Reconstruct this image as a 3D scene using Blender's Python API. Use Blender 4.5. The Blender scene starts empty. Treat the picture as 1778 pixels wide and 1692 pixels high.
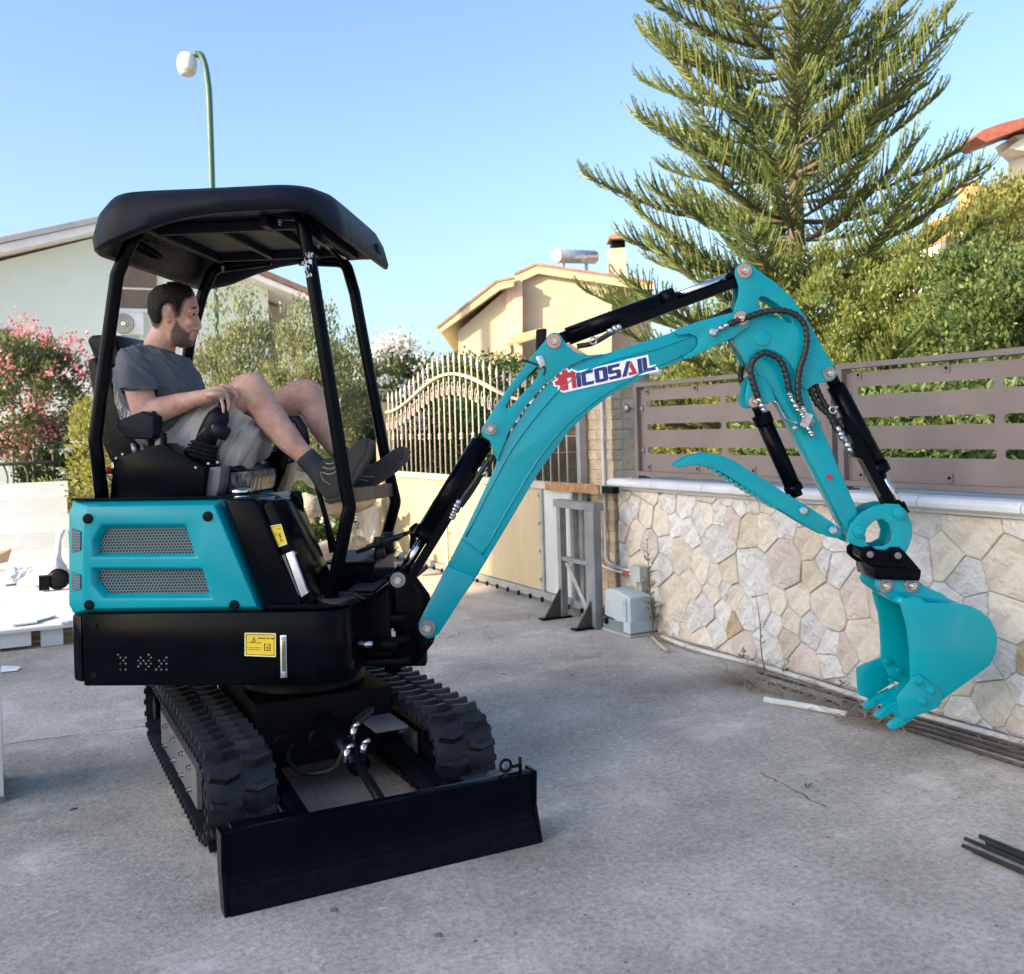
import bpy, bmesh, math, random
from mathutils import Vector, Matrix, noise as mnoise
import numpy as np
R = math.radians
random.seed(7); np.random.seed(7)
SC = bpy.context.scene
COL = SC.collection

# ---------------------------------------------------------------- camera
FPX, IW, IH = 1750.0, 1778.0, 1692.0          # focal length and picture size in photograph pixels
CX, CY = 889.0, 745.0                          # principal point
CAMH, YAW, ROLL = 1.40, R(26.9), R(1.6)
cam_d = bpy.data.cameras.new('camera'); cam = bpy.data.objects.new('camera', cam_d); COL.objects.link(cam)
cam.location = (0, 0, CAMH); cam.rotation_euler = (R(90), ROLL, -YAW)
cam_d.sensor_width = 36; cam_d.lens = 36*FPX/IW
cam_d.shift_y = -(IH/2-CY)/IW
cam_d.clip_start = 0.05; cam_d.clip_end = 600
cam_d.dof.use_dof = True; cam_d.dof.focus_distance = 4.1; cam_d.dof.aperture_fstop = 4.5
SC.camera = cam
SC.render.resolution_x, SC.render.resolution_y = 1024, 974

# ---------------------------------------------------------------- sky, sun, exposure
SUN_EL, SUN_FROM = R(24), R(184)               # direction the light comes from, measured from +X towards +Y
w = bpy.data.worlds.new('World'); SC.world = w; w.use_nodes = True
nt = w.node_tree; nt.nodes.clear()
sky = nt.nodes.new('ShaderNodeTexSky'); sky.sky_type = 'NISHITA'; sky.sun_disc = False
sky.sun_elevation = SUN_EL; sky.sun_rotation = R(90)-SUN_FROM
sky.air_density = 1.0; sky.dust_density = 3.0; sky.ozone_density = 3.0; sky.altitude = 50
bg = nt.nodes.new('ShaderNodeBackground'); bg.inputs['Strength'].default_value = 0.11
wo = nt.nodes.new('ShaderNodeOutputWorld')
nt.links.new(sky.outputs[0], bg.inputs[0]); nt.links.new(bg.outputs[0], wo.inputs[0])
sd = bpy.data.lights.new('sun', 'SUN'); sun = bpy.data.objects.new('sun', sd); COL.objects.link(sun)
sd.energy = 3.8; sd.angle = R(0.53); sd.color = (1.0, 0.80, 0.52)
sdir = Vector((-math.cos(SUN_FROM)*math.cos(SUN_EL), -math.sin(SUN_FROM)*math.cos(SUN_EL), -math.sin(SUN_EL)))
sun.rotation_euler = sdir.to_track_quat('-Z', 'Y').to_euler()
SC.view_settings.view_transform = 'Standard'; SC.view_settings.look = 'None'
SC.view_settings.exposure = 1.72; SC.view_settings.gamma = 1.0; SC.view_settings.use_curve_mapping = False
SC.cycles.use_denoising = True; SC.cycles.max_bounces = 6; SC.cycles.transparent_max_bounces = 12

# ---------------------------------------------------------------- frames
cs, sn = math.cos(YAW), math.sin(YAW)
cr, sr = math.cos(ROLL), math.sin(ROLL)
def CW(lat, dep, h): return Vector((lat*cs+dep*sn, -lat*sn+dep*cs, h))
def pxl(px, py, dep):
    dx, dy = px-CX, CY-py
    return ((dx*cr+dy*sr)*dep/FPX, CAMH+(-dx*sr+dy*cr)*dep/FPX)
def PX(px, py, dep):
    l, h = pxl(px, py, dep); return CW(l, dep, h)
CL, CD = -0.895, 4.20                          # slewing centre of the excavator, camera frame
class Frame:
    """a: forward, b: sideways (away from the camera), c: up"""
    def __init__(s, ang): s.c, s.s = math.cos(ang), math.sin(ang)
    def W(s, a, b, c):
        return CW(CL+a*s.c+b*s.s, CD-a*s.s+b*s.c, c)
    def at(s, px, py, b):                      # picture ray met with the plane b -> (a, c)
        a = 0.0
        for _ in range(30):
            dep = CD-a*s.s+b*s.c
            l, h = pxl(px, py, dep)
            a = (l-CL-b*s.s)/s.c
        return a, h
    def pt(s, px, py, b):
        a, h = s.at(px, py, b); return s.W(a, b, h)
    def ol(s, pts, b): return [s.at(p[0], p[1], b) for p in pts]
BF = Frame(R(5.0))                             # cab and body
MF = Frame(0.0)                                # boom, swung a little against the body
def ground_px(px, py, h=0.0):
    dx, dy = px-CX, CY-py
    k = -dx*sr+dy*cr
    dep = (h-CAMH)*FPX/k
    return PX(px, py, dep)

# ---------------------------------------------------------------- object helpers
ORG = {}
def empty(name, loc, label=None, cat=None, group=None):
    o = bpy.data.objects.new(name, None); COL.objects.link(o); o.location = loc; o.empty_display_size = .1
    ORG[o.name] = Vector(loc); tag(o, label, cat, group); return o
def tag(o, label=None, cat=None, group=None, kind=None):
    if label: o['label'] = label
    if cat: o['category'] = cat
    if group: o['group'] = group
    if kind: o['kind'] = kind
    return o
def mesh_obj(name, me, mats, parent=None, loc=None):
    o = bpy.data.objects.new(name, me); COL.objects.link(o)
    for m in (mats if isinstance(mats, (list, tuple)) else [mats]):
        if m and m.name not in [x.name for x in me.materials if x]: me.materials.append(m)
    c = Vector(loc) if loc is not None else Vector((0, 0, 0))
    ORG[o.name] = c.copy()
    if parent is not None:
        o.parent = parent; o.location = c-ORG[parent.name]
    else: o.location = c
    return o
def obj(name, bm, mat, parent=None, smooth=False, bevel=0, seg=2, sharp=35, base=False):
    """bm carries world coordinates; the object's origin goes to the middle of its box"""
    if bevel:
        es = [e for e in bm.edges if len(e.link_faces) == 2 and e.calc_face_angle(0) > R(28)]
        bmesh.ops.bevel(bm, geom=es, offset=bevel, segments=seg, profile=.5, affect='EDGES', clamp_overlap=True)
    co = [v.co for v in bm.verts]
    lo = Vector([min(c[i] for c in co) for i in range(3)]); hi = Vector([max(c[i] for c in co) for i in range(3)])
    c = (lo+hi)/2
    if base: c.z = lo.z
    for v in bm.verts: v.co -= c
    if smooth:
        for f in bm.faces: f.smooth = True
        for e in bm.edges:
            if len(e.link_faces) == 2 and e.calc_face_angle(0) > R(sharp): e.smooth = False
    me = bpy.data.meshes.new(name); bm.to_mesh(me); bm.free()
    return mesh_obj(name, me, mat, parent, c)
def from_np(name, V, F, mat, parent=None, smooth=False):
    V = np.asarray(V, float); c = (V.min(0)+V.max(0))/2
    me = bpy.data.meshes.new(name); me.from_pydata((V-c).tolist(), [], F if isinstance(F, list) else F.tolist())
    if smooth: me.polygons.foreach_set('use_smooth', [True]*len(me.polygons))
    me.update()
    return mesh_obj(name, me, mat, parent, c)
def copy_of(o, parent, shift):
    c = o.copy(); COL.objects.link(c); c.parent = parent; c.location = o.location+Vector(shift)
    ORG[c.name] = ORG[o.name]+Vector(shift); return c
def BM(): return bmesh.new()
def add_poly(bm, pts): return bm.faces.new([bm.verts.new(p) for p in pts])
def prism(bm, W, ol, b0, b1, holes=()):
    """extrude outline [(a,c)] from b0 to b1; W maps (a,b,c) to world"""
    loops = [ol]+list(holes); ce = ([], [])
    for lp in loops:
        A = [bm.verts.new(W(a, b0, c)) for a, c in lp]; B = [bm.verts.new(W(a, b1, c)) for a, c in lp]
        n = len(lp)
        for i in range(n):
            j = (i+1) % n
            bm.faces.new((A[i], A[j], B[j], B[i]))
        if holes:
            ce[0].extend([bm.edges.get((A[i], A[(i+1) % n])) for i in range(n)]); ce[1].extend([bm.edges.get((B[i], B[(i+1) % n])) for i in range(n)])
        else:
            bm.faces.new(A[::-1]); bm.faces.new(B)
    if holes:
        for e in ce: bmesh.ops.triangle_fill(bm, use_beauty=True, use_dissolve=False, edges=e)
    bmesh.ops.recalc_face_normals(bm, faces=bm.faces[:])
    return bm
def box(bm, c, s, rz=0, M=None):
    x, y, z = s[0]/2, s[1]/2, s[2]/2
    r = Matrix.Rotation(rz, 3, 'Z') if M is None else M
    v = [bm.verts.new(Vector(c)+r @ Vector(p)) for p in
         [(-x,-y,-z),(x,-y,-z),(x,y,-z),(-x,y,-z),(-x,-y,z),(x,-y,z),(x,y,z),(-x,y,z)]]
    for f in ((0,3,2,1),(4,5,6,7),(0,1,5,4),(1,2,6,5),(2,3,7,6),(3,0,4,7)): bm.faces.new([v[i] for i in f])
    return bm
def boxw(bm, x0, x1, y0, y1, z0, z1): return box(bm, ((x0+x1)/2,(y0+y1)/2,(z0+z1)/2), (x1-x0,y1-y0,z1-z0))
def fbox(bm, W, a0, a1, b0, b1, c0, c1): return prism(bm, W, [(a0,c0),(a1,c0),(a1,c1),(a0,c1)], b0, b1)
def ring_frame(d):
    d = Vector(d).normalized()
    u = d.cross(Vector((0,0,1)))
    if u.length < 1e-4: u = Vector((1,0,0))
    u.normalize(); return u, d.cross(u).normalized()
def cyl(bm, p0, p1, r0, r1=None, n=14, caps=True, hexr=False):
    r1 = r0 if r1 is None else r1
    p0, p1 = Vector(p0), Vector(p1); u, v = ring_frame(p1-p0)
    A, B = [], []
    for i in range(n):
        t = 2*math.pi*i/n; d = u*math.cos(t)+v*math.sin(t)
        A.append(bm.verts.new(p0+d*r0)); B.append(bm.verts.new(p1+d*r1))
    for i in range(n):
        j = (i+1) % n; bm.faces.new((A[i],B[i],B[j],A[j]))
    if caps: bm.faces.new(A); bm.faces.new(B[::-1])
    return bm
def tube(bm, pts, r, n=10, caps=True):
    """swept tube; r a number or one radius per point"""
    P = [Vector(p) for p in pts]; rr = r if isinstance(r, (list, tuple)) else [r]*len(P)
    u = None; rings = []
    for i, p in enumerate(P):
        d = (P[min(i+1,len(P)-1)]-P[max(i-1,0)]).normalized()
        if u is None: u, _ = ring_frame(d)
        u = (u-d*u.dot(d)).normalized(); v = d.cross(u)
        rings.append([bm.verts.new(p+(u*math.cos(2*math.pi*k/n)+v*math.sin(2*math.pi*k/n))*rr[i]) for k in range(n)])
    for a, b in zip(rings, rings[1:]):
        for k in range(n):
            j = (k+1) % n; bm.faces.new((a[k],a[j],b[j],b[k]))
    if caps: bm.faces.new(rings[0][::-1]); bm.faces.new(rings[-1])
    return bm
def spline(pts, sub=6):
    P = [Vector(p) for p in pts]
    if len(P) < 3: return P
    Q = [P[0]*2-P[1]]+P+[P[-1]*2-P[-2]]; out = []
    for i in range(1, len(Q)-2):
        a,b,c,d = Q[i-1],Q[i],Q[i+1],Q[i+2]
        for k in range(sub):
            t = k/sub
            out.append(.5*((2*b)+(c-a)*t+(2*a-5*b+4*c-d)*t*t+(3*b-a-3*c+d)*t*t*t))
    return out+[P[-1]]
def fillet(pts, r, n=5, closed=True):
    """round the corners of a 2-D or 3-D polyline"""
    P = [Vector(p) for p in pts]; N = len(P); out = []
    for i in range(N):
        if not closed and i in (0, N-1): out.append(P[i]); continue
        rr = r[i] if isinstance(r, (list, tuple)) else r
        a, b, c = P[i-1], P[i], P[(i+1) % N]
        d1, d2 = a-b, c-b; l1, l2 = d1.length, d2.length
        if rr <= 0 or l1 < 1e-6 or l2 < 1e-6: out.append(b); continue
        ang = d1.angle(d2)
        t = min(rr/max(math.tan(ang/2), .05), l1*.48, l2*.48)
        s, e = b+d1/l1*t, b+d2/l2*t
        for k in range(n+1):
            q = k/n; out.append(s*(1-q)**2+b*2*q*(1-q)+e*q*q)
    return out
def fil2(pts, r, n=5): return [(p[0], p[1]) for p in fillet([Vector((p[0], p[1], 0)) for p in pts], r, n)]
def circ(a, c, r, n=20): return [(a+r*math.cos(2*math.pi*i/n), c+r*math.sin(2*math.pi*i/n)) for i in range(n)]
def lathe(bm, p0, axis, prof, n=20):
    """prof: [(distance along axis, radius)]"""
    p0 = Vector(p0); ax = Vector(axis).normalized(); u, v = ring_frame(ax); rings = []
    for t, r in prof:
        rings.append([bm.verts.new(p0+ax*t+(u*math.cos(2*math.pi*k/n)+v*math.sin(2*math.pi*k/n))*r) for k in range(n)])
    for a, b in zip(rings, rings[1:]):
        for k in range(n): bm.faces.new((a[k],b[k],b[(k+1)%n],a[(k+1)%n]))
    bm.faces.new(rings[0]); bm.faces.new(rings[-1][::-1]); return bm

# ---------------------------------------------------------------- materials
MATS = {}
def nodes(name):
    m = bpy.data.materials.new(name); m.use_nodes = True; MATS[name] = m
    t = m.node_tree; return m, t, t.nodes['Principled BSDF'], (lambda a, b: t.links.new(a, b))
def N(t, typ, **kw):
    n = t.nodes.new(typ)
    for k, v in kw.items():
        if k.startswith('i_'): n.inputs[k[2:]].default_value = v
        else: setattr(n, k, v)
    return n
def ramp(t, stops):
    r = t.nodes.new('ShaderNodeValToRGB'); e = r.color_ramp.elements
    while len(e) < len(stops): e.new(.5)
    for x, (p, c) in zip(e, stops): x.position = p; x.color = (*c, 1) if len(c) == 3 else c
    return r
def pm(name, col, rough=.5, metal=0, col2=None, scale=4, bump=0, bscale=60, coat=0, spec=.5, rvar=.12, detail=5, stretch=None, isl=0, dist=.02):
    """principled paint with noise-driven colour, roughness and relief"""
    m, t, b, L = nodes(name)
    tc = N(t, 'ShaderNodeTexCoord'); src = tc.outputs['Object']
    if stretch:
        mp = N(t, 'ShaderNodeMapping'); mp.inputs['Scale'].default_value = stretch; L(src, mp.inputs[0]); src = mp.outputs[0]
    n1 = N(t, 'ShaderNodeTexNoise'); n1.inputs['Scale'].default_value = scale; n1.inputs['Detail'].default_value = detail; n1.inputs['Roughness'].default_value = .62
    L(src, n1.inputs['Vector'])
    c2 = col2 or tuple(min(1, c*1.18+.004) for c in col); c1 = col
    r = ramp(t, [(.34, c1), (.66, c2)]); L(n1.outputs['Fac'], r.inputs[0]); cout = r.outputs[0]
    if isl:
        oi = N(t, 'ShaderNodeObjectInfo'); hs = N(t, 'ShaderNodeHueSaturation')
        mr = N(t, 'ShaderNodeMapRange'); mr.inputs['To Min'].default_value = 1-isl; mr.inputs['To Max'].default_value = 1+isl
        L(oi.outputs['Random'], mr.inputs[0]); L(mr.outputs[0], hs.inputs['Value']); L(cout, hs.inputs['Color']); cout = hs.outputs[0]
    L(cout, b.inputs['Base Color'])
    mr = N(t, 'ShaderNodeMapRange'); mr.inputs['To Min'].default_value = max(.02, rough-rvar); mr.inputs['To Max'].default_value = min(1, rough+rvar)
    n2 = N(t, 'ShaderNodeTexNoise'); n2.inputs['Scale'].default_value = scale*3.3; n2.inputs['Detail'].default_value = 4; L(src, n2.inputs['Vector'])
    L(n2.outputs['Fac'], mr.inputs[0]); L(mr.outputs[0], b.inputs['Roughness'])
    b.inputs['Metallic'].default_value = metal; b.inputs['Specular IOR Level'].default_value = spec; b.inputs['Coat Weight'].default_value = coat
    b.inputs['Coat Roughness'].default_value = .08
    if bump:
        n3 = N(t, 'ShaderNodeTexNoise'); n3.inputs['Scale'].default_value = bscale; n3.inputs['Detail'].default_value = 6; L(src, n3.inputs['Vector'])
        bp = N(t, 'ShaderNodeBump'); bp.inputs['Strength'].default_value = bump; bp.inputs['Distance'].default_value = dist
        L(n3.outputs['Fac'], bp.inputs['Height']); L(bp.outputs[0], b.inputs['Normal'])
    return m
def leafmat(name, c1, c2, c3, trans=.35, rough=.5):
    """leaves: colour differs leaf by leaf, light passes through"""
    m, t, b, L = nodes(name)
    g = N(t, 'ShaderNodeNewGeometry'); r = ramp(t, [(0, c1), (.5, c2), (1, c3)]); L(g.outputs['Random Per Island'], r.inputs[0])
    L(r.outputs[0], b.inputs['Base Color']); b.inputs['Roughness'].default_value = rough; b.inputs['Specular IOR Level'].default_value = .35
    tr = N(t, 'ShaderNodeBsdfTranslucent'); mx = N(t, 'ShaderNodeMixShader'); mx.inputs[0].default_value = trans
    hs = N(t, 'ShaderNodeHueSaturation'); hs.inputs['Value'].default_value = 1.5; hs.inputs['Saturation'].default_value = 1.1
    L(r.outputs[0], hs.inputs['Color']); L(hs.outputs[0], tr.inputs[0]); L(b.outputs[0], mx.inputs[1]); L(tr.outputs[0], mx.inputs[2])
    L(mx.outputs[0], t.nodes['Material Output'].inputs[0]); return m

M_TEAL = pm('teal_paint', (.000,.265,.33), .22, col2=(.000,.30,.37), scale=2.5, coat=.12, spec=.25, bump=.05, bscale=140, rvar=.06, dist=.004)
M_BLK = pm('black_gloss_paint', (.0012,.0020,.0042), .16, col2=(.002,.0032,.006), scale=6, coat=.0, spec=.06, bump=.04, bscale=120, rvar=.08, dist=.003)
M_BLKM = pm('black_satin_steel', (.0022,.0026,.0036), .45, col2=(.005,.0055,.007), scale=8, spec=.10, bump=.08, bscale=90, dist=.003)
M_PLA = pm('black_moulded_plastic', (.0042,.0062,.013), .48, col2=(.007,.0098,.018), scale=5, spec=.14, bump=.15, bscale=260, dist=.002)
M_RUB = pm('track_rubber', (.006,.0075,.011), .5, col2=(.020,.022,.027), scale=14, spec=.3, bump=.25, bscale=90, dist=.004)
M_HOSE = pm('hose_rubber', (.007,.007,.008), .5, col2=(.014,.014,.015), scale=40, bump=.3, bscale=200, dist=.003)
M_CHR = pm('chrome_rod', (.55,.56,.58), .12, 1, scale=5, rvar=.04)
M_ZINC = pm('zinc_fitting', (.42,.43,.45), .3, 1, col2=(.6,.6,.61), scale=30, bump=.1, bscale=120, dist=.002)
M_STEEL = pm('worn_steel', (.20,.20,.21), .4, .8, col2=(.3,.3,.3), scale=18, bump=.1, bscale=80, dist=.003)
M_ALU = pm('aluminium_strip', (.55,.57,.62), .35, .6, scale=6, stretch=(1,1,8))
M_YEL = pm('yellow_label', (.72,.50,.02), .4, col2=(.80,.57,.03), scale=10)
M_LBLK = pm('label_print_black', (.02,.015,.01), .6)
M_LWHT = pm('label_border_cream', (.75,.70,.45), .5)
M_WHITE = pm('sticker_white', (.72,.74,.82), .35, scale=6)
M_RED = pm('sticker_red', (.42,.018,.02), .35, scale=6)
M_NAVY = pm('sticker_navy', (.012,.018,.14), .35, scale=6)
M_REDP = pm('red_rubber', (.45,.01,.02), .5)
M_MAT = pm('floor_mat_fabric', (.010,.010,.013), .85, col2=(.02,.02,.024), scale=30, bump=.4, bscale=180, dist=.003)
M_BRN = pm('brown_steel_plate', (.045,.038,.036), .4, .3, col2=(.075,.065,.06), scale=6)
M_GREY = pm('grey_plate', (.11,.11,.115), .45, col2=(.15,.15,.155), scale=5)
def mesh_mat():
    """perforated sheet: hexagonal rows of round holes, too small to model"""
    m, t, b, L = nodes('perforated_sheet')
    tc = N(t, 'ShaderNodeTexCoord'); sp = N(t, 'ShaderNodeSeparateXYZ'); L(tc.outputs['Generated'], sp.inputs[0])
    at = N(t, 'ShaderNodeAttribute', attribute_name='uvp'); L(at.outputs['Vector'], sp.inputs[0])
    def M(op, a, b2=None, v=None):
        n = N(t, 'ShaderNodeMath', operation=op)
        if hasattr(a, 'default_value') or hasattr(a, 'links'): L(a, n.inputs[0])
        else: n.inputs[0].default_value = a
        if b2 is not None:
            if hasattr(b2, 'links'): L(b2, n.inputs[1])
            else: n.inputs[1].default_value = b2
        return n.outputs[0]
    P = .0125
    x = M('DIVIDE', sp.outputs[0], P); y = M('DIVIDE', sp.outputs[2], P*.866)
    row = M('FLOOR', y); odd = M('MULTIPLY', M('MODULO', M('ABSOLUTE', row), 2.0), .5)
    fx = M('SUBTRACT', M('FRACT', M('ADD', x, odd)), .5); fy = M('MULTIPLY', M('SUBTRACT', M('FRACT', y), .5), .866)
    d = M('SQRT', M('ADD', M('MULTIPLY', fx, fx), M('MULTIPLY', fy, fy)))
    r = ramp(t, [(.37, (.001,.0022,.003)), (.43, (.11,.21,.245))]); L(d, r.inputs[0]); L(r.outputs[0], b.inputs['Base Color'])
    b.inputs['Roughness'].default_value = .45
    bp = N(t, 'ShaderNodeBump'); bp.inputs['Distance'].default_value = .003; L(r.outputs[0], bp.inputs['Height']); L(bp.outputs[0], b.inputs['Normal'])
    return m
M_MESH = mesh_mat()
# ================================================================ setting
def concrete(name, c1, c2, c3, warm=.0, smooth=.0):
    m, t, b, L = nodes(name)
    tc = N(t, 'ShaderNodeTexCoord'); src = tc.outputs['Object']
    def noise(s, d=6, r=.6, v=src):
        n = N(t, 'ShaderNodeTexNoise'); n.inputs['Scale'].default_value = s; n.inputs['Detail'].default_value = d; n.inputs['Roughness'].default_value = r; L(v, n.inputs['Vector']); return n.outputs['Fac']
    def mix(f, a, c, mode='MIX', k=None):
        n = N(t, 'ShaderNodeMix', data_type='RGBA', blend_type=mode)
        if k is not None: n.inputs[0].default_value = k
        else: L(f, n.inputs[0])
        for i, x in ((6, a), (7, c)):
            if hasattr(x, 'links'): L(x, n.inputs[i])
            else: n.inputs[i].default_value = (*x, 1)
        return n.outputs[2]
    r1 = ramp(t, [(.3, c1), (.52, c2), (.75, c3)]); L(noise(1.3, 7, .62), r1.inputs[0])
    g1 = ramp(t, [(.34, (.56,.56,.56)), (.5, (.99,.99,.99)), (.66, (1.38,1.38,1.36))]); L(noise(46, 7, .82), g1.inputs[0])
    col = mix(None, r1.outputs[0], g1.outputs[0], 'MULTIPLY', .95)
    sp = ramp(t, [(.58, (0,0,0)), (.70, (.8,.8,.8))]); L(noise(13, 8, .8), sp.inputs[0])   # pale worn aggregate
    col = mix(sp.outputs[0], col, tuple(min(1, x*1.5) for x in c3))
    pt = ramp(t, [(.53, (0,0,0)), (.70, (.75,.75,.75))]); L(noise(1.7, 10, .78), pt.inputs[0])   # pale cement bloom
    col = mix(pt.outputs[0], col, tuple(min(1, x*1.35) for x in c3))
    v = N(t, 'ShaderNodeTexVoronoi', feature='F1'); v.inputs['Scale'].default_value = 38; L(src, v.inputs['Vector'])
    dk = ramp(t, [(.08, (.25,.24,.23)), (.16, (1,1,1))]); L(v.outputs['Distance'], dk.inputs[0])
    msk = ramp(t, [(.55, (0,0,0)), (.62, (1,1,1))]); L(noise(7, 3), msk.inputs[0])
    col = mix(msk.outputs[0], col, mix(None, col, dk.outputs[0], 'MULTIPLY', .8))
    st = ramp(t, [(.30, (.62,.61,.60)), (.43, (.90,.90,.90)), (.52, (1.03,1.03,1.03)), (.70, (1.22,1.22,1.21))]); L(noise(.55, 9, .72), st.inputs[0]); col = mix(None, col, st.outputs[0], 'MULTIPLY', 1.0)
    L(col, b.inputs['Base Color']); b.inputs['Roughness'].default_value = .82; b.inputs['Specular IOR Level'].default_value = .35
    b1 = N(t, 'ShaderNodeBump'); b1.inputs['Strength'].default_value = .55-.25*smooth; b1.inputs['Distance'].default_value = .012; L(noise(70, 6, .7), b1.inputs['Height'])
    b2 = N(t, 'ShaderNodeBump'); b2.inputs['Strength'].default_value = .4; b2.inputs['Distance'].default_value = .02; L(noise(6, 5, .6), b2.inputs['Height']); L(b1.outputs[0], b2.inputs['Normal']); L(b2.outputs[0], b.inputs['Normal'])
    return m
M_CON = concrete('yard_concrete', (.30,.272,.234), (.425,.386,.336), (.535,.495,.437))
M_CONF = concrete('trowelled_concrete', (.27,.275,.285), (.325,.33,.34), (.38,.385,.395), smooth=1)
M_EARTH = pm('dry_dusty_ground', (.26,.23,.19), .9, col2=(.36,.325,.27), scale=.8, bump=.5, bscale=20)
M_GROOVE = pm('joint_dirt', (.05,.047,.042), .95, col2=(.09,.085,.075), scale=30)
def sheet(name, x0, x1, y0, y1, z, mat, kind='structure'):
    bm = BM(); add_poly(bm, [(x0,y0,z),(x1,y0,z),(x1,y1,z),(x0,y1,z)]); return tag(obj(name, bm, mat), kind=kind)
sheet('ground', -250, 250, -200, 400, -.012, M_EARTH)
bm = BM()
for q in ((-30,14,-40,-14),(-30,14,-14,0),(-8,4,0,12.5)): add_poly(bm, [(q[0],q[2],0),(q[1],q[2],0),(q[1],q[3],0),(q[0],q[3],0)])  # rear panels behind the camera, widened to bounce sunlight onto the machine
tag(obj('yard_pavement', bm, M_CON), kind='structure')
bm = BM(); nx = 60
for i in range(nx):                             # near slab, slightly paler, ragged end towards the gate
    x0, x1 = -8+i*11.85/nx, -8+(i+1)*11.85/nx
    def e(x): return 5.19-.05*(x-.6)+.012*math.sin(x*7)+.006*math.sin(x*23)
    add_poly(bm, [(x0,-2,.004),(x1,-2,.004),(x1,e(x1),.004),(x0,e(x0),.004)])
bmesh.ops.remove_doubles(bm, verts=bm.verts[:], dist=1e-5)
tag(obj('near_slab', bm, M_CON), kind='structure')
bm = BM()
for i in range(nx):
    x0, x1 = -8+i*9.3/nx, -8+(i+1)*9.3/nx
    wv = lambda x: .007+.004*math.sin(x*31)
    add_poly(bm, [(x0,e(x0)-.001,.008),(x1,e(x1)-.001,.008),(x1,e(x1)+wv(x1),.008),(x0,e(x0)+wv(x0),.008)])
tag(obj('slab_joint', bm, M_GROOVE), kind='structure')
sheet('driveway', 3.98, 30, 6.6, 60, -.004, pm('driveway_asphalt', (.16,.155,.15), .85, col2=(.22,.215,.205), scale=3, bump=.4, bscale=80, dist=.01))
# hairline cracks in the yard
bm = BM(); rs = random.Random(21)
for (px, py, dx, dy, n) in ((1320,1345,6,3.2,20),(850,1090,-5,1.2,16),(700,1105,-4,1.5,10),(1240,1110,-9,-1,12)):
    pts = [ground_px(px+dx*i+rs.uniform(-2,2), py+dy*i+rs.uniform(-2.5,2.5)) for i in range(n)]
    for a, b_ in zip(pts, pts[1:]):
        d = (b_-a).normalized().cross(Vector((0,0,1)))*rs.uniform(.0012,.003)
        add_poly(bm, [a-d+Vector((0,0,.008)), b_-d+Vector((0,0,.008)), b_+d+Vector((0,0,.008)), a+d+Vector((0,0,.008))])
tag(obj('pavement_cracks', bm, M_GROOVE), kind='stuff')

# ---------------------------------------------------------------- stone wall
WX, WY0, WY1, WH = 3.88, .2, 6.03, .955
STONE = [pm('stone_white', (.60,.575,.54), .8, col2=(.74,.72,.69), scale=9, bump=1.0, bscale=16, isl=.12, dist=.05),
         pm('stone_cream', (.58,.51,.41), .8, col2=(.72,.66,.56), scale=8, bump=.9, bscale=20, isl=.12, dist=.03),
         pm('stone_buff', (.50,.42,.31), .82, col2=(.65,.58,.46), scale=7, bump=.9, bscale=24, isl=.12, dist=.03),
         pm('stone_pinkish', (.54,.45,.39), .82, col2=(.68,.60,.54), scale=8, bump=.9, bscale=22, isl=.1, dist=.03),
         pm('stone_ochre', (.47,.33,.19), .82, col2=(.60,.48,.33), scale=9, bump=1.0, bscale=16, isl=.12, dist=.05)]
M_JOINT = pm('wall_mortar', (.30,.27,.225), .92, col2=(.46,.42,.36), scale=14, bump=.6, bscale=60, dist=.01)
SW = empty('stone_wall', (WX+.12, (WY0+WY1)/2, 0), 'low retaining wall of pale irregular stones behind the bucket', 'wall')
bm = BM(); boxw(bm, WX+.012, WX+.25, WY0, WY1, 0, WH); obj('wall_core', bm, M_JOINT, SW)
rs = random.Random(42); seeds = []
tries = 0
while tries < 9000:
    tries += 1; p = (rs.uniform(WY0-.1, WY1+.1), rs.uniform(-.08, WH+.08)); dmin = rs.choice([.085,.10,.12,.15,.18,.22])
    if all(math.hypot((p[0]-q[0])*.9, p[1]-q[1]) > max(dmin, q[2])*.92 for q in seeds): seeds.append((*p, dmin, dmin*dmin*.28))
def clip(poly, a, b_, c):                       # keep a*x+b*y<=c
    out = []
    for i in range(len(poly)):
        p, q = poly[i], poly[(i+1) % len(poly)]; dp, dq = a*p[0]+b_*p[1]-c, a*q[0]+b_*q[1]-c
        if dp <= 0: out.append(p)
        if dp*dq < 0: t = dp/(dp-dq); out.append((p[0]+(q[0]-p[0])*t, p[1]+(q[1]-p[1])*t))
    return out
def offs(poly, d):
    for i in range(len(poly)):
        pass
    P = poly; n = len(P); out = list(P)
    for i in range(n):
        (x0,y0),(x1,y1) = P[i], P[(i+1) % n]; L_ = math.hypot(x1-x0, y1-y0) or 1; nx_, ny_ = (y1-y0)/L_, -(x1-x0)/L_
        out = clip(out, nx_, ny_, nx_*x0+ny_*y0-d)
        if len(out) < 3: return []
    return out
nst = 0
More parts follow.
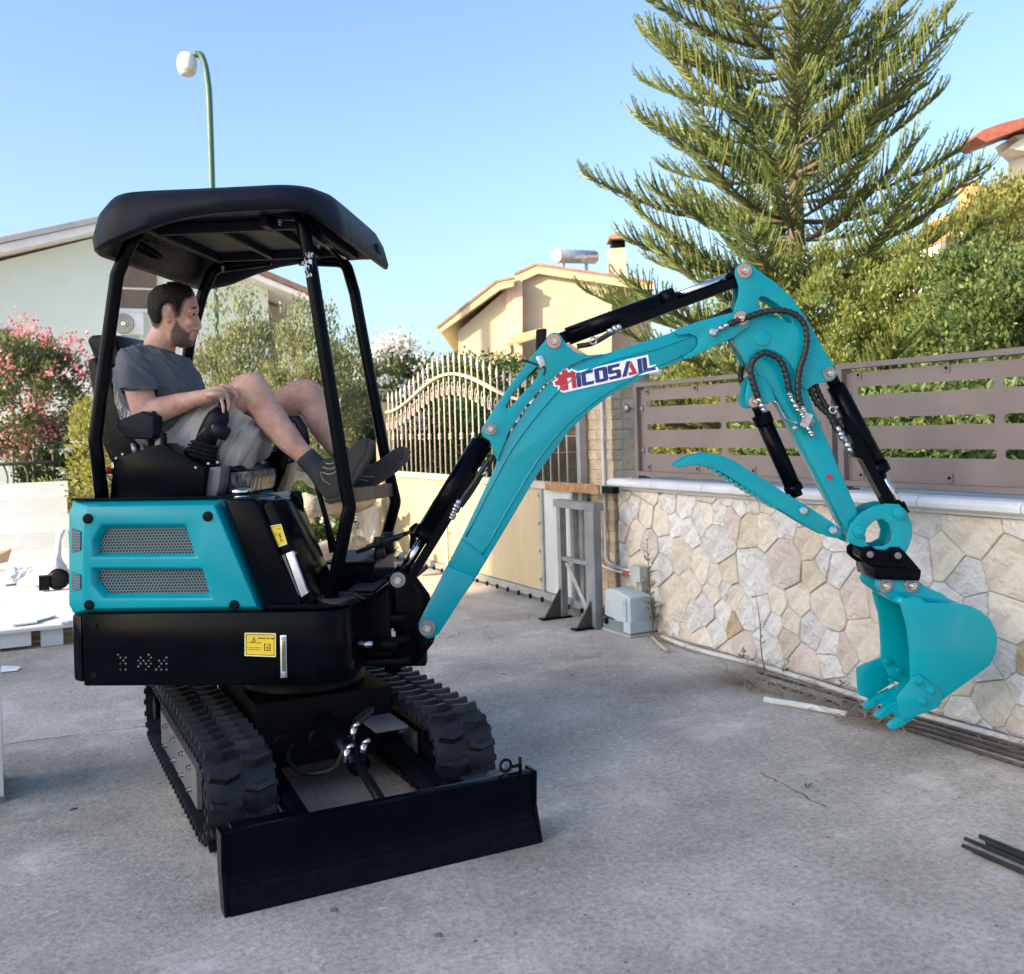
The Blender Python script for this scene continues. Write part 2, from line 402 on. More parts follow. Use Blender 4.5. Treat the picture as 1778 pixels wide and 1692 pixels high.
for si, s in enumerate(seeds):
    poly = [(WY0,.004),(WY1,.004),(WY1,WH),(WY0,WH)]
    for q in seeds:
        if q is s or abs(q[0]-s[0]) > .8: continue
        a, b_ = q[0]-s[0], q[1]-s[1]; c = (q[0]**2+q[1]**2-s[0]**2-s[1]**2+s[3]-q[3])/2
        poly = clip(poly, a, b_, c)
        if len(poly) < 3: break
    if len(poly) < 3: continue
    poly = [p for i, p in enumerate(poly) if math.hypot(p[0]-poly[i-1][0], p[1]-poly[i-1][1]) > .008]
    g = rs.uniform(.0008, .0030); o1 = offs(poly, g); o2 = offs(poly, g+.0045)
    if len(o1) < 3 or len(o2) < 3: continue
    area = abs(sum(o1[i-1][0]*o1[i][1]-o1[i][0]*o1[i-1][1] for i in range(len(o1))))/2
    if area < .0008: continue
    cyy = sum(p[0] for p in o2)/len(o2); cz = sum(p[1] for p in o2)/len(o2); pr = rs.uniform(.008,.016)
    tl = (rs.uniform(-.02,.02), rs.uniform(-.025,.025))
    bm = BM()
    A = [bm.verts.new((WX+.013, y, z)) for y, z in o1]
    A2 = [bm.verts.new((WX+.013-pr*.55, y+rs.uniform(-.0015,.0015), z+rs.uniform(-.0015,.0015))) for y, z in o1]
    B = [bm.verts.new((WX+.013-pr-(y-cyy)*tl[0]-(z-cz)*tl[1]+rs.uniform(-.003,.003), y, z)) for y, z in o2]
    C = [bm.verts.new((WX+.013-pr-rs.uniform(.000,.006)-(y-cyy)*tl[0]*.5, cyy+(y-cyy)*.5, cz+(z-cz)*.5)) for y, z in o2]
    n1, n2 = len(o1), len(o2)
    for i in range(n1): bm.faces.new((A[i],A[(i+1)%n1],A2[(i+1)%n1],A2[i]))
    if n1 == n2:
        for i in range(n1): bm.faces.new((A2[i],A2[(i+1)%n1],B[(i+1)%n1],B[i]))
    else:
        e_ = [bm.edges.get((A2[i],A2[(i+1)%n1])) for i in range(n1)]
        for i in range(n2): e_.append(bm.edges.new((B[i],B[(i+1)%n2])))
        bmesh.ops.triangle_fill(bm, use_beauty=True, edges=e_)
    for i in range(n2): bm.faces.new((B[i],B[(i+1)%n2],C[(i+1)%n2],C[i]))
    bm.faces.new(C)
    bmesh.ops.recalc_face_normals(bm, faces=bm.faces[:])
    if sum(f.normal.x*f.calc_area() for f in bm.faces if abs(f.normal.x) > .5) > 0: bmesh.ops.reverse_faces(bm, faces=bm.faces[:])
    k = rs.choices(range(5), [.46,.34,.09,.08,.03])[0]
    obj('stone', bm, STONE[k], SW, smooth=True, sharp=22); nst += 1
# moulded coping
M_CAP = pm('coping_white_stone', (.56,.57,.58), .6, col2=(.66,.67,.68), scale=5, bump=.25, bscale=60, dist=.006)
capo = fil2([(WX-.075,.985),(WX-.078,1.012),(WX-.05,1.03),(WX+.30,1.03),(WX+.30,.955),(WX-.028,.955),(WX-.03,.968),(WX-.058,.974)], [.004,.014,.02,.01,0,.004,.004,.004])
y = WY1+.02; rs = random.Random(4)
while y > WY0:
    l = .54; b0 = max(WY0, y-l)
    obj('coping_stone', prism(BM(), lambda a, b, c: Vector((a, b, c)), capo, b0+.002, y-.002), M_CAP, SW, smooth=True, bevel=.003, seg=1); y -= l
# ---------------------------------------------------------------- metal fence panels
M_FEN = pm('taupe_powder_coat', (.172,.136,.126), .45, col2=(.20,.160,.150), scale=3, bump=.25, bscale=220, dist=.002)
M_FEN2 = pm('taupe_frame', (.15,.122,.115), .5, col2=(.18,.148,.14), scale=3, bump=.15, bscale=150, dist=.002)
FX = 3.985
IDW = lambda a, b, c: Vector((b, a, c))         # a = Y, b = X, c = z
def fence_panel(y0, y1, label):
    r = empty('metal_fence_panel', (FX, (y0+y1)/2, 1.03), label, 'fence', 'slotted fence panels on the stone wall')
    z0, z1 = 1.066, 1.665; holes = []
    for zc in (1.545, 1.385, 1.225):
        m_ = (y0+y1)/2
        for a, b in ((y0+.115, m_-.022), (m_+.022, y1-.115)): holes.append(fil2([(a,zc-.022),(b,zc-.022),(b,zc+.022),(a,zc+.022)], .021, 4))
    obj('slotted_sheet', prism(BM(), IDW, [(y0+.03,z0+.015),(y1-.03,z0+.015),(y1-.03,z1-.02),(y0+.03,z1-.02)], FX-.002, FX+.001, holes), M_FEN, r)
    for nm, a, b, c, d in (('frame_post',y0,y0+.04,1.03,z1),('frame_post',y1-.04,y1,1.03,z1),('top_rail',y0-.004,y1+.004,z1,z1+.028),('bottom_rail',y0+.04,y1-.04,z0-.014,z0+.014)):
        bm = BM(); boxw(bm, FX-.035, FX+.03, a, b, c, d); obj(nm, bm, M_FEN2, r, bevel=.003)
    n = 4
    for i in range(n):
        yy = y0+.13+(y1-y0-.26)*i/(n-1)
        for zz in (z1-.035, z0+.045):
            bm = BM(); boxw(bm, FX-.008, FX-.002, yy-.018, yy+.018, zz-.022, zz+.022); t_ = obj('fixing_tab', bm, M_FEN2, r, bevel=.002)
            obj('tab_bolt', lathe(BM(), (FX-.008,yy,zz), (-1,0,0), [(0,.007),(.005,.007),(.007,.004)], 8), M_BLKM, t_)
    for yy in (y0+.06, y1-.06):
        for zz in (z0+.16, z1-.15):
            bm = BM(); boxw(bm, FX-.008, FX-.002, yy-.016, yy+.016, zz-.022, zz+.022); t_ = obj('fixing_tab', bm, M_FEN2, r, bevel=.002)
            obj('tab_bolt', lathe(BM(), (FX-.008,yy,zz), (-1,0,0), [(0,.007),(.005,.007),(.007,.004)], 8), M_ZINC, t_)
    for yy in (y0+.02, y1-.02):
        bm = BM(); boxw(bm, FX-.05, FX+.045, yy-.045, yy+.045, 1.03, 1.038); obj('post_foot', bm, M_FEN2, r, bevel=.002)
fence_panel(4.02, 5.90, 'taupe slotted metal fence panel beside the brick pillar')
fence_panel(2.08, 3.98, 'taupe slotted metal fence panel right of the bucket cylinder, running out of frame')
bm = BM(); lathe(bm, (FX-.03,5.93,1.52), (-1,0,0), [(0,.006),(.03,.006),(.03,.03),(.05,.034),(.06,.02)], 10)
tag(obj('fence_hinge_knob', bm, M_STEEL, None, smooth=True), 'small dark round bracket fixed between the brick pillar and fence', 'bracket')
# ---------------------------------------------------------------- brick pillar
PIL = empty('brick_pillar', (4.03, 6.25, 0), 'tan brick gate pillar at the end of the stone wall', 'pillar')
M_BRICK = pm('tan_brick', (.40,.30,.19), .85, col2=(.52,.42,.29), scale=10, bump=.7, bscale=34, isl=.16, dist=.012)
bm = BM(); boxw(bm, 3.862, 4.20, 6.052, 6.44, 0, 1.76); obj('pillar_core', bm, M_JOINT, PIL)
def brick_mesh(lx, ly, lz):
    bm = BM(); box(bm, (0,0,0), (lx,ly,lz)); bmesh.ops.bevel(bm, geom=bm.edges[:], offset=.003, segments=1, affect='EDGES')
    me = bpy.data.meshes.new('brick'); bm.to_mesh(me); bm.free(); me.materials.append(M_BRICK)
    return me
bA, bB, bH = brick_mesh(.085,.200,.064), brick_mesh(.17,.085,.064), brick_mesh(.085,.097,.064)
def put(me, x, y, z, par, rz=0):
    o = bpy.data.objects.new('brick', me); COL.objects.link(o); o.parent = par; o.location = Vector((x,y,z))-ORG[par.name]; o.rotation_euler = (0,0,rz); return o
rs = random.Random(8)
for k in range(24):
    z = .04+k*.072; j = lambda: rs.uniform(-.004,.004)
    if k % 2 == 0:
        put(bA, 3.90+j(), 6.145, z, PIL); put(bA, 3.90+j(), 6.352, z, PIL); put(bB, 4.04, 6.095+j(), z, PIL); put(bB, 4.13, 6.40, z, PIL)
    else:
        put(bH, 3.90+j(), 6.094, z, PIL); put(bA, 3.90+j(), 6.247, z, PIL); put(bH, 3.90+j(), 6.40, z, PIL); put(bH, 4.005, 6.095+j(), z, PIL); put(bB, 4.12, 6.095+j(), z, PIL)
bm = BM(); boxw(bm, 3.80, 4.26, 6.0, 6.5, 1.762, 1.82); obj('pillar_cap', bm, M_CAP, PIL, bevel=.01)
# conduit pipes on pillar and wall
M_PVC = pm('grey_conduit', (.42,.43,.44), .5, col2=(.5,.51,.52), scale=9)
M_PVCW = pm('white_pvc', (.62,.61,.57), .5, col2=(.7,.69,.66), scale=12)
bm = BM(); tube(bm, fillet([(3.835,6.13,1.70),(3.835,6.13,.43),(3.845,5.95,.40),(3.845,5.74,.40)], .07, 6, False), .011, 10)
tag(obj('conduit_pipe', bm, M_PVC, None, smooth=True), 'long grey conduit running down the brick pillar to the junction box', 'pipe', 'conduits by the gate')
bm = BM(); tube(bm, fillet([(3.83,6.20,.70),(3.83,6.20,.40),(3.85,6.05,.375),(3.85,5.74,.375)], .06, 6, False), .010, 10)
o = tag(obj('conduit_pipe', bm, M_PVCW, None, smooth=True), 'short pale pipe with a red sleeve beside the long conduit', 'pipe', 'conduits by the gate')
bm = BM(); tube(bm, [(3.85,5.93,.375),(3.85,5.85,.375)], .0125, 10); obj('red_sleeve', bm, pm('red_tape', (.45,.07,.04), .6), o, smooth=True)
bm = BM(); cyl(bm, (3.83,6.20,.60), (3.83,6.20,.56), .013, n=10); obj('red_clip', bm, MATS['red_tape'], o)
jb = empty('junction_box', (3.83,5.71,.34), 'small grey-green junction box on the stone wall above the gate motor', 'junction box')
bm = BM(); boxw(bm, 3.80, 3.862, 5.655, 5.765, .345, .45); obj('box_body', bm, pm('grey_green_plastic', (.36,.40,.36), .5), jb, bevel=.005)
for yy in (5.68, 5.72):
    bm = BM(); tube(bm, [(3.825,yy,.345),(3.825,yy,.02)], .016, 10); tag(obj('drop_pipe', bm, pm('dusty_pipe', (.33,.31,.27), .7), jb, smooth=True))
# ---------------------------------------------------------------- sliding gate
GX = 3.76
G = empty('sliding_gate', (GX, 8.4, 0), 'cream sliding gate with arched row of spear-topped bars', 'gate')
M_SHEET = pm('cream_gate_sheet', (.36,.29,.18), .6, col2=(.43,.36,.24), scale=3, bump=.1, bscale=30, stretch=(1,1,.3), dist=.006)
M_ZSH = pm('galvanised_sheet', (.40,.43,.43), .45, .15, col2=(.50,.53,.53), scale=4, stretch=(1,1,.25))
M_GFR = pm('gate_frame_paint', (.36,.33,.28), .5, col2=(.45,.42,.36), scale=6)
M_GAL = pm('galvanised_steel', (.26,.28,.29), .42, .5, col2=(.36,.38,.39), scale=9, bump=.1, bscale=60, dist=.003)
M_RUST = pm('rusted_steel', (.22,.10,.04), .8, col2=(.38,.22,.11), scale=16, bump=.5, bscale=60, dist=.005)
M_BAR = pm('gate_bar_paint', (.42,.36,.31), .5, col2=(.50,.44,.38), scale=12)
for y0, y1, m_ in ((6.93,8.79,M_SHEET),(8.83,10.40,M_SHEET),(6.46,6.89,M_ZSH)):
    bm = BM(); boxw(bm, GX-.004, GX+.004, y0, y1, .13, .93); obj('gate_sheet', bm, m_, G)
for y0, y1 in ((6.42,6.46),(6.89,6.93),(8.79,8.83),(10.40,10.44)):
    bm = BM(); boxw(bm, GX-.022, GX+.022, y0, y1, .10, .93); obj('gate_stile', bm, M_GAL if y1 < 7 else M_GFR, G, bevel=.003)
bm = BM(); boxw(bm, GX-.03, GX+.03, 6.0, 10.44, .93, .985); obj('middle_rail', bm, M_GFR, G, bevel=.004)
bm = BM(); boxw(bm, GX-.042, GX-.031, 6.02, 6.80, .925, .990); obj('rusted_guide_strip', bm, M_RUST, G, bevel=.003)
bm = BM(); boxw(bm, GX-.025, GX+.025, 5.86, 6.0, .935, .98); obj('rail_end', bm, M_BLKM, G, bevel=.003)
bm = BM(); boxw(bm, GX-.03, GX+.03, 5.95, 10.44, .07, .125); obj('bottom_rail', bm, M_GAL, G, bevel=.004)
for i in range(22):
    yy = 6.1+i*.2
    bm = BM(); boxw(bm, GX-.045, GX-.031, yy-.012, yy+.012, .05, .085); obj('rail_lug', bm, M_BLKM, G)
for yy in (6.97, 8.75):
    for k in range(4):
        bm = BM(); boxw(bm, GX-.016, GX-.005, yy-.012, yy+.012, .2+k*.22, .225+k*.22); obj('sheet_clip', bm, M_GAL, G)
def wave(y):
    if y < 7.05: return 1.60
    t = (y-8.70)/1.70
    return 1.62+.31*(.5+.5*math.cos(math.pi*max(-1,min(1,t))))
wp = [(GX-.002, 6.44+i*(10.42-6.44)/60, wave(6.44+i*(10.42-6.44)/60)) for i in range(61)]
bm = BM(); rings = []
for p in wp: rings.append([bm.verts.new((p[0]+dx, p[1], p[2]+dz)) for dx, dz in ((-.018,-.010),(.018,-.010),(.018,.010),(-.018,.010))])
for a, b in zip(rings, rings[1:]):
    for k in range(4): bm.faces.new((a[k],a[(k+1)%4],b[(k+1)%4],b[k]))
bm.faces.new(rings[0]); bm.faces.new(rings[-1][::-1]); bmesh.ops.recalc_face_normals(bm, faces=bm.faces[:])
obj('arched_rail', bm, pm('cream_rail_paint', (.62,.53,.34), .5), G, smooth=True)
nb = 31
for i in range(nb):
    y = 6.53+i*.1285
    zt = wave(y)+.13; bm = BM(); cyl(bm, (GX+.01,y,.985), (GX+.01,y,zt), .0075, n=8)
    ba = obj('gate_bar', bm, M_BAR, G, smooth=True)
    bm = lathe(BM(), (GX+.01,y,zt-.03), (0,0,1), [(0,.008),(.008,.016),(.014,.016),(.02,.009),(.05,.017),(.075,.012),(.115,.002)], 8); obj('spear_point', bm, M_BAR, ba, smooth=True)
    if i % 2:
        bm = lathe(BM(), (GX+.01,y,1.31), (0,0,1), [(0,.008),(.012,.018),(.025,.018),(.035,.010),(.045,.018),(.058,.018),(.07,.008)], 8); obj('bar_knuckle', bm, M_BAR, ba, smooth=True)
    bm = BM()
    for s in (-1, 1):
        z0 = wave(y)-.05
        pts = [(GX-.004, y+s*(.012+.030*math.sin(t)*(1-t/9)), z0-.075+.075*math.cos(t)*(1-t/9)-.02) for t in [k*.55 for k in range(13)]]
        tube(bm, pts, .0045, 5)
    tag(obj('scroll_ornament', bm, M_BAR, ba, smooth=True))
bm = BM(); boxw(bm, GX+.02, GX+.07, 6.36, 6.41, .0, 1.74); tag(obj('gate_stop_post', bm, M_GAL, G, bevel=.003))
bm = BM(); boxw(bm, 3.70, 3.84, 10.46, 10.62, 0, 1.73)
tag(obj('gate_post', bm, M_SHEET, None, bevel=.008), 'narrow cream gate post at the far end of the arched gate', 'post')
# guide portal
PT = empty('gate_guide_frame', (3.67, 6.2, 0), 'grey steel guide frame with triangular feet around the gate end', 'frame')
M_PRT = pm('grey_steel_paint', (.17,.19,.205), .45, .3, col2=(.25,.27,.285), scale=6, bump=.1, bscale=50, dist=.003)
M_PRTD = pm('dark_foot_steel', (.035,.035,.036), .6, col2=(.07,.068,.065), scale=12)
for y0, y1, x0, x1 in ((6.44,6.49,3.64,3.69),(5.94,6.06,3.62,3.68),(6.34,6.40,3.86,3.92)):
    bm = BM(); boxw(bm, x0, x1, y0, y1, .004, .815); obj('frame_post', bm, M_PRT, PT, bevel=.004)
bm = BM(); boxw(bm, 3.62, 3.70, 5.93, 6.50, .817, .872); obj('top_bar', bm, M_PRT, PT, bevel=.005)
bm = BM(); boxw(bm, 3.645, 3.685, 6.062, 6.438, .425, .455); obj('middle_bar', bm, M_PRT, PT, bevel=.004)
bm = BM(); tube(bm, [(3.665,6.40,.41),(3.665,6.08,.06)], .018, 4); obj('diagonal_brace', bm, M_PRT, PT)
for yy in (6.465, 6.0):
    bm = BM(); prism(bm, lambda a, b, c: Vector((a, b, c)), [(3.638,.012),(3.50,.012),(3.638,.22)], yy-.006, yy+.006); obj('foot_gusset', bm, M_PRTD, PT)
    bm = BM(); boxw(bm, 3.47, 3.72, yy-.035, yy+.035, .004, .014); obj('foot_plate', bm, M_BLKM, PT, bevel=.002)
# gate motor
MO = empty('gate_motor', (3.765, 5.75, 0), 'pale blue-grey plastic gate motor on the ground at the wall end', 'gate motor')
M_MOT = pm('motor_cover_plastic', (.40,.47,.50), .38, col2=(.46,.53,.56), scale=5, bump=.08, bscale=120, dist=.002)
M_MOTD = pm('motor_base_grey', (.14,.17,.18), .5, col2=(.18,.21,.22), scale=6)
bm = BM(); boxw(bm, 3.655, 3.875, 5.575, 5.935, .004, .016); obj('base_plate', bm, M_ALU, MO, bevel=.002)
bm = BM(); boxw(bm, 3.668, 3.865, 5.585, 5.925, .016, .085); obj('motor_base', bm, M_MOTD, MO, bevel=.008)
bm = BM(); boxw(bm, 3.662, 3.869, 5.579, 5.66, .03, .10); obj('base_flare', bm, M_MOT, MO, bevel=.008)
oo = fil2([(5.592,.075),(5.600,.262),(5.64,.272),(5.75,.292),(5.86,.292),(5.912,.270),(5.918,.100),(5.80,.092),(5.78,.065),(5.74,.060),(5.72,.085)], [0,.02,.02,.05,.05,.02,0,.01,.01,.01,.01])
cov = obj('motor_cover', prism(BM(), IDW, oo, 3.676, 3.855), M_MOT, MO, smooth=True, bevel=.014, seg=3)
bm = BM(); cyl(bm, (3.676,5.875,.07), (3.655,5.875,.07), .022, n=14); obj('release_knob', bm, M_BLKM, MO, smooth=True)
bm = BM(); boxw(bm, 3.668, 3.6745, 5.635, 5.678, .10, .25); st = obj('logo_strip', bm, M_MOT, cov, bevel=.002)
cu = bpy.data.curves.new('motor_lettering', 'FONT'); cu.body = 'CAME'; cu.size = .040; cu.extrude = .0006; cu.align_x = 'CENTER'; cu.align_y = 'CENTER'
tmp = bpy.data.objects.new('tmp_text', cu); COL.objects.link(tmp)
dg = bpy.context.evaluated_depsgraph_get(); tm = bpy.data.meshes.new_from_object(tmp.evaluated_get(dg)); bpy.data.objects.remove(tmp)
Mx = Matrix(((0,0,-1),(0,1,0),(1,0,0)))        # text x up, text y along +Y, facing -X
Mx = Matrix(((0,0,-1),(0,1,0),(1,0,0)))
bm = BM(); bm.from_mesh(tm)
for v in bm.verts: x, y, z = v.co; v.co = Vector((3.667-z, 5.6565+y, .178+x))
obj('lettering', bm, pm('raised_letters', (.30,.36,.42), .4), st)
# ---------------------------------------------------------------- things along the wall foot
def corrugated(name, pts, r, mat, label, cat, rib=.012, group=None):
    P = spline(pts, 10); L = [0]
    for a, b in zip(P, P[1:]): L.append(L[-1]+(b-a).length)
    n = int(L[-1]/rib*2); Q = []; k = 0
    for i in range(n+1):
        t = L[-1]*i/n
        while k < len(L)-2 and L[k+1] < t: k += 1
        Q.append(P[k].lerp(P[k+1], (t-L[k])/max(1e-6, L[k+1]-L[k])))
    return tag(obj(name, tube(BM(), Q, [r if i % 2 else r*.86 for i in range(len(Q))], 8), mat, None, smooth=True, sharp=80), label, cat, group)
corrugated('corrugated_hose', [(3.80,5.42,.02),(3.76,5.0,.02),(3.80,4.5,.02),(3.79,4.0,.02),(3.76,3.5,.02),(3.80,2.9,.02),(3.80,2.3,.02),(3.74,1.2,.02)], .0155, pm('dusty_white_hose', (.52,.49,.43), .6, col2=(.66,.63,.57), scale=20), 'dusty white corrugated hose lying along the foot of the stone wall', 'hose')
M_BARK = pm('dark_rods', (.045,.033,.028), .7, col2=(.10,.075,.06), scale=30, bump=.4, bscale=80, dist=.003)
rs = random.Random(31)
RODL = ['dark rusty rod on the ground nearest the wall hose', 'dark rusty rod second from the wall hose', 'third rusty rod from the wall hose', 'outermost rusty rod, farthest from the wall hose']
for k in range(4):
    xb = 3.725-k*.058; y0 = 4.40-.10*k-(.6 if k in (1,3) else 0)
    pts = [(xb+rs.uniform(-.01,.01)+.02*(y0-yy), yy, .012+.004*(k % 2)) for yy in (y0, y0-.7, y0-1.4, y0-2.1, y0-2.9)]
    tag(obj('steel_rod', tube(BM(), spline(pts, 5), .0075, 6), M_BARK, None, smooth=True), RODL[k], 'rod', 'rusty rods along the wall')
M_ROD = pm('black_plastic_rods', (.012,.013,.015), .4, col2=(.03,.031,.034), scale=20)
RODB = ['black rod at the wall side of the small bundle bottom right', 'second black rod from the wall in the small bundle bottom right', 'middle black rod of the small bundle bottom right', 'fourth black rod from the wall in the small bundle bottom right', 'black rod nearest the machine in the small bundle bottom right']
for k in range(5):
    pb = ground_px(*((1702,1462),(1676,1466),(1714,1473),(1672,1478),(1690,1487))[k]); x0, y0 = pb.x, pb.y
    bm = BM(); tube(bm, [(x0,y0,.018),(x0-.01,y0-.7,.018),(x0+.005,y0-1.6,.018)], .007 if k % 2 else .0085, 8)
    tag(obj('plastic_rod', bm, M_ROD, None, smooth=True), RODB[k], 'rod', 'black rods bottom right')
bm = BM(); P = spline([(3.355,3.92,.018),(3.42,3.76,.02),(3.47,3.62,.02),(3.50,3.52,.018)], 6)
tube(bm, P, .016, 8); tag(obj('plastic_strip', bm, M_PVCW, None, smooth=True), 'split white plastic strip lying beside the dry grass', 'plastic strip')
corrugated('loose_cane', [(3.74,5.44,.02),(3.66,5.25,.02),(3.60,5.08,.018)], .012, pm('straw_cane', (.40,.34,.26), .7), 'short straw-coloured cane lying by the gate motor', 'cane', .05)
# dry grass and litter
def blades(name, spots, n, l0, l1, wd, mat, label, cat, flat=.25, seed=1, kind='stuff'):
    r_ = np.random.RandomState(seed); V = []; F = []
    for i in range(n):
        x, y, rr = spots[r_.randint(len(spots))]; p = np.array([x+r_.normal()*rr, y+r_.normal()*rr*1.5, .006+abs(r_.normal())*.012])
        a = r_.uniform(0, 2*math.pi); l = r_.uniform(l0, l1); up = r_.uniform(0, flat)
        d = np.array([math.cos(a)*math.cos(up), math.sin(a)*math.cos(up), math.sin(up)])*l; s = np.array([-math.sin(a), math.cos(a), 0])*wd
        m_ = p+d*.5+np.array([0,0,r_.uniform(0,.012)]); k = len(V)
        V += [p-s, p+s, m_+s, m_-s, p+d]; F += [(k,k+1,k+2,k+3),(k+3,k+2,k+4)]
    return tag(from_np(name, V, F, mat), label, cat, kind=kind)
M_DRY = leafmat('dry_grass', (.20,.16,.11), (.32,.26,.18), (.46,.39,.28), .15)
blades('dry_grass', [(3.50,4.25,.05),(3.52,4.05,.06),(3.55,3.85,.06),(3.52,3.6,.06),(3.58,3.45,.05),(3.50,3.35,.05),(3.56,4.4,.05)], 520, .06, .24, .0026, M_DRY, 'clump of dry brown grass and straw on the ground before the wall', 'dry grass', .3, 3)
blades('ground_litter', [(3.78,5.0,.03),(3.8,4.5,.03),(3.8,4.0,.04),(3.8,3.4,.04),(3.78,2.8,.04),(3.76,5.4,.04)], 600, .02, .08, .0018, M_DRY, 'thin straw litter along the wall foot', 'litter', .3, 4)
# small leaves and grit scattered over the concrete
V, F = [], []; r_ = np.random.RandomState(11)
for i in range(420):
    x, y = r_.uniform(-.5, 3.7), r_.uniform(1.6, 7.5); s = r_.uniform(.002,.006) if i > 25 else r_.uniform(.006,.016); a = r_.uniform(0,6.28); z = .006; h = s*.5
    c_, s_ = math.cos(a)*s, math.sin(a)*s; k = len(V)
    V += [(x+c_*1.6,y+s_*1.6,z),(x-s_,y+c_,z),(x-c_*1.4,y-s_*1.4,z),(x+s_*.8,y-c_*.8,z),(x,y,z+h)]; F += [(k,k+1,k+4),(k+1,k+2,k+4),(k+2,k+3,k+4),(k+3,k,k+4)]
tag(from_np('grit_and_crumbs', V, F, pm('dark_grit', (.06,.055,.05), .9, col2=(.2,.19,.18), scale=50)), kind='stuff')
for px, py, lb in ((1400,1373,'small dry olive-green leaf on the concrete before the bucket'),):
    p = ground_px(px, py); bm = BM()
    for a, l in ((.3,.05),(.9,.04),(2.6,.025)):
        d = Vector((math.cos(a),math.sin(a),.25))*l; s = Vector((-math.sin(a),math.cos(a),0))*.006; q = p+Vector((0,0,.008)); add_poly(bm, [q, q+d*.5+s, q+d, q+d*.5-s])
    tag(obj('fallen_leaf', bm, pm('olive_leaf', (.09,.10,.05), .7)), lb, 'leaf')
bm = BM(); rs = random.Random(14)
for px, py, n in ((1025,1141,9),(1062,1157,7),(1045,1137,5)):
    for i in range(n):
        p = ground_px(px+rs.uniform(-14,14), py+rs.uniform(-3,3)); a = rs.uniform(0,3.1); l, w_ = rs.uniform(.02,.05), rs.uniform(.004,.010)
        d = Vector((math.cos(a),math.sin(a),0))*l; s_ = Vector((-math.sin(a),math.cos(a),0))*w_; q = p+Vector((0,0,.0045+.0003*i)); add_poly(bm, [q-d, q-d*.2+s_, q+d, q+d*.1-s_])
tag(obj('chalk_marks', bm, pm('pink_chalk', (.50,.28,.28), .95, col2=(.46,.36,.34), scale=40)), kind='stuff')
# weeds at the wall
def weed(name, x, y, h, n, ll, mat, label, cat, seed, lean=(0,0), stems=1, group=None):
    r_ = random.Random(seed); rt = empty(name, (x,y,0), label, cat, group)
    V, F = [], []
    for s in range(stems):
        hh = h*r_.uniform(.7,1) if s else h; ph = r_.uniform(0,6.28); ln = (lean[0]+r_.uniform(-.12,.12)*(s > 0), lean[1]+r_.uniform(-.12,.12)*(s > 0))
        P = [Vector((x+ln[0]*t*hh+.015*math.sin(t*4+ph), y+ln[1]*t*hh+.012*math.sin(t*5), t*hh)) for t in [i/8 for i in range(9)]]
        obj('stem', tube(BM(), P, [.0055*(1-.7*i/8)*(h*1.2+.3) for i in range(9)], 5), MATS.get('weed_stem') or pm('weed_stem', (.12,.12,.06), .7), rt, smooth=True)
        for i in range(n//stems):
            t = r_.uniform(.12, 1); k = min(7, int(t*8)); p = P[k].lerp(P[k+1], t*8-k); a = r_.uniform(0,6.28); l = ll*r_.uniform(.5,1.1)*(1.15-.6*t)
            d = Vector((math.cos(a),math.sin(a),r_.uniform(.1,.7))).normalized()*l; sd_ = Vector((-math.sin(a),math.cos(a),.1))*l*.13; b0 = len(V)
            V += [p, p+d*.45+sd_, p+d, p+d*.45-sd_]; F.append((b0,b0+1,b0+2,b0+3))
    from_np('leaves', [tuple(v) for v in V], F, mat, rt); return rt
M_WEED = leafmat('weed_leaf', (.06,.09,.03), (.10,.13,.045), (.15,.17,.07))
M_WEEDD = leafmat('dry_weed_leaf', (.13,.13,.07), (.18,.17,.10), (.24,.21,.13), .2)
weed('tall_weed', 3.79, 5.52, .66, 70, .10, M_WEEDD, 'tall thin dry weed growing at the wall behind the gate motor', 'weed', 1, (0,.02))
weed('small_weed', 3.80, 4.62, .10, 24, .06, M_WEED, 'small green weed at the wall foot beside the pale boulder, left of the bucket', 'weed', 2, stems=4)
weed('small_weed', 3.80, 4.26, .12, 26, .05, M_WEED, 'spiky green weed at the wall foot halfway to the bucket', 'weed', 3, stems=5)
weed('small_weed', 3.80, 3.86, .07, 18, .05, M_WEED, 'flat broad-leaved weed at the wall foot next to the bucket', 'weed', 5, stems=4)
weed('thin_weed', 3.79, 4.40, .42, 14, .05, M_WEEDD, 'bare leaning dry stalk against the stones left of the bucket', 'weed', 6, (0,.25))
# ================================================================ background
def camW(lat, dep, h): return CW(lat, dep, h)
def atY(px, Y):                                 # world X on the plane Y=const seen at picture column px (near the horizon)
    r = (px-CX)/FPX; return Y*(sn+r*cs)/(cs-r*sn)
def quad_pts(nV, r_, pos, dirs, L_, W_):
    """leaves: rhombs at pos along dirs"""
    n = len(pos); d = dirs/np.linalg.norm(dirs, axis=1, keepdims=True)
    rnd = r_.normal(size=(n,3)); s = np.cross(d, rnd); s /= np.linalg.norm(s, axis=1, keepdims=True)+1e-9
    L_ = np.asarray(L_).reshape(-1,1); W_ = np.asarray(W_).reshape(-1,1)
    nrm = np.cross(d, s)
    a = pos; b = pos+d*L_*.45+s*W_+nrm*W_*.25; c = pos+d*L_; e = pos+d*L_*.45-s*W_+nrm*W_*.25
    V = np.stack([a,b,c,e],1).reshape(-1,3); F = (np.arange(n)*4).reshape(-1,1)+np.arange(4)+nV
    return V, F
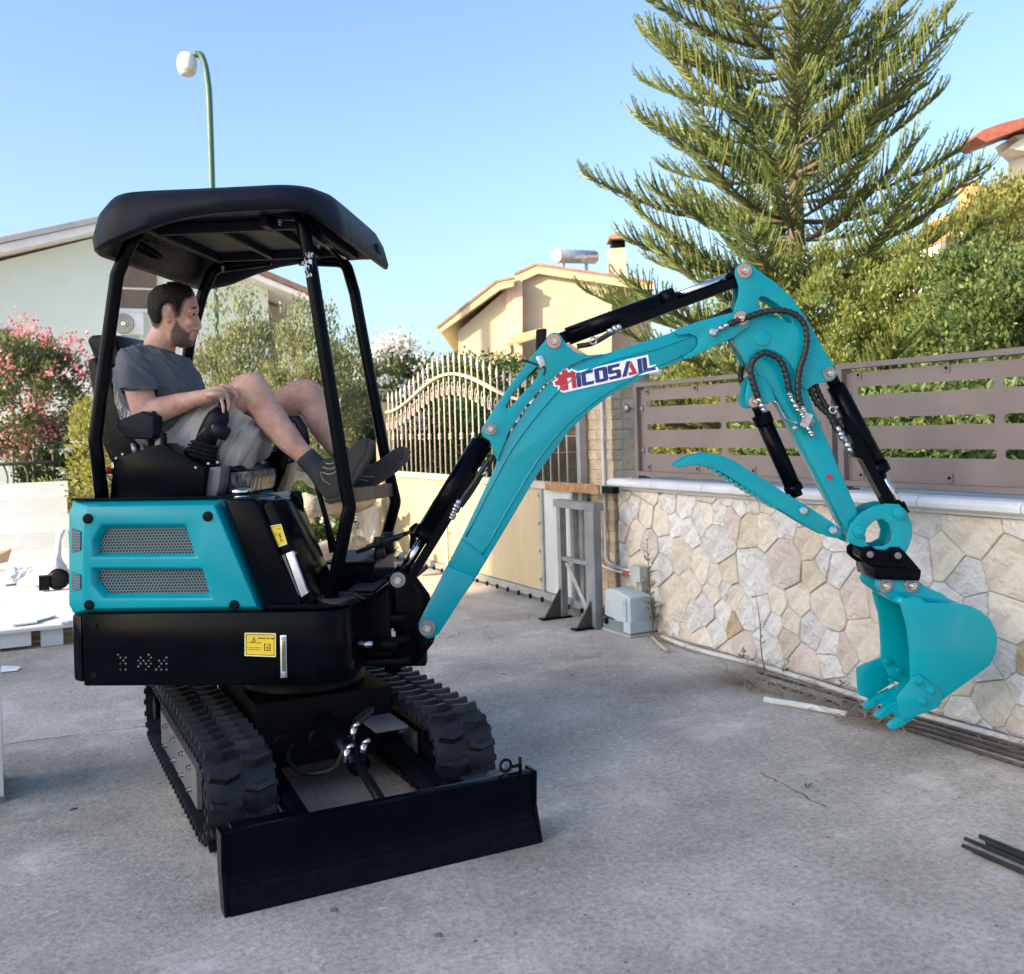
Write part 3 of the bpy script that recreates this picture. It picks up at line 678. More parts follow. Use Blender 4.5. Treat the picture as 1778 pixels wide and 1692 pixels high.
def clump_points(r_, c, rad, K, n, cr, shell=.55, gaps=0):
    cen = []
    while len(cen) < K:
        p = r_.uniform(-1,1,3); l = np.linalg.norm(p)
        if shell < l < 1: cen.append(p)
    cen = np.array(cen); k = r_.randint(K, size=n)
    off = r_.normal(size=(n,3)); off /= np.linalg.norm(off,axis=1,keepdims=True); off *= (r_.uniform(0,1,(n,1))**.5)*np.array(cr)*r_.uniform(.6,1.2,(K,1))[k]
    pos = np.array(c)+cen[k]*np.array(rad)*(1-min(cr)/max(rad))+off
    out = off*.8+cen[k]*np.array(rad)*.35
    return pos, out
def shrub(name, label, cat, c, rad, n, leaf, mat, seed, K=60, cr=None, up=.5, trunk=None, group=None, flowers=None, asp=.22, shell=.45, stems=5, zmin=.03):
    """c: centre of the crown in world coordinates; trunk and limbs reach into it"""
    r_ = np.random.RandomState(seed); rr = random.Random(seed)
    base = Vector((c[0], c[1], 0)); rt = empty(name, base, label, cat, group)
    cr = cr or [x*.26 for x in rad]
    pos, out = clump_points(r_, c, rad, K, n, cr, shell); ok = pos[:,2] > zmin; pos, out = pos[ok], out[ok]
    d = out/np.linalg.norm(out,axis=1,keepdims=True)+r_.normal(size=out.shape)*.6+np.array([0,0,up])
    L_ = leaf*r_.uniform(.6,1.3,len(pos)); V, F = quad_pts(0, r_, pos, d, L_, L_*asp)
    from_np('crown', V, F, mat, rt)
    if trunk is not None:
        tm_ = MATS.get('bark') or pm('bark', (.10,.08,.06), .9, col2=(.18,.15,.12), scale=12, bump=.8, bscale=30, dist=.01)
        bm = BM(); h0 = max(.05, c[2]-rad[2]*.6)
        tube(bm, [base, base+Vector((.03,.02,h0*.5)), base+Vector((-.02,.03,h0))], [trunk*1.2,trunk,trunk*.9], 8)
        obj('trunk', bm, tm_, rt, smooth=True)
        bm = BM()
        for k in range(stems):
            q = Vector(c)+Vector((rr.uniform(-.45,.45)*rad[0], rr.uniform(-.45,.45)*rad[1], rr.uniform(-.2,.5)*rad[2])); p = base+Vector((0,0,h0*.8))
            tube(bm, [p, p.lerp(q,.5)+Vector((rr.uniform(-.08,.08),rr.uniform(-.08,.08),.08)), q], [trunk*.7,trunk*.4,trunk*.12], 6)
        obj('limbs', bm, tm_, rt, smooth=True)
    if flowers:
        m_, nf, sz, fk = flowers
        P2 = []
        for k in range(fk):
            p = r_.normal(size=3); p /= np.linalg.norm(p); p[2] = p[2]*.9+.1; ctr = np.array(c)+p*np.array(rad)*r_.uniform(.85,1.02)
            P2.append(ctr+r_.normal(size=(nf//fk,3))*sz*1.6)
        P2 = np.concatenate(P2); V, F = quad_pts(0, r_, P2, r_.normal(size=P2.shape), np.full(len(P2), sz), np.full(len(P2), sz*.5)); from_np('flowers', V, F, m_, rt)
    return rt
# ---- unseen building added left of view to cast the shade over the machine
M_STUC = pm('cream_stucco', (.55,.50,.40), .9, col2=(.62,.57,.48), scale=2, bump=.4, bscale=60, dist=.01)
M_TILE = pm('roof_tiles', (.24,.15,.11), .85, col2=(.34,.22,.17), scale=5, bump=.5, bscale=20)
M_GLASS = pm('window_glass', (.03,.035,.04), .08, scale=1)
M_SHUT = pm('shutter_brown', (.16,.115,.085), .6, col2=(.2,.15,.115), scale=4)
OH = empty('shade_building', (-27, 2.1, 0), 'tall narrow cream building far left, unseen, added to shade the yard', 'building')
bm = BM(); boxw(bm, -30, -24, -1.3, 5.5, -.01, 14.2); obj('wall', bm, M_STUC, OH)
bm = BM(); prism(bm, lambda a, b, c: Vector((a, b, c)), [(-30.3,14.202),(-23.7,14.202),(-23.7,14.35),(-27,15.2),(-30.3,14.35)], -1.5, 5.7); obj('roof', bm, M_TILE, OH)
for k in range(2):
    for zz in (1.1, 4.2, 7.3, 10.4):
        yy = .6+k*3; bm = BM(); boxw(bm, -23.99, -23.92, yy-.55, yy+.55, zz, zz+1.4); wn = obj('window', bm, M_SHUT, OH, bevel=.01)
        bm = BM(); boxw(bm, -23.918, -23.90, yy-.45, yy+.45, zz+.08, zz+1.32); obj('pane', bm, M_GLASS, wn)
# ---- pale green house, left background
M_GRN = pm('pale_green_stucco', (.70,.79,.70), .9, col2=(.76,.84,.76), scale=.8, bump=.2, bscale=50, dist=.01)
M_WTRIM = pm('white_trim', (.72,.72,.70), .7); M_GRYW = pm('grey_brown_wall', (.33,.30,.25), .9)
HY = 25.0; GHS = empty('green_house', (2.6, HY+4, 0), 'pale green gabled house with a wall-mounted air conditioner, left background', 'house')
Wy = lambda a, b, c: Vector((a, b, c))
bm = BM(); prism(bm, Wy, [(-2.0,-.01),(6.0,-.01),(6.0,5.02),(2.6,6.25),(-2.0,4.75)], HY, HY+9); obj('wall', bm, M_GRN, GHS)
bm = BM(); prism(bm, Wy, [(6.003,-.01),(6.62,-.01),(6.62,4.7),(6.003,4.95)], HY+1.2, HY+8); obj('side_wall', bm, M_GRYW, GHS)
bm = BM(); prism(bm, Wy, [(2.6,6.28),(7.1,4.62),(7.1,4.76),(2.6,6.46)], HY-.55, HY+9.4); rf = obj('roof', bm, M_WTRIM, GHS)
bm = BM(); prism(bm, Wy, [(2.6,6.465),(7.15,4.765),(7.15,4.90),(2.6,6.62)], HY-.60, HY+9.5); obj('roof_tiles', bm, M_TILE, rf)
bm = BM(); prism(bm, Wy, [(2.597,6.28),(2.597,6.46),(-2.6,4.90),(-2.6,4.72)], HY-.55, HY+9.4); rf2 = obj('roof', bm, M_WTRIM, GHS)
bm = BM(); prism(bm, Wy, [(2.597,6.465),(2.597,6.60),(-2.7,5.02),(-2.7,4.905)], HY-.60, HY+9.5); obj('roof_tiles', bm, pm('grey_blue_roof', (.28,.32,.40), .7, col2=(.45,.40,.40), scale=2), rf2)
x0, x1 = atY(213,HY), atY(279,HY)
def zY(px, py, Y):                              # height of a picture point on the plane Y=const
    X = atY(px, Y); dep = X*sn+Y*cs; return pxl(px, py, dep)[1]
bm = BM(); boxw(bm, x0, x1, HY-.05, HY-.003, zY(240,536,HY), zY(240,462,HY)); wn = obj('window', bm, M_SHUT, GHS, bevel=.01)
bm = BM(); boxw(bm, x0-.03, x1+.03, HY-.07, HY-.052, zY(240,502,HY)-.02, zY(240,502,HY)+.02); obj('shutter_bar', bm, M_WTRIM, wn)
bm = BM(); boxw(bm, x0-.05, x1+.05, HY-.10, HY-.003, zY(240,540,HY)-.04, zY(240,537,HY)); obj('sill', bm, M_WTRIM, wn)
bm = BM(); boxw(bm, atY(2,HY)-.6, atY(28,HY), HY-.05, HY-.003, zY(10,625,HY), zY(10,572,HY)); wn = obj('window', bm, M_SHUT, GHS, bevel=.01)
bm = BM(); boxw(bm, atY(2,HY)-.5, atY(26,HY)-.04, HY-.07, HY-.052, zY(10,622,HY), zY(10,580,HY)); obj('pane', bm, M_GLASS, wn)
bm = BM(); boxw(bm, atY(318,HY), atY(350,HY)+.25, HY-.05, HY-.003, zY(330,690,HY), zY(330,590,HY)); wn = obj('roller_shutter', bm, M_WTRIM, GHS)
for k in range(14):
    z = zY(330,690,HY)+.03+k*(zY(330,590,HY)-zY(330,690,HY))/14; bm = BM(); boxw(bm, atY(318,HY)+.02, atY(350,HY)+.23, HY-.066, HY-.052, z, z+.06); obj('shutter_slat', bm, M_WTRIM, wn)
ACo = empty('air_conditioner', (atY(228,HY), HY-.2, zY(228,581,HY)), 'white air conditioner unit on the green house wall below the shuttered window', 'air conditioner')
bm = BM(); boxw(bm, atY(201,HY-.3), atY(254,HY-.3), HY-.36, HY-.06, zY(228,580,HY-.3), zY(228,543,HY-.3)); obj('casing', bm, M_WTRIM, ACo, bevel=.02)
xf = atY(219,HY-.36); zz = zY(219,562,HY-.36); bm = lathe(BM(), (xf,HY-.362,zz), (0,-1,0), [(0,.235),(.012,.235),(.014,.2)], 24); fn = obj('fan_grille', bm, pm('fan_dark', (.16,.17,.17), .5), ACo, smooth=True)
for k in range(4): bm = BM(); tube(bm, [Vector((xf+(.05+.05*k)*math.cos(t),HY-.379,zz+(.05+.05*k)*math.sin(t))) for t in [i*math.pi/10 for i in range(21)]], .006, 5); obj('grille_ring', bm, M_WTRIM, fn)
bm = lathe(BM(), (xf,HY-.38,zz), (0,-1,0), [(0,.05),(.01,.05)], 14); obj('fan_hub', bm, M_WTRIM, fn)
for sx in (-.25,.25): bm = BM(); boxw(bm, xf+.15+sx-.02, xf+.15+sx+.02, HY-.36, HY-.003, zY(228,581,HY)-.06, zY(228,581,HY)-.015); obj('wall_bracket', bm, M_WTRIM, ACo)
# ---- street lamp
LD = 19.0; lb = PX(374, 545, LD); lb.z = 0
LMP = empty('street_lamp', lb, 'tall green street lamp with a white head above the canopy', 'street lamp')
M_POLE = pm('green_pole_paint', (.035,.10,.075), .5, col2=(.05,.13,.10), scale=3)
tp = PX(356, 110, LD); h_ = tp.z; rt_ = CW(-1,0,0)-CW(0,0,0)
P = [lb, lb+Vector((0,0,3)), lb+Vector((0,0,h_-1.2)), lb+Vector((0,0,h_-.3))+rt_*.03, lb+Vector((0,0,h_+.12))+rt_*.12, lb+Vector((0,0,h_+.18))+rt_*.26]
obj('pole', tube(BM(), spline(P, 6), .062, 10), M_POLE, LMP, smooth=True)
hc = lb+Vector((0,0,h_+.02))+rt_*.40; bm = lathe(BM(), hc+Vector((0,0,-.20)), (0,0,1), [(0,.15),(.06,.17),(.16,.185),(.28,.175),(.36,.12),(.39,.04)], 18)
hd = obj('lamp_head', bm, pm('lamp_white', (.62,.58,.54), .5), LMP, smooth=True)
bm = lathe(BM(), hc+Vector((0,0,-.21)), (0,0,1), [(-.03,.11),(0,.145),(.008,.145)], 18); obj('lamp_glass', bm, pm('lamp_diffuser', (.5,.47,.45), .3), hd, smooth=True)
bm = BM(); tube(bm, [P[-2], P[-1], hc+Vector((0,0,.10))-rt_*.05], .05, 8); obj('lamp_arm', bm, M_POLE, LMP, smooth=True)
# ---- yellow house beyond the gate
YD = 22.0; YH = empty('yellow_house', CW(1.0, YD+3, 0), 'yellow house with stepped gable roof and a chimney beyond the gate', 'house')
M_YW = pm('yellow_stucco', (.47,.41,.29), .9, col2=(.53,.47,.34), scale=1, bump=.3, bscale=40, dist=.01)
M_YF = pm('yellow_fascia', (.49,.40,.23), .7, col2=(.55,.46,.28), scale=2)
M_PNK = pm('pink_beige_wall', (.55,.42,.32), .9)
def cprism(name, px, d0, d1, mat, par, bevel=0, dref=None):
    ol = [pxl(x, y, dref or d0) for x, y in px]; bm = prism(BM(), lambda a, b, c: CW(a, b, c), ol, d0, d1); return obj(name, bm, mat, par, bevel=bevel)
cprism('gable_wall', [(796,575),(885,498),(885,752),(796,752)], YD, YD+6, M_YW, YH)
cprism('corner_pier', [(879,496),(907,484),(907,752),(879,752)], YD-.05, YD+.9, M_PNK, YH)
cprism('front_wall', [(904,488),(938,474),(1062,497),(1062,752),(904,752)], YD+.22, YD+7, M_YW, YH)
cprism('side_wall', [(1062,494),(1130,500),(1130,752),(1062,752)], YD+1.2, YD+6, M_PNK, YH)
rf = cprism('gable_roof', [(759,571),(862,490),(892,484),(892,497),(868,503),(766,577)], YD-.25, YD+7, M_YF, YH)
cprism('roof_tiles', [(757,568),(860,487),(893,480),(892,484),(862,490),(759,571)], YD-.27, YD+7.1, M_TILE, rf)
rf = cprism('front_roof', [(893,478),(930,461),(1112,488),(1135,492),(1135,503),(1110,502),(934,475),(900,491)], YD+.08, YD+8, M_YF, YH)
cprism('roof_tiles', [(893,474),(930,456.5),(1113,484),(1137,489),(1135,492),(1112,488),(930,461),(893,478)], YD+.06, YD+8.1, M_TILE, rf)
ch = cprism('chimney', [(1059,432),(1086,430),(1088,492),(1060,490)], YD+2.5, YD+3.1, M_YW, YH)
cprism('chimney_louvre', [(1062,412),(1085,411),(1086,430),(1062,431)], YD+2.6, YD+3.0, M_BLKM, ch)
cprism('chimney_cap', [(1057,411),(1073,402),(1090,410),(1089,414),(1058,415)], YD+2.4, YD+3.2, M_TILE, ch)
TK = empty('solar_water_tank', PX(1000, 452, YD+2), 'silver solar water tank lying on the yellow house roof', 'water tank')
bm = BM(); cyl(bm, PX(966,445,YD+1.6), PX(1031,447,YD+2.6), .165, n=20); obj('tank', bm, pm('tank_silver', (.42,.45,.5), .3, .6), TK, smooth=True)
bm = lathe(BM(), PX(968,445,YD+1.63), PX(966,445,YD+1.6)-PX(1031,447,YD+2.6), [(0,.172),(.03,.172),(.05,.14)], 18); obj('tank_end', bm, M_YW, TK, smooth=True)
for px in (978, 1018): bm = BM(); q = PX(px,462,YD+2); box(bm, q, (.06,.06,.25)); obj('tank_stand', bm, M_GAL, TK)
PR = empty('porch_roof', PX(910, 590, YD-1), 'small terracotta porch roof on wooden brackets on the yellow house', 'porch roof')
bm = BM(); q = [PX(880,597,YD-1.3), PX(940,580,YD-1.3), PX(940,570,YD-.14), PX(884,585,YD-.14)]; add_poly(bm, q); add_poly(bm, [p+Vector((0,0,-.06)) for p in q][::-1])
for i in range(4): p, r2 = q[i], q[(i+1)%4]; add_poly(bm, [p, p+Vector((0,0,-.06)), r2+Vector((0,0,-.06)), r2])
bmesh.ops.remove_doubles(bm, verts=bm.verts[:], dist=1e-5); bmesh.ops.recalc_face_normals(bm, faces=bm.faces[:]); obj('tiles', bm, pm('porch_terracotta', (.50,.27,.13), .8, col2=(.6,.36,.2), scale=6), PR)  # terracotta base with slightly paler mottling
for px in (888, 932): bm = BM(); tube(bm, [PX(px,598,YD-1.2), PX(px+2,612,YD-.15)], .04, 6); obj('bracket', bm, M_SHUT, PR)
# ---- right-hand house among the trees
RD = 21.0; RH = empty('orange_roof_house', CW(9.5, RD+3, 0), 'white house with orange tiled roofs half hidden behind the right-hand trees', 'house')
M_WW = pm('white_house_wall', (.62,.62,.62), .85); M_OT = pm('orange_tiles', (.50,.22,.10), .8, col2=(.60,.32,.17), scale=7, bump=.6, bscale=12)
cprism('wall', [(1560,430),(1700,430),(1778,430),(1900,430),(1900,760),(1560,760)], RD+1, RD+2.4, M_WW, RH)
cprism('bay', [(1648,368),(1694,362),(1694,600),(1648,600)], RD, RD+1.0, M_WW, RH)
for px in (1652, 1668, 1688): cprism('column', [(px-4,372),(px+4,371),(px+4,520),(px-4,520)], RD-.2, RD-.02, M_WTRIM, RH)
cprism('bay_window', [(1674,378),(1684,377),(1684,470),(1674,470)], RD-.03, RD-.004, M_GLASS, RH)
cprism('upper_wall', [(1694,370),(1900,280),(1900,600),(1694,600)], RD+.4, RD+1.6, M_WW, RH)
cprism('roof', [(1645,372),(1700,354),(1790,296),(1900,240),(1900,252),(1790,310),(1700,368),(1648,382)], RD-.5, RD+.9, M_OT, RH)
cprism('lower_roof', [(1570,425),(1600,408),(1649,388),(1649,416),(1600,432)], RD-.8, RD+.2, M_OT, RH)
cprism('chimney', [(1683,316),(1702,314),(1704,355),(1684,360)], RD+1, RD+1.6, M_OT, RH)
TD = 26.0; TH = empty('eaves_house', CW(14, TD+3, 0), 'red tiled roof corner of a tall house at the upper right edge', 'house')
cprism('eaves', [(1694,238),(1706,226),(1740,214),(1778,204),(1980,150),(1980,190),(1778,222),(1712,247)], TD, TD+1.2, pm('dark_red_tiles', (.22,.06,.045), .8, col2=(.30,.10,.07), scale=8), TH)
cprism('wall', [(1762,236),(1980,195),(1980,760),(1790,760),(1790,262)], TD+.4, TD+1.6, M_STUC, TH)
cprism('lower_eaves', [(1750,258),(1775,240),(1800,236),(1800,264)], TD+.3, TD+1.0, M_STUC, TH)
# ---- araucaria
AD = 12.5; ab = PX(1388, 560, AD); ab.z = 0
AR = empty('araucaria_tree', ab, 'tall feathery conifer with upswept branches behind the fence', 'tree')
M_ARA = leafmat('araucaria_needles', (.085,.14,.05), (.17,.22,.075), (.31,.335,.125), .4)
M_ARB = pm('araucaria_bark', (.085,.065,.05), .9, col2=(.15,.12,.09), scale=10, bump=.6, bscale=30, dist=.01)
rr = random.Random(77); r_ = np.random.RandomState(77)
AH = 9.2
obj('trunk', tube(BM(), [ab+Vector((.02*math.sin(z*2), .02*math.cos(z*1.7), z)) for z in [i*AH/14 for i in range(15)]], [.13*(1-.9*i/14)+.012 for i in range(15)], 10), M_ARB, AR, smooth=True)
lb_bm = BM(); pos_l, dir_l, len_l = [], [], []; PV, PF = [], []
def branch(p0, az, L_, el, twigs=True, droop=.0):
    """an upswept limb with rope-like twigs standing along both sides of it"""
    d0 = Vector((math.cos(az)*math.cos(el), math.sin(az)*math.cos(el), math.sin(el)))
    n = 9; P = []
    for i in range(n+1):
        t = i/n; bend = .13*t*t*L_-droop*math.sin(t*math.pi)*L_*.12
        P.append(p0+d0*L_*t+Vector((0,0,bend)))
    tube(lb_bm, P, [.026*(1-.8*i/n)*(L_/2.4+.3) for i in range(n+1)], 5, False)
    side = d0.cross(Vector((0,0,1))).normalized(); nt_ = int(L_*40)
    for k in range(nt_):
        t = .20+.80*(k/nt_); i = min(n-1, int(t*n)); p = P[i].lerp(P[i+1], t*n-i)
        s = 1 if k % 2 else -1
        tl = (.15+.50*math.sin(math.pi*min(1,(t-.12)*1.02))**.8)*rr.uniform(.75,1.15)*min(1,L_/1.6)*.82
        out = (d0*rr.uniform(.45,.75)+side*s*rr.uniform(.35,.8)+Vector((0,0,rr.uniform(.05,.35)))).normalized()
        Q = [p]; q = p.copy(); dd = out.copy()
        for m_ in range(4):
            q = q+dd*tl/4; Q.append(q.copy()); dd = (dd+Vector((0,0,.32))).normalized()
        base = len(PV); rad = .0125
        for m_, q in enumerate(Q):
            dd = (Q[min(m_+1,4)]-Q[max(m_-1,0)]).normalized(); u = dd.cross(Vector((.3,.2,1))).normalized(); v = dd.cross(u)
            for a in range(3): PV.append(tuple(q+(u*math.cos(a*2.094)+v*math.sin(a*2.094))*rad*(1-.55*m_/4)))
        for m_ in range(4):
            for a in range(3): PF.append((base+m_*3+a, base+m_*3+(a+1)%3, base+m_*3+3+(a+1)%3, base+m_*3+3+a))
        for m_ in range(9):                     # needles roughen the twig
            tt = rr.uniform(.1,1)*4; j = min(3,int(tt)); q = Q[j].lerp(Q[j+1], tt-j); e_ = (Q[j+1]-Q[j]).normalized()
            pos_l.append(q); dir_l.append(e_+Vector((rr.uniform(-.8,.8),rr.uniform(-.8,.8),rr.uniform(-.4,.8)))); len_l.append(rr.uniform(.035,.065))
z = 1.2; wi = 0
while z < AH:
    t = (z-1.0)/(AH-1.0); Lm = 2.75*(1-t)**.66+.25
    nbr = 7 if t < .6 else 5; a0 = rr.uniform(0, 6.28)
    for k in range(nbr):
        if rr.random() < .04: continue
        branch(ab+Vector((0,0,z+rr.uniform(-.08,.08))), a0+2*math.pi*k/nbr+rr.uniform(-.2,.2), Lm*rr.uniform(.66,1.14), R(rr.uniform(2,24) if z > 2.4 else rr.uniform(-4,10)), droop=.5)
    z += .25+.09*rr.random(); wi += 1
obj('limbs', lb_bm, M_ARB, AR, smooth=True)
V, F = quad_pts(len(PV), r_, np.array([tuple(p) for p in pos_l]), np.array([tuple(p) for p in dir_l]), np.array(len_l), np.array(len_l)*.14)
from_np('crown', np.concatenate([np.array(PV), V]), PF+F.tolist(), M_ARA, AR)
# ---- shrubs and trees
L_OLI = leafmat('olive_leaves', (.13,.16,.085), (.20,.225,.12), (.29,.29,.15), .35)
L_YGR = leafmat('yellow_green_leaves', (.15,.17,.045), (.23,.24,.07), (.32,.30,.10), .4)
L_LAU = leafmat('laurel_leaves', (.045,.085,.03), (.09,.14,.045), (.18,.22,.075), .35, .5)
L_MGR = leafmat('mid_green_leaves', (.10,.145,.045), (.19,.235,.07), (.31,.33,.11), .42)
L_DRK = leafmat('dark_leaves', (.018,.04,.015), (.032,.062,.02), (.05,.085,.03), .2)
L_HED = leafmat('hedge_leaves', (.03,.07,.018), (.05,.10,.025), (.08,.14,.035), .25)
L_OLE = leafmat('oleander_leaves', (.07,.10,.045), (.11,.14,.065), (.16,.18,.08), .3)
F_PNK = leafmat('pink_petals', (.48,.10,.15), (.55,.19,.23), (.62,.32,.34), .3)
F_WHT = leafmat('white_petals', (.60,.57,.58), (.68,.66,.67), (.75,.74,.74), .3)
def at(px, py, dep): return PX(px, py, dep)
c = at(410, 625, 12.0); shrub('olive_tree', 'grey-green olive tree in front of the green house, left of the post', 'tree', (c.x,c.y,1.75), (.62,.62,1.55), 17000, .052, L_OLI, 1, 130, [.17,.17,.22], 1.2, .06, 'olive trees behind the machine')
c = at(535, 640, 11.5); shrub('olive_tree', 'taller olive tree seen through the canopy posts beside the far knee', 'tree', (c.x,c.y,1.65), (.62,.7,1.45), 17000, .052, L_OLI, 2, 130, [.17,.17,.22], 1.2, .06, 'olive trees behind the machine')
c = at(600, 640, 13.5); shrub('olive_tree', 'darker slim tree between the olive and the white oleander', 'tree', (c.x,c.y,1.5), (.6,.7,1.35), 11000, .055, L_OLE, 3, 100, [.17,.17,.2], 1.3, .05, 'olive trees behind the machine')
c = at(690, 680, 14.5); shrub('white_oleander', 'white-flowering oleander bush left of the arched gate', 'bush', (c.x,c.y,1.45), (.85,.9,1.35), 8000, .09, L_OLE, 4, 90, [.22,.22,.22], .8, .05, None, (F_WHT, 4200, .05, 130))
c = at(650, 745, 13.0); shrub('dark_bush', 'dark green bush under the white oleander behind the gate post', 'bush', (c.x,c.y,.8), (.8,.5,.7), 4500, .08, L_DRK, 5, 60)
c = at(40, 690, 13.0); shrub('pink_oleander', 'pink-flowering oleander tree at the left edge', 'tree', (c.x,c.y,1.98), (.98,.9,.98), 12000, .07, L_OLE, 6, 100, [.22,.22,.18], .7, .06, None, (F_PNK, 2300, .045, 95), stems=9)
c = at(100, 790, 12.5); shrub('dark_bush', 'low dark green bush under the pink oleander', 'bush', (c.x,c.y,.95), (.55,.4,.42), 4000, .07, L_DRK, 7, 60)
c = at(195, 770, 10.0); shrub('yellow_green_bush', 'yellow-green feathery bush behind the seat', 'bush', (c.x,c.y,1.15), (.42,.4,1.0), 9000, .055, L_YGR, 8, 90, [.13,.13,.16], 1.0, .03)
c = at(110, 850, 11.0); shrub('yellow_green_bush', 'low sunlit straw-green bush behind the crate boards', 'bush', (c.x,c.y,.55), (.55,.4,.5), 5000, .06, L_YGR, 9, 60)
def hedge(name, label, p0, p1, h, th, n, leaf, mat, seed, cat='hedge', z0=0.0):
    r_ = np.random.RandomState(seed); p0, p1 = np.array(p0[:2]), np.array(p1[:2]); d = p1-p0; L_ = np.linalg.norm(d); d /= L_; q = np.array([-d[1], d[0]])
    t = r_.uniform(0,L_,n); s = r_.uniform(-1,1,n); s = np.sign(s)*np.abs(s)**.35*th/2; zz = z0+(h-z0)*r_.uniform(0,1,n)**.6+.06*np.sin(t*5)+r_.normal(size=n)*.05
    pos = np.stack([p0[0]+d[0]*t+q[0]*s, p0[1]+d[1]*t+q[1]*s, np.maximum(zz,.03)],1); dr = r_.normal(size=(n,3))+np.array([0,0,.8])
    L2 = leaf*r_.uniform(.6,1.3,n); V, F = quad_pts(0, r_, pos, dr, L2, L2*.28)
    rt = empty(name, ((p0[0]+p1[0])/2,(p0[1]+p1[1])/2,0), label, cat); from_np('foliage', V, F, mat, rt)
    bm = BM(); rr = random.Random(seed)
    for k in range(int(L_*2.2)):
        b = p0+d*(k+.5)/2.2; tube(bm, [(b[0],b[1],0),(b[0]+rr.uniform(-.08,.08),b[1],h*.5),(b[0]+rr.uniform(-.15,.15),b[1]+rr.uniform(-.1,.1),h*.9)], [.02,.015,.005], 5)
    obj('stems', bm, MATS['bark'], rt); return rt
c0, c1 = at(742, 700, 15.0), at(893, 700, 13.0)
hedge('hedge', 'clipped dark green hedge behind the arched gate', c0, c1, 2.33, 1.0, 15000, .075, L_HED, 1)
c0, c1 = at(1120, 700, 13.5), at(1330, 700, 11.5)
hedge('hedge', 'loose yellow-green hedge behind the nearer fence panel', c0, c1, 1.75, .8, 8000, .08, L_YGR, 2)
c0, c1 = at(1330, 700, 9.6), at(1800, 700, 6.8)
hedge('hedge', 'dark green hedge close behind the right fence panel', c0, c1, 1.62, .9, 12000, .085, L_LAU, 3)
c = at(1735, 470, 9.6); shrub('laurel_tree', 'big light green leafy tree right of the conifer', 'tree', (c.x,c.y,1.75), (1.05,1.1,1.5), 42000, .056, L_LAU, 11, 190, [.26,.26,.24], .5, .10, None, None, .3, stems=7, shell=.25)
c = at(1775, 380, 11.5); shrub('laurel_tree', 'taller leafy tree at the right edge below the red roof corner', 'tree', (c.x,c.y,2.3), (1.1,1.2,2.15), 32000, .06, L_YGR, 12, 150, [.3,.3,.3], .5, .10, None, None, .3, stems=8)
c = at(1575, 500, 11.0); shrub('yellow_green_bush', 'sunlit mid-green bush at the lower right of the conifer', 'bush', (c.x,c.y,1.75), (1.25,.9,1.8), 34000, .055, L_MGR, 13, 150, [.22,.22,.2], .7, .05)
c = at(1170, 640, 14.0); shrub('yellow_green_bush', 'yellow-green bush between the boom and the brick pillar', 'bush', (c.x,c.y,1.4), (1.2,.9,1.1), 9000, .085, L_YGR, 14, 90, [.22,.22,.2], .7, .05)
c = at(1440, 560, 11.0); shrub('yellow_green_bush', 'light green bush in front of the conifer trunk above the fence', 'bush', (c.x,c.y,1.7), (1.15,.8,1.75), 24000, .055, L_MGR, 15, 170, [.2,.2,.18], .7, .05, shell=.25)
c = at(1290, 570, 13.0); shrub('yellow_green_bush', 'light green bush behind the arm head left of the conifer', 'bush', (c.x,c.y,1.75), (1.3,.9,1.85), 22000, .06, L_MGR, 16, 170, [.22,.22,.2], .7, .05, shell=.25)
c = at(1700, 620, 9.0); shrub('dark_bush', 'dark green bush low behind the right fence panel', 'bush', (c.x,c.y,1.2), (1.5,.8,.95), 14000, .075, L_LAU, 17, 100, [.25,.25,.2], .5, .05, shell=.25)
# ---- walls and things behind the machine
M_PLAS = pm('stained_plaster', (.42,.41,.38), .9, col2=(.56,.55,.52), scale=3, bump=.5, bscale=30, stretch=(1,1,.4), dist=.01)
bm = BM(); boxw(bm, 3.72, 3.95, 10.63, 13.4, 0, .82); tag(obj('plaster_wall', bm, M_PLAS, None, bevel=.01), 'low stained plaster wall continuing beyond the gate post', 'wall')
weed('climbing_plant', 3.62, 11.25, .62, 90, .10, M_WEED, 'green leafy plant in front of the low plaster wall', 'plant', 9, stems=4)
BW1 = empty('garden_wall', CW(-1.9, 15.5, 0), 'low brown block wall in dappled light behind the canopy posts', 'wall')
M_BLOCK = pm('brown_block', (.30,.20,.13), .9, col2=(.42,.31,.22), scale=5, bump=.6, bscale=20, isl=.15)
for k in range(6):
    for i in range(9):
        px0 = 575+i*.0; l0 = -2.75+i*.42+(.21 if k % 2 else 0)
        bm = BM(); prism(bm, lambda a, b, c: CW(a, b, c), [(l0,.02+k*.25),(l0+.41,.02+k*.25),(l0+.41,.26+k*.25),(l0,.26+k*.25)], 15.5, 15.7); obj('block', bm, M_BLOCK, BW1, bevel=.006)
TW = empty('tan_block_pier', CW(-1.75, 17, 0), 'tan block pier behind the left end of the arched gate', 'pier')
for k in range(9):
    bm = BM(); l0 = pxl(676,700,17)[0]; l1 = pxl(713,700,17)[0]; prism(bm, lambda a, b, c: CW(a, b, c), [(l0,.01+k*.19),(l1,.01+k*.19),(l1,.19+k*.19),(l0,.19+k*.19)], 17.0, 17.4); obj('block', bm, pm('tan_block', (.42,.33,.23), .9, col2=(.5,.41,.3), scale=5) if k == 0 else MATS['tan_block'], TW, bevel=.008)
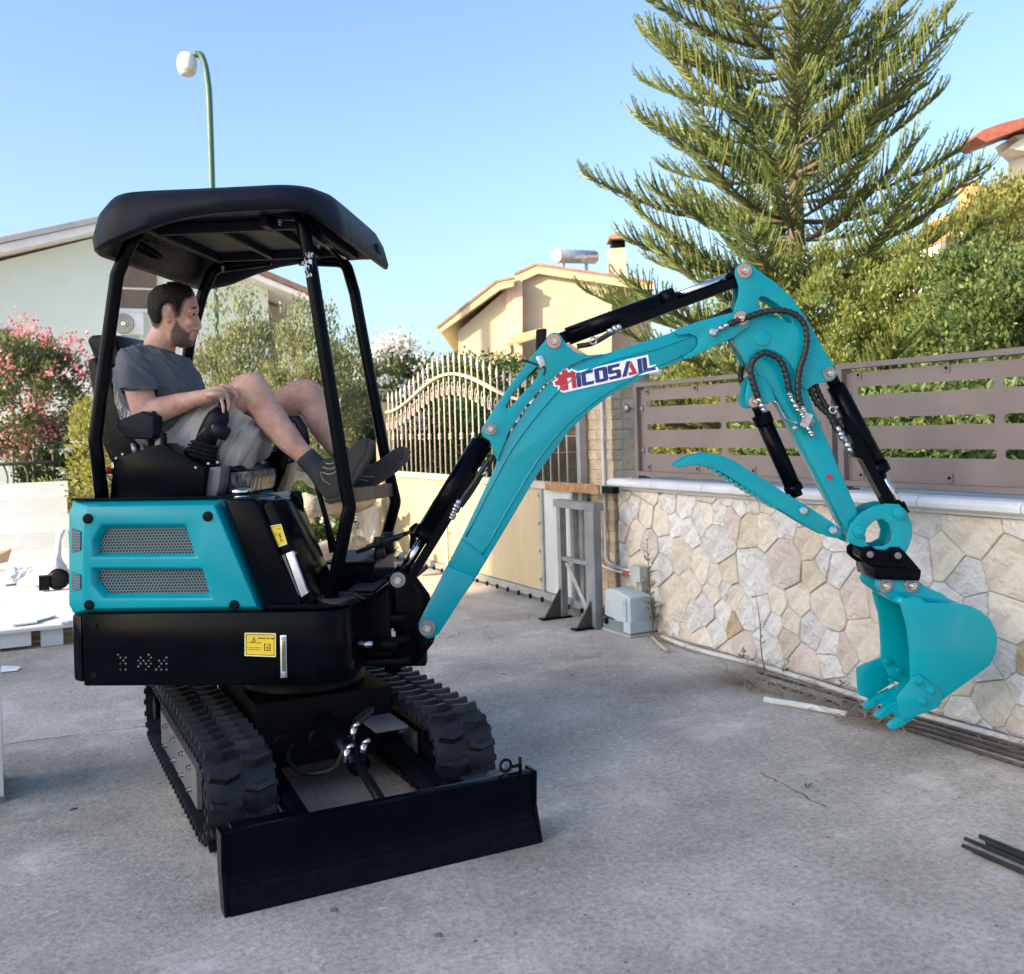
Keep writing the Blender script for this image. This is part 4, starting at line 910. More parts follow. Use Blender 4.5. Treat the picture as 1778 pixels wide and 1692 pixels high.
# car on the drive
CRD = 27.0; CR = empty('parked_car', CW(pxl(738,800,CRD)[0], CRD, 0), 'pale silver-blue car parked far behind the arched gate', 'car')
M_CAR = pm('car_paint', (.42,.52,.62), .25, col2=(.48,.57,.66), coat=.6, scale=2)
lc = pxl(738,800,CRD)[0]
CWp = lambda a, b, c: CW(lc+b, CRD+a, c)        # a: backwards, b: sideways, c: up
bm = prism(BM(), CWp, fil2([(0,.25),(0,.62),(.15,.78),(1.0,.90),(1.75,1.38),(2.9,1.42),(3.6,1.0),(4.0,.92),(4.05,.3)], .08), -.82, .82); obj('body', bm, M_CAR, CR, smooth=True, bevel=.05)
bm = BM(); q = [CWp(1.05,-.70,.93), CWp(1.05,.70,.93), CWp(1.66,.60,1.34), CWp(1.66,-.60,1.34)]; nrm = Vector((0,0,.02))+ (CWp(-.03,0,0)-CWp(0,0,0)); add_poly(bm, [p+nrm for p in q]); obj('windscreen', bm, M_GLASS, CR)
for s in (-1, 1):
    bm = BM(); prism(bm, CWp, [(-.02,.55),(-.02,.70),(.08,.72),(.08,.55)], s*.55-.16, s*.55+.16); obj('headlight', bm, M_WHITE, CR, bevel=.02)
    for a in (.75, 3.3): bm = BM(); cyl(bm, CWp(a,s*.70,.31), CWp(a,s*.84,.31), .31, n=20); wh = obj('wheel', bm, M_RUB, CR, smooth=True); bm = BM(); cyl(bm, CWp(a,s*.842,.31), CWp(a,s*.85,.31), .2, n=16); obj('rim', bm, M_ALU, wh)
bm = BM(); prism(bm, CWp, [(-.03,.32),(-.03,.48),(.02,.48),(.02,.32)], -.45, .45); obj('grille', bm, M_BLKM, CR)
# logs and debris behind the cab
M_LOG = pm('weathered_wood', (.20,.185,.165), .9, col2=(.32,.30,.27), scale=5, bump=.8, bscale=16, stretch=(1,1,4), dist=.02)
LOGL = ['thick grey log lying under the pile behind the cab', 'upper grey log of the pile behind the cab', 'thin grey branch leaning across the log pile', 'short upright grey log stump in front of the pile']
for k, (p, q, r0) in enumerate((((515,915,9.6),(622,906,10.4),.17), ((530,880,10.0),(640,868,10.9),.12), ((500,815,9.8),(600,870,10.3),.05), ((606,950,9.4),(608,912,9.4),.06))):
    A, B = PX(*p), PX(*q); bm = BM(); n = 8; rr = random.Random(k)
    if k == 0: A.z = B.z = .17
    tube(bm, [A.lerp(B,i/n)+Vector((rr.uniform(-.02,.02),0,rr.uniform(-.02,.02))) for i in range(n+1)], [r0*rr.uniform(.88,1.1) for i in range(n+1)], 12)
    tag(obj('log', bm, M_LOG, None, smooth=True, sharp=60), LOGL[k], 'log', 'logs behind the cab')
c = at(555, 860, 10.6); shrub('low_shrub', 'small dark green shrub behind the log pile', 'bush', (c.x,c.y,.55), (.5,.4,.5), 3500, .06, L_HED, 21, 40)
# low iron fence, left
IF = empty('iron_fence', PX(65, 830, 12.2).xy.to_3d(), 'low dark iron fence with ball tops and wavy bars at the left', 'fence')
M_IRON = pm('dark_iron', (.06,.05,.045), .6, col2=(.10,.085,.075), scale=8)
fa, fb = PX(-60, 806, 11.6), PX(150, 803, 12.6); fz = (fa.z+fb.z)/2; fa.z = fb.z = fz
bm = BM(); tube(bm, [fa, fb], .022, 8); obj('top_rail', bm, M_IRON, IF, smooth=True)
bm = BM(); tube(bm, [Vector((fa.x,fa.y,.45)), Vector((fb.x,fb.y,.45))], .02, 8); obj('lower_rail', bm, M_IRON, IF, smooth=True)
for k in range(12):
    p = fa.lerp(fb, (k+.5)/12); bm = BM(); d = (fb-fa).normalized()
    if k % 2: tube(bm, [Vector((p.x,p.y,fz-(fz-.1)*t))+d*.05*math.sin(t*9) for t in [i/14 for i in range(15)]], .011, 6)
    else: tube(bm, [Vector((p.x,p.y,.02)), Vector((p.x,p.y,fz+.10))], .012, 6)
    ba = obj('fence_bar', bm, M_IRON, IF, smooth=True)
    if k % 2 == 0: obj('ball_top', lathe(BM(), (p.x,p.y,fz+.09), (0,0,1), [(0,.01),(.012,.028),(.035,.034),(.058,.026),(.07,.004)], 10), M_IRON, ba, smooth=True)
# ---- shipping crate floor and boards, left
M_PLY = pm('pale_plywood', (.53,.55,.56), .75, col2=(.66,.68,.69), scale=2.5, bump=.3, bscale=20, stretch=(.5,3,1), isl=.06, dist=.005)
CB = empty('plywood_pallet', (-.2, 9.2, 0), 'pale plywood crate base on blocks behind the counterweight', 'pallet')
for k in range(12):
    y0 = 7.55+k*.285; bm = BM(); boxw(bm, -1.8, .66+.02*math.sin(k*2.1), y0+.003, y0+.281, .125+.003*(k % 3), .145+.003*(k % 3)); obj('deck_board', bm, M_PLY, CB, bevel=.002)
for x in (-1.5,-.6,.28):
    for y in (7.62, 9.2, 10.8): bm = BM(); boxw(bm, x-.07, x+.07, y, y+.14, 0, .123); obj('block', bm, M_PLY, CB, bevel=.003)
for x in (.05,): bm = BM(); boxw(bm, x-.25, x+.1, 7.60, 7.66, .02, .12); obj('cross_batten', bm, M_PLY, CB, bevel=.003)
CP = empty('leaning_plywood', (-.3, 11.1, .15), 'pale plywood crate panel leaning up at the back of the crate base', 'plywood')
for k in range(5):
    M = Matrix.Rotation(R(-18), 3, 'X'); bm = BM(); box(bm, (-.55,11.02+.055*k,.25+.165*k), (2.3-.03*(k % 2),.018,.1725), M=M); obj('panel_board', bm, M_PLY, CP, bevel=.002)
M_FILM = pm('bundled_clear_film', (.55,.58,.62), .25, col2=(.68,.70,.73), scale=10, bump=1, bscale=14, dist=.03)
pw = PX(82, 985, 8.9); bm = BM(); rr = random.Random(3); rings = []
for k, (rd, z) in enumerate(((.22,0),(.20,.05),(.12,.12),(.07,.18),(.03,.24),(.02,.36),(.035,.45))):
    rings.append([bm.verts.new((pw.x+rd*math.cos(a)*rr.uniform(.75,1.2)+.02*k, pw.y+rd*math.sin(a)*rr.uniform(.75,1.2), .16+z)) for a in [i*2*math.pi/12 for i in range(12)]])
for a, b in zip(rings, rings[1:]):
    for k in range(12): bm.faces.new((a[k],a[(k+1)%12],b[(k+1)%12],b[k]))
bm.faces.new(rings[0][::-1]); bm.faces.new(rings[-1])
tag(obj('plastic_film_bundle', bm, M_FILM, None, smooth=True, sharp=50), 'twisted bundle of clear plastic film on the crate base', 'plastic film')
def crumpled(name, x0, y0, sx, sy, z, amp, mat, label, seed, cat):
    n = 26; V = []; F = []
    for i in range(n+1):
        for j in range(n+1):
            u, v = i/n, j/n; f = mnoise.noise(Vector((u*5+seed, v*5, 1.3)))+.5*mnoise.noise(Vector((u*13, v*13+seed, 4.1)))
            edge = min(u, 1-u, v, 1-v)*6; V.append((x0+sx*(u-.5)+.04*f, y0+sy*(v-.5)+.05*mnoise.noise(Vector((v*4, u*4, seed))), z+max(.002, amp*(.35+f)*min(1, edge+.15))))
    for i in range(n):
        for j in range(n): k = i*(n+1)+j; F.append((k, k+n+1, k+n+2, k+1))
    o = from_np(name, V, F, mat); m_ = o.modifiers.new('film_thickness', 'SOLIDIFY'); m_.thickness = .002; return tag(o, label, cat)
crumpled('plastic_sheet', .25, 10.2, .6, .7, .165, .09, M_FILM, 'crumpled pale plastic sheet behind the twisted film bundle', 7.7, 'plastic sheet')
wh = PX(98, 972, 8.5); CS = empty('black_part', (wh.x, wh.y, .15), 'black round machine part lying by the plastic film on the crate base', 'machine part')
bm = lathe(BM(), (wh.x+.02,wh.y,.24), (-.3,-1,.1), [(0,.03),(.0,.085),(.05,.09),(.06,.06),(.065,.03)], 20); obj('wheel', bm, M_BLKM, CS, smooth=True)
bm = BM(); box(bm, (wh.x-.10,wh.y,.22), (.08,.1,.12)); obj('bracket', bm, M_BLKM, CS, bevel=.006)
p = PX(4, 975, 7.9); bm = BM(); add_poly(bm, [p+Vector((-.25,0,-.06)), p+Vector((.04,.02,-.01)), p+Vector((.07,.03,.09)), p+Vector((-.25,.05,.03))]); r = bmesh.ops.extrude_face_region(bm, geom=bm.faces[:])
for v in [g for g in r['geom'] if isinstance(g, bmesh.types.BMVert)]: v.co.y += .006
bmesh.ops.recalc_face_normals(bm, faces=bm.faces[:]); tag(obj('cardboard_scrap', bm, pm('cardboard', (.36,.24,.14), .85)), 'torn brown cardboard scrap at the left edge on the crate base', 'cardboard')
OFL = ['small plywood offcut at the front edge of the crate base', 'pale plywood offcut lying on the crate base behind the front one', 'thin plywood offcut near the counterweight on the crate base']
for k, (px, py, sx, sy) in enumerate(((40,1083,.16,.10),(68,1075,.20,.12),(112,1080,.18,.05))):
    p = ground_px(px, py, .155); bm = BM(); box(bm, (p.x,p.y,.160), (sx,sy,.012), R(10+40*k)); tag(obj('plywood_offcut', bm, M_PLY, None, bevel=.001), OFL[k], 'offcut', 'plywood offcuts on the crate base')
p = ground_px(14, 1166); bm = BM(); add_poly(bm, [p+Vector((-.06,-.03,.006)), p+Vector((.05,-.04,.006)), p+Vector((.07,.03,.012)), p+Vector((-.03,.04,.03))]); r = bmesh.ops.extrude_face_region(bm, geom=bm.faces[:])
for v in [g for g in r['geom'] if isinstance(g, bmesh.types.BMVert)]: v.co.z += .003
bmesh.ops.recalc_face_normals(bm, faces=bm.faces[:]); tag(obj('paper_scrap', bm, M_WTRIM), 'crumpled white paper scrap on the ground at the left edge', 'paper')
bm = BM(); boxw(bm, -.45, -.024, 4.40, 4.72, .03, .70); wb = empty('pale_box', (-.237,4.56,0), 'pale upright box cut off by the very left edge', 'box'); obj('box_body', bm, pm('pale_board_paint', (.48,.47,.44), .7), wb, bevel=.004)
bm = BM(); boxw(bm, -.455, -.020, 4.395, 4.725, .004, .03); obj('box_base', bm, M_GREY, wb, bevel=.003)
# ================================================================ excavator
def Zm(ox, oy, s): return lambda l: [(ox+x/s, oy+y/s) for x, y in l]
Z4 = Zm(680, 440, 2.2225); Z5 = Zm(1170, 440, 1.967); ZA = Zm(1160, 440, 5.2875); ZT = Zm(1240, 620, 4.679)
ZB = Zm(1480, 840, 3.758); Z1 = Zm(100, 300, 2.735); Z2 = Zm(100, 830, 2.9633); Z3 = Zm(340, 720, 4.679)
ZP = Zm(560, 880, 5.642)
CWld = CW(CL, CD, 0)
EX = empty('mini_excavator', CWld, 'teal and black tracked mini excavator with canopy and raised arm in the yard', 'excavator')
BW, MW = BF.W, MF.W
def plate(name, fr, px, b0, b1, mat, parent, bevel=.003, r=0, holes=(), smooth=True, bref=None, seg=2):
    br = b0 if bref is None else bref
    ol = fr.ol(px, br)
    if r: ol = fil2(ol, r)
    bm = prism(BM(), fr.W, ol, b0, b1, [fr.ol(h, br) for h in holes])
    return obj(name, bm, mat, parent, smooth=smooth, bevel=bevel, seg=seg)
def fcirc(fr, px, py, b, r):
    a, c = fr.at(px, py, b); return circ(a, c, r)
def pin(fr, px, py, b, parent, r=.03, mw=None, big=True, bref=None):
    """washer and hexagon nut on a pivot, facing the camera"""
    a, c = fr.at(px, py, b if bref is None else bref)
    o = obj('pin_washer', prism(BM(), fr.W, circ(a, c, r, 20), b-.006, b+.002), mw or M_STEEL, parent, smooth=True, bevel=.0012, seg=1)
    bm = prism(BM(), fr.W, circ(a, c, r*.56, 6), b-.022, b-.006); prism(bm, fr.W, circ(a, c, r*.32, 12), b-.031, b-.02)
    obj('pin_nut', bm, M_ZINC, parent, smooth=True, bevel=.0015, seg=1)
    return o
# ---------------- undercarriage (world axes: tracks run along Y)
XC, TY0, TY1 = 1.10, 3.57, 4.87                # wheel centres
TR = .150                                       # radius of the belt's outside
def track_path(s):
    """position on the stadium: returns y, z, normal angle"""
    Ls = TY1-TY0; La = math.pi*TR; T = 2*Ls+2*La; s %= T
    if s < Ls: return TY0+s, .018+2*TR, math.pi/2
    s -= Ls
    if s < La: t = math.pi/2-s/TR; return TY1+TR*math.cos(t), .018+TR+TR*math.sin(t), t
    s -= La
    if s < Ls: return TY1-s, .018, -math.pi/2
    s -= Ls
    t = -math.pi/2-s/TR; return TY0+TR*math.cos(t), .018+TR+TR*math.sin(t), t
TT = 2*(TY1-TY0)+2*math.pi*TR
lug_me = {}
def lug_mesh(side):
    bm = BM(); h = .031
    pts = [(.004,-.022),(.05,-.036),(.108,-.020),(.108,.006),(.05,-.008),(.004,.010)]
    tp = [(.007,-.017),(.05,-.031),(.103,-.016),(.103,.002),(.05,-.012),(.007,.006)]
    A = [bm.verts.new((x*side, y, -.004)) for x, y in pts]; B = [bm.verts.new((x*side, y, h)) for x, y in tp]
    for i in range(6): bm.faces.new((A[i],A[(i+1)%6],B[(i+1)%6],B[i]))
    bm.faces.new(B)
    bmesh.ops.recalc_face_normals(bm, faces=bm.faces[:])
    me = bpy.data.meshes.new('tread_lug'); bm.to_mesh(me); bm.free(); me.materials.append(M_RUB); return me
for side in (1, -1): lug_me[side] = lug_mesh(side)
def make_track(x0):
    xm = x0+.115; n = 72; bm = BM(); rg = []
    for i in range(n):
        y, z, t = track_path(TT*i/n); ny, nz = math.cos(t), math.sin(t); row = []
        for dx, dn in ((-.115,0),(-.10,.004),(.10,.004),(.115,0),(.115,-.022),(-.115,-.022)):
            row.append(bm.verts.new((xm+dx, y+ny*dn, z+nz*dn)))
        rg.append(row)
    for i in range(n):
        a, b = rg[i], rg[(i+1)%n]
        for k in range(6): bm.faces.new((a[k], b[k], b[(k+1)%6], a[(k+1)%6]))
    bmesh.ops.recalc_face_normals(bm, faces=bm.faces[:])
    tr = obj('rubber_track', bm, M_RUB, EX, smooth=True, sharp=50)
    nl = 42
    for i in range(nl):
        for side in (1, -1):
            y, z, t = track_path(TT*(i+(.5 if side < 0 else 0))/nl)
            o = bpy.data.objects.new('tread_lug', lug_me[side]); COL.objects.link(o); o.parent = tr
            o.location = Vector((xm, y, z))-ORG[tr.name]; o.rotation_euler = (t-math.pi/2, 0, 0)
    # side ridges of the belt, seen along the lower run
    bm = BM()
    for i in range(60):
        y, z, t = track_path(TT*i/60); ny, nz = math.cos(t), math.sin(t)
        for sx in (-1, 1): box(bm, (xm+sx*.117, y-ny*.012, z-nz*.012), (.012,.022,.016), M=Matrix.Rotation(t-math.pi/2, 3, 'X'))
    tag(obj('track_edge_blocks', bm, M_RUB, tr), kind='stuff')
    # frame inside the belt
    bm = BM(); boxw(bm, x0+.035, x0+.195, TY0+.07, TY1-.1, .10, .245)
    fr = obj('track_frame', bm, M_BLKM, EX, bevel=.006)
    bm = BM(); boxw(bm, x0+.012, x0+.03, TY0+.13, TY1-.28, .085, .225)
    obj('frame_side_plate', bm, M_GREY, fr, bevel=.003)
    for yy in (3.82, 4.0, 4.2, 4.42):
        for zz in (.12, .20):
            obj('frame_bolt', lathe(BM(), (x0+.012, yy, zz), (-1,0,0), [(0,.011),(.009,.011),(.010,.008),(.018,.008)], 8), M_ZINC, fr)
    for yy, nm, rr in ((TY0, 'idler_wheel', .118), (TY1, 'drive_sprocket', .118)):
        bm = BM(); cyl(bm, (x0+.05,yy,.168), (x0+.18,yy,.168), rr, n=28); cyl(bm, (x0+.02,yy,.168), (x0+.21,yy,.168), .05, n=18)
        obj(nm, bm, M_BLKM, EX, smooth=True, bevel=.004)
    for yy in (3.86, 4.09, 4.32, 4.55):
        bm = BM(); cyl(bm, (x0+.03,yy,.085), (x0+.20,yy,.085), .045, n=16); obj('track_roller', bm, M_BLKM, EX, smooth=True)
    return tr
make_track(.575); make_track(1.395)
bm = BM(); boxw(bm, .83, 1.37, 3.84, 4.58, .13, .385); boxw(bm, .62, 1.58, 3.95, 4.12, .12, .22); boxw(bm, .62, 1.58, 4.30, 4.46, .12, .22)
cf = obj('car_body', bm, M_BLKM, EX, bevel=.008)
obj('slew_ring', lathe(BM(), (CWld.x, CWld.y, .295), (0,0,1), [(0,.25),(.17,.25)], 36), M_BLKM, EX, smooth=True)
bm = BM(); box(bm, (1.30,3.74,.27), (.13,.20,.010), R(0)); obj('cover_plate', bm, M_GREY, EX, bevel=.003)
for x in (.93, 1.07): obj('plug_disc', lathe(BM(), (x,3.84,.22), (0,-1,0), [(0,.045),(.012,.045),(.014,.03)], 20), M_BLKM, EX, smooth=True)
# dozer blade
def XW(a, b, c): return Vector((b, a, c))      # a = world Y, b = world X
prof = [(3.078,.250),(3.058,.253),(3.036,.247),(3.038,.236),(3.046,.17),(3.044,.11),(3.030,.06),(3.008,.004),(3.022,.004),(3.052,.06),(3.062,.11),(3.064,.17),(3.060,.225),(3.078,.236)]
prof = [(a, c*.93) for a, c in prof]
bl = obj('dozer_blade', prism(BM(), XW, prof, .550, 1.592), M_BLK, EX, smooth=True, sharp=50)
for x in (.545, 1.585): obj('blade_end_plate', prism(BM(), XW, [(3.10,.237),(3.03,.237),(3.038,.12),(3.0,.0),(3.06,.0),(3.10,.10)], x, x+.012), M_BLK, bl, bevel=.002)
obj('cutting_edge', prism(BM(), XW, [(3.034,.075),(3.029,.077),(2.998,.003),(3.005,.001)], .560, 1.582), pm('worn_cutting_edge', (.0018,.0025,.0045), .4, 0, spec=.05, col2=(.005,.0065,.010), scale=7, stretch=(2,1,6), bump=.1, bscale=60, dist=.003), bl)
for x in (.84, 1.33):
    bm = BM(); tube(bm, [(x,3.09,.13),(x,3.50,.155),(x,3.86,.20)], .001, 4)
    bm.clear(); prism(bm, XW, [(3.07,.10),(3.07,.165),(3.86,.235),(3.86,.165)], x-.022, x+.022); obj('blade_arm', bm, M_BLK, EX, bevel=.005)
    bm = BM(); cyl(bm, (x-.04,3.84,.20), (x+.04,3.84,.20), .035, n=16); obj('blade_arm_pivot', bm, M_BLKM, EX, smooth=True)
for x0, x1 in ((.60,.80),(1.38,1.57)): obj('blade_gusset', boxw(BM(), x0, x1, 3.07, 3.20, .198, .205), M_BLK, bl, bevel=.002)
for s in (-1, 1):
    bm = BM(); prism(bm, XW, [(3.07,.06),(3.07,.21),(3.13,.19),(3.16,.12),(3.13,.08)], 1.10+s*.035-.006, 1.10+s*.035+.006); obj('cylinder_lug', bm, M_BLK, bl, bevel=.002)
bm = BM(); cyl(bm, (1.085,3.80,.30), (1.095,3.42,.235), .036, n=18); cyl(bm, (1.094,3.44,.238), (1.095,3.415,.234), .041, n=18)
dc = obj('blade_cylinder', bm, M_BLK, EX, smooth=True)
bm = BM(); cyl(bm, (1.095,3.43,.236), (1.10,3.12,.15), .018, n=14); obj('cylinder_rod', bm, M_BLKM, dc, smooth=True)
bm = BM(); cyl(bm, (1.05,3.12,.15), (1.15,3.12,.15), .022, n=14); obj('cylinder_pin', bm, M_ZINC, dc, smooth=True)
for (x, y, z) in ((1.13,3.60,.30),(1.06,3.46,.27),(1.125,3.47,.275)):
    bm = BM(); cyl(bm, (x,y,z-.03), (x+.004,y-.005,z+.012), .012, n=6); cyl(bm, (x,y,z+.012), (x+.02,y-.02,z+.03), .009, n=8); obj('hose_fitting', bm, M_ZINC, dc, smooth=True)
for pts in ([(.97,3.84,.22),(.93,3.76,.19),(.95,3.62,.17),(1.03,3.52,.2),(1.06,3.47,.28)], [(1.2,3.84,.26),(1.25,3.74,.33),(1.2,3.64,.335),(1.14,3.6,.32)]):
    obj('blade_hose', tube(BM(), spline(pts), .010, 8), M_HOSE, EX, smooth=True)
# shackle ring on the blade
bm = BM(); tube(bm, [Vector((1.50+.02*math.cos(t),3.075,.258+.02*math.sin(t))) for t in [i*math.pi/8 for i in range(17)]], .005, 6); cyl(bm, (1.52,3.075,.25),(1.56,3.075,.25),.006,n=8); cyl(bm, (1.555,3.075,.225),(1.555,3.075,.278),.006,n=8)
obj('lock_pin', bm, M_BLKM, bl, smooth=True)

# ---------------- upper body
zb0 = BF.at(360, 1191, -.47)[1]; zb1 = BF.at(360, 1064, -.47)[1]
aL = BF.at(143, 1120, -.47)[0]; aR = BF.at(600, 1120, -.47)[0]; aT = BF.at(120, 1120, -.40)[0]
PW = lambda a, z, b: BW(a, b, z)               # plan outline (a,b) extruded upwards
pl = fillet([Vector((aL,-.47,0)), Vector((aR,-.47,0)), Vector((aR,-.12,0)), Vector((aR-.12,-.12,0)), Vector((aR-.12,.12,0)), Vector((aR,.12,0)), Vector((aR,.47,0)), Vector((aL,.47,0))], [.0,.13,.05,.02,.02,.05,.13,0], 8)
skirt = obj('lower_skirt', prism(BM(), PW, [(p.x, p.y) for p in pl], zb0, zb1), M_BLK, EX, smooth=True, bevel=.008)
pl = fillet([Vector((aL-.003,-.47,0)), Vector((aL-.003,.47,0)), Vector((aT+.03,.43,0)), Vector((aT,.30,0)), Vector((aT,-.30,0)), Vector((aT+.03,-.43,0))], [0,0,.05,.1,.1,.05], 5)
obj('counterweight', prism(BM(), PW, [(p.x, p.y) for p in pl], zb0+.012, zb1-.006), M_BLK, EX, smooth=True, bevel=.012)
# vent holes in the skirt: pale grey discs paint the light seen through them
bm = BM(); rs = random.Random(3)
for gx, gn in ((205, 2), (240, 6)):
    for i in range(gn):
        for j in range(6):
            if rs.random() < .62:
                a, c = BF.at(gx+i*9+(j % 2)*4, 1137+j*5.2, -.471); prism(bm, BW, circ(a, c, (.0026+.0016*rs.random()), 6), -.4712, -.469)
obj('vent_light_dots', bm, M_GREY, skirt)
for px, py in ((163,1088),(163,1172)): obj('skirt_bolt', prism(BM(), BW, fcirc(BF, px, py, -.47, .014), -.474, -.468), M_BLKM, skirt, smooth=True, bevel=.001, seg=1)
# teal hood
O1 = BF.ol([(120,893),(128,870),(384,866),(462,1064),(128,1066),(120,1050)], -.40)
O2p = [(145,900),(152,880),(372,877),(446,1054),(158,1057),(145,1040)]
H1p = [(160,968),(160,938),(176,910),(324,910),(342,968)]; H2p = [(158,986),(352,986),(368,1040),(180,1040),(158,1014)]
G1p = [(167,963),(167,940),(181,918),(317,918),(333,963)]; G2p = [(165,992),(348,992),(359,1033),(184,1033),(166,1012)]
O2, H1, H2, G1, G2 = [BF.ol(p, -.475) for p in (O2p, H1p, H2p, G1p, G2p)]
bm = BM()
A = [bm.verts.new(BW(a,-.40,c)) for a, c in O1]; B = [bm.verts.new(BW(a,-.475,c)) for a, c in O2]
for i in range(6): bm.faces.new((A[i],A[(i+1)%6],B[(i+1)%6],B[i]))
ed = [bm.edges.get((B[i],B[(i+1)%6])) for i in range(6)]
for hl, gl in ((H1, G1), (H2, G2)):
    n = len(hl); C = [bm.verts.new(BW(a,-.475,c)) for a, c in hl]; D = [bm.verts.new(BW(a,-.447,c)) for a, c in gl]; E = [bm.verts.new(BW(a,-.435,c)) for a, c in gl]
    for i in range(n): bm.faces.new((C[i],C[(i+1)%n],D[(i+1)%n],D[i])); bm.faces.new((D[i],D[(i+1)%n],E[(i+1)%n],E[i]))
    ed += [bm.edges.get((C[i],C[(i+1)%n])) for i in range(n)]
bmesh.ops.triangle_fill(bm, use_beauty=True, edges=ed)
bmesh.ops.recalc_face_normals(bm, faces=bm.faces[:])
hood = obj('side_panel', bm, M_TEAL, EX, smooth=True, bevel=.006, seg=3)
for gl in (G1, G2):
    ring = prism(BM(), BW, gl, -.441, -.437); cxy = [BW(0,0,0)]
    o = obj('vent_grille', ring, M_MESH, hood)
    at = o.data.attributes.new('uvp', 'FLOAT_VECTOR', 'POINT'); fwd = (BW(1,0,0)-BW(0,0,0))
    for i, v in enumerate(o.data.vertices): at.data[i].vector = (v.co.dot(fwd), 0, v.co.z)
def chamf(px0, py, t):                          # point on the panel's rear chamfer
    p = BF.pt(px0[0], py, -.40); q = BF.pt(px0[1], py, -.475); return p.lerp(q, t)
for y0, y1 in ((917,960),(993,1027)):
    bm = BM(); nrm = (BW(-1,-1,0)-BW(0,0,0)).normalized()*.002
    c4 = [chamf((121,145), y, t)+nrm for y, t in ((y0,.25),(y0+6,.86),(y1-4,.86),(y1,.25))]
    f = add_poly(bm, c4); r = bmesh.ops.extrude_face_region(bm, geom=[f])
    for v in [g for g in r['geom'] if isinstance(g, bmesh.types.BMVert)]: v.co += nrm*1.5
    bmesh.ops.recalc_face_normals(bm, faces=bm.faces[:])
    o = obj('corner_grille', bm, M_MESH, hood); at = o.data.attributes.new('uvp', 'FLOAT_VECTOR', 'POINT')
    for i, v in enumerate(o.data.vertices): at.data[i].vector = (v.co.dot(fwd)*1.4, 0, v.co.z)
for px, py in ((153,901),(361,897),(155,1051),(407,1051)):
    obj('panel_knob', prism(BM(), BW, fcirc(BF, px, py, -.475, .019), -.482, -.472), M_BLKM, hood, smooth=True, bevel=.002)
core = obj('engine_hood', prism(BM(), BW, BF.ol([(121,894),(129,871),(383,867),(461,1063),(129,1065),(121,1049)], -.40), -.399, .46), M_TEAL, EX, bevel=.01, smooth=True)
top = obj('hood_top', prism(BM(), BW, [(BF.at(128,868,-.40)[0], BF.at(128,869,-.40)[1]), (BF.at(384,864,-.40)[0], BF.at(384,865,-.40)[1]), (BF.at(384,864,-.40)[0], BF.at(384,861,-.40)[1]), (BF.at(132,868,-.40)[0], BF.at(132,865,-.40)[1])], -.43, .45), M_BLK, EX, bevel=.004)
# black tank covers in front of the hood
plate('hydraulic_tank', BF, [(386,866),(442,866),(450,874),(527,1062),(464,1064)], -.455, -.15, M_BLK, EX, bevel=.012, seg=3)
tank = plate('fuel_tank', BF, [(446,882),(472,867),(480,876),(548,1046),(530,1062)], -.435, -.12, M_BLK, EX, bevel=.012, seg=3)
plate('tank_bracket', BF, [(468,868),(500,853),(522,853),(526,870),(532,955),(500,955)], -.16, -.148, M_BLK, EX, bevel=.003)
plate('tank_side_plate', BF, [(440,868),(448,860),(502,852),(508,900),(500,950),(470,880)], -.19, -.18, M_GREY, EX, bevel=.003)
for px, py in ((502,857),(496,892),(518,891)): obj('bracket_bolt', prism(BM(), BW, fcirc(BF, px, py, -.16, .009), -.168, -.158), M_ZINC, EX, smooth=True, bevel=.001, seg=1)
zc = BF.at(414, 866, -.33)[1]; ac = BF.at(418, 850, -.33)[0]
bm = lathe(BM(), BW(ac,-.33,zc-.02), (0,0,1), [(0,.034),(.025,.034),(.027,.030),(.035,.030),(.037,.038),(.052,.040),(.058,.034),(.062,.020)], 24)
obj('tank_cap', bm, M_CHR, EX, smooth=True)
def strip(px4, b, mat, nm, th=.012):
    plate(nm, BF, px4, b, b+th, mat, tank, bevel=.002)
strip([(484,966),(494,963),(520,1034),(511,1040)], -.441, M_GREY, 'rail_strip')
strip([(496,962),(508,957),(534,1030),(523,1038)], -.452, M_ALU, 'sliding_rail', .018)
for px, py in ((510,962),(533,1028)): obj('rail_screw', prism(BM(), BW, fcirc(BF, px, py, -.45, .006), -.456, -.43), M_ZINC, tank, smooth=True)
# yellow labels
def label(px4, b, parent, marks):
    o = plate('warning_label', BF, px4, b-.0015, b, M_YEL, parent, bevel=0, r=.004)
    P = [BF.at(x, y, b) for x, y in px4]        # tl tr br bl
    def uv(u, v):
        t = [P[0][k]*(1-u)+P[1][k]*u for k in (0,1)]; q = [P[3][k]*(1-u)+P[2][k]*u for k in (0,1)]
        return (t[0]*(1-v)+q[0]*v, t[1]*(1-v)+q[1]*v)
    bm = BM()
    def bar(u0, v0, u1, v1): prism(bm, BW, [uv(u0,v0), uv(u1,v0), uv(u1,v1), uv(u0,v1)], b-.0022, b-.0016)
    for m in marks:
        if m[0] == 'bar': bar(*m[1:])
        else:
            prism(bm, BW, [uv(*q) for q in m[1]], b-.0022, b-.0016)
    obj('label_print', bm, M_LBLK, o)
    bm = BM()
    for q in (((0,0),(1,0),(1,.035),(0,.035)), ((0,.965),(1,.965),(1,1),(0,1)), ((0,.035),(.025,.035),(.025,.965),(0,.965)), ((.975,.035),(1,.035),(1,.965),(.975,.965))):
        prism(bm, BW, [uv(*k) for k in q], b-.0021, b-.0015)
    obj('label_border', bm, M_LWHT, o)
rs = random.Random(5)
def textline(u0, u1, v, h, dens=.78):           # words too small to read: a row of letter-sized strokes
    out = []; u = u0
    while u < u1:
        wd = rs.uniform(.010, .022)
        if rs.random() < dens: out.append(('bar', u, v, u+wd*.8, v+h))
        u += wd
    return out
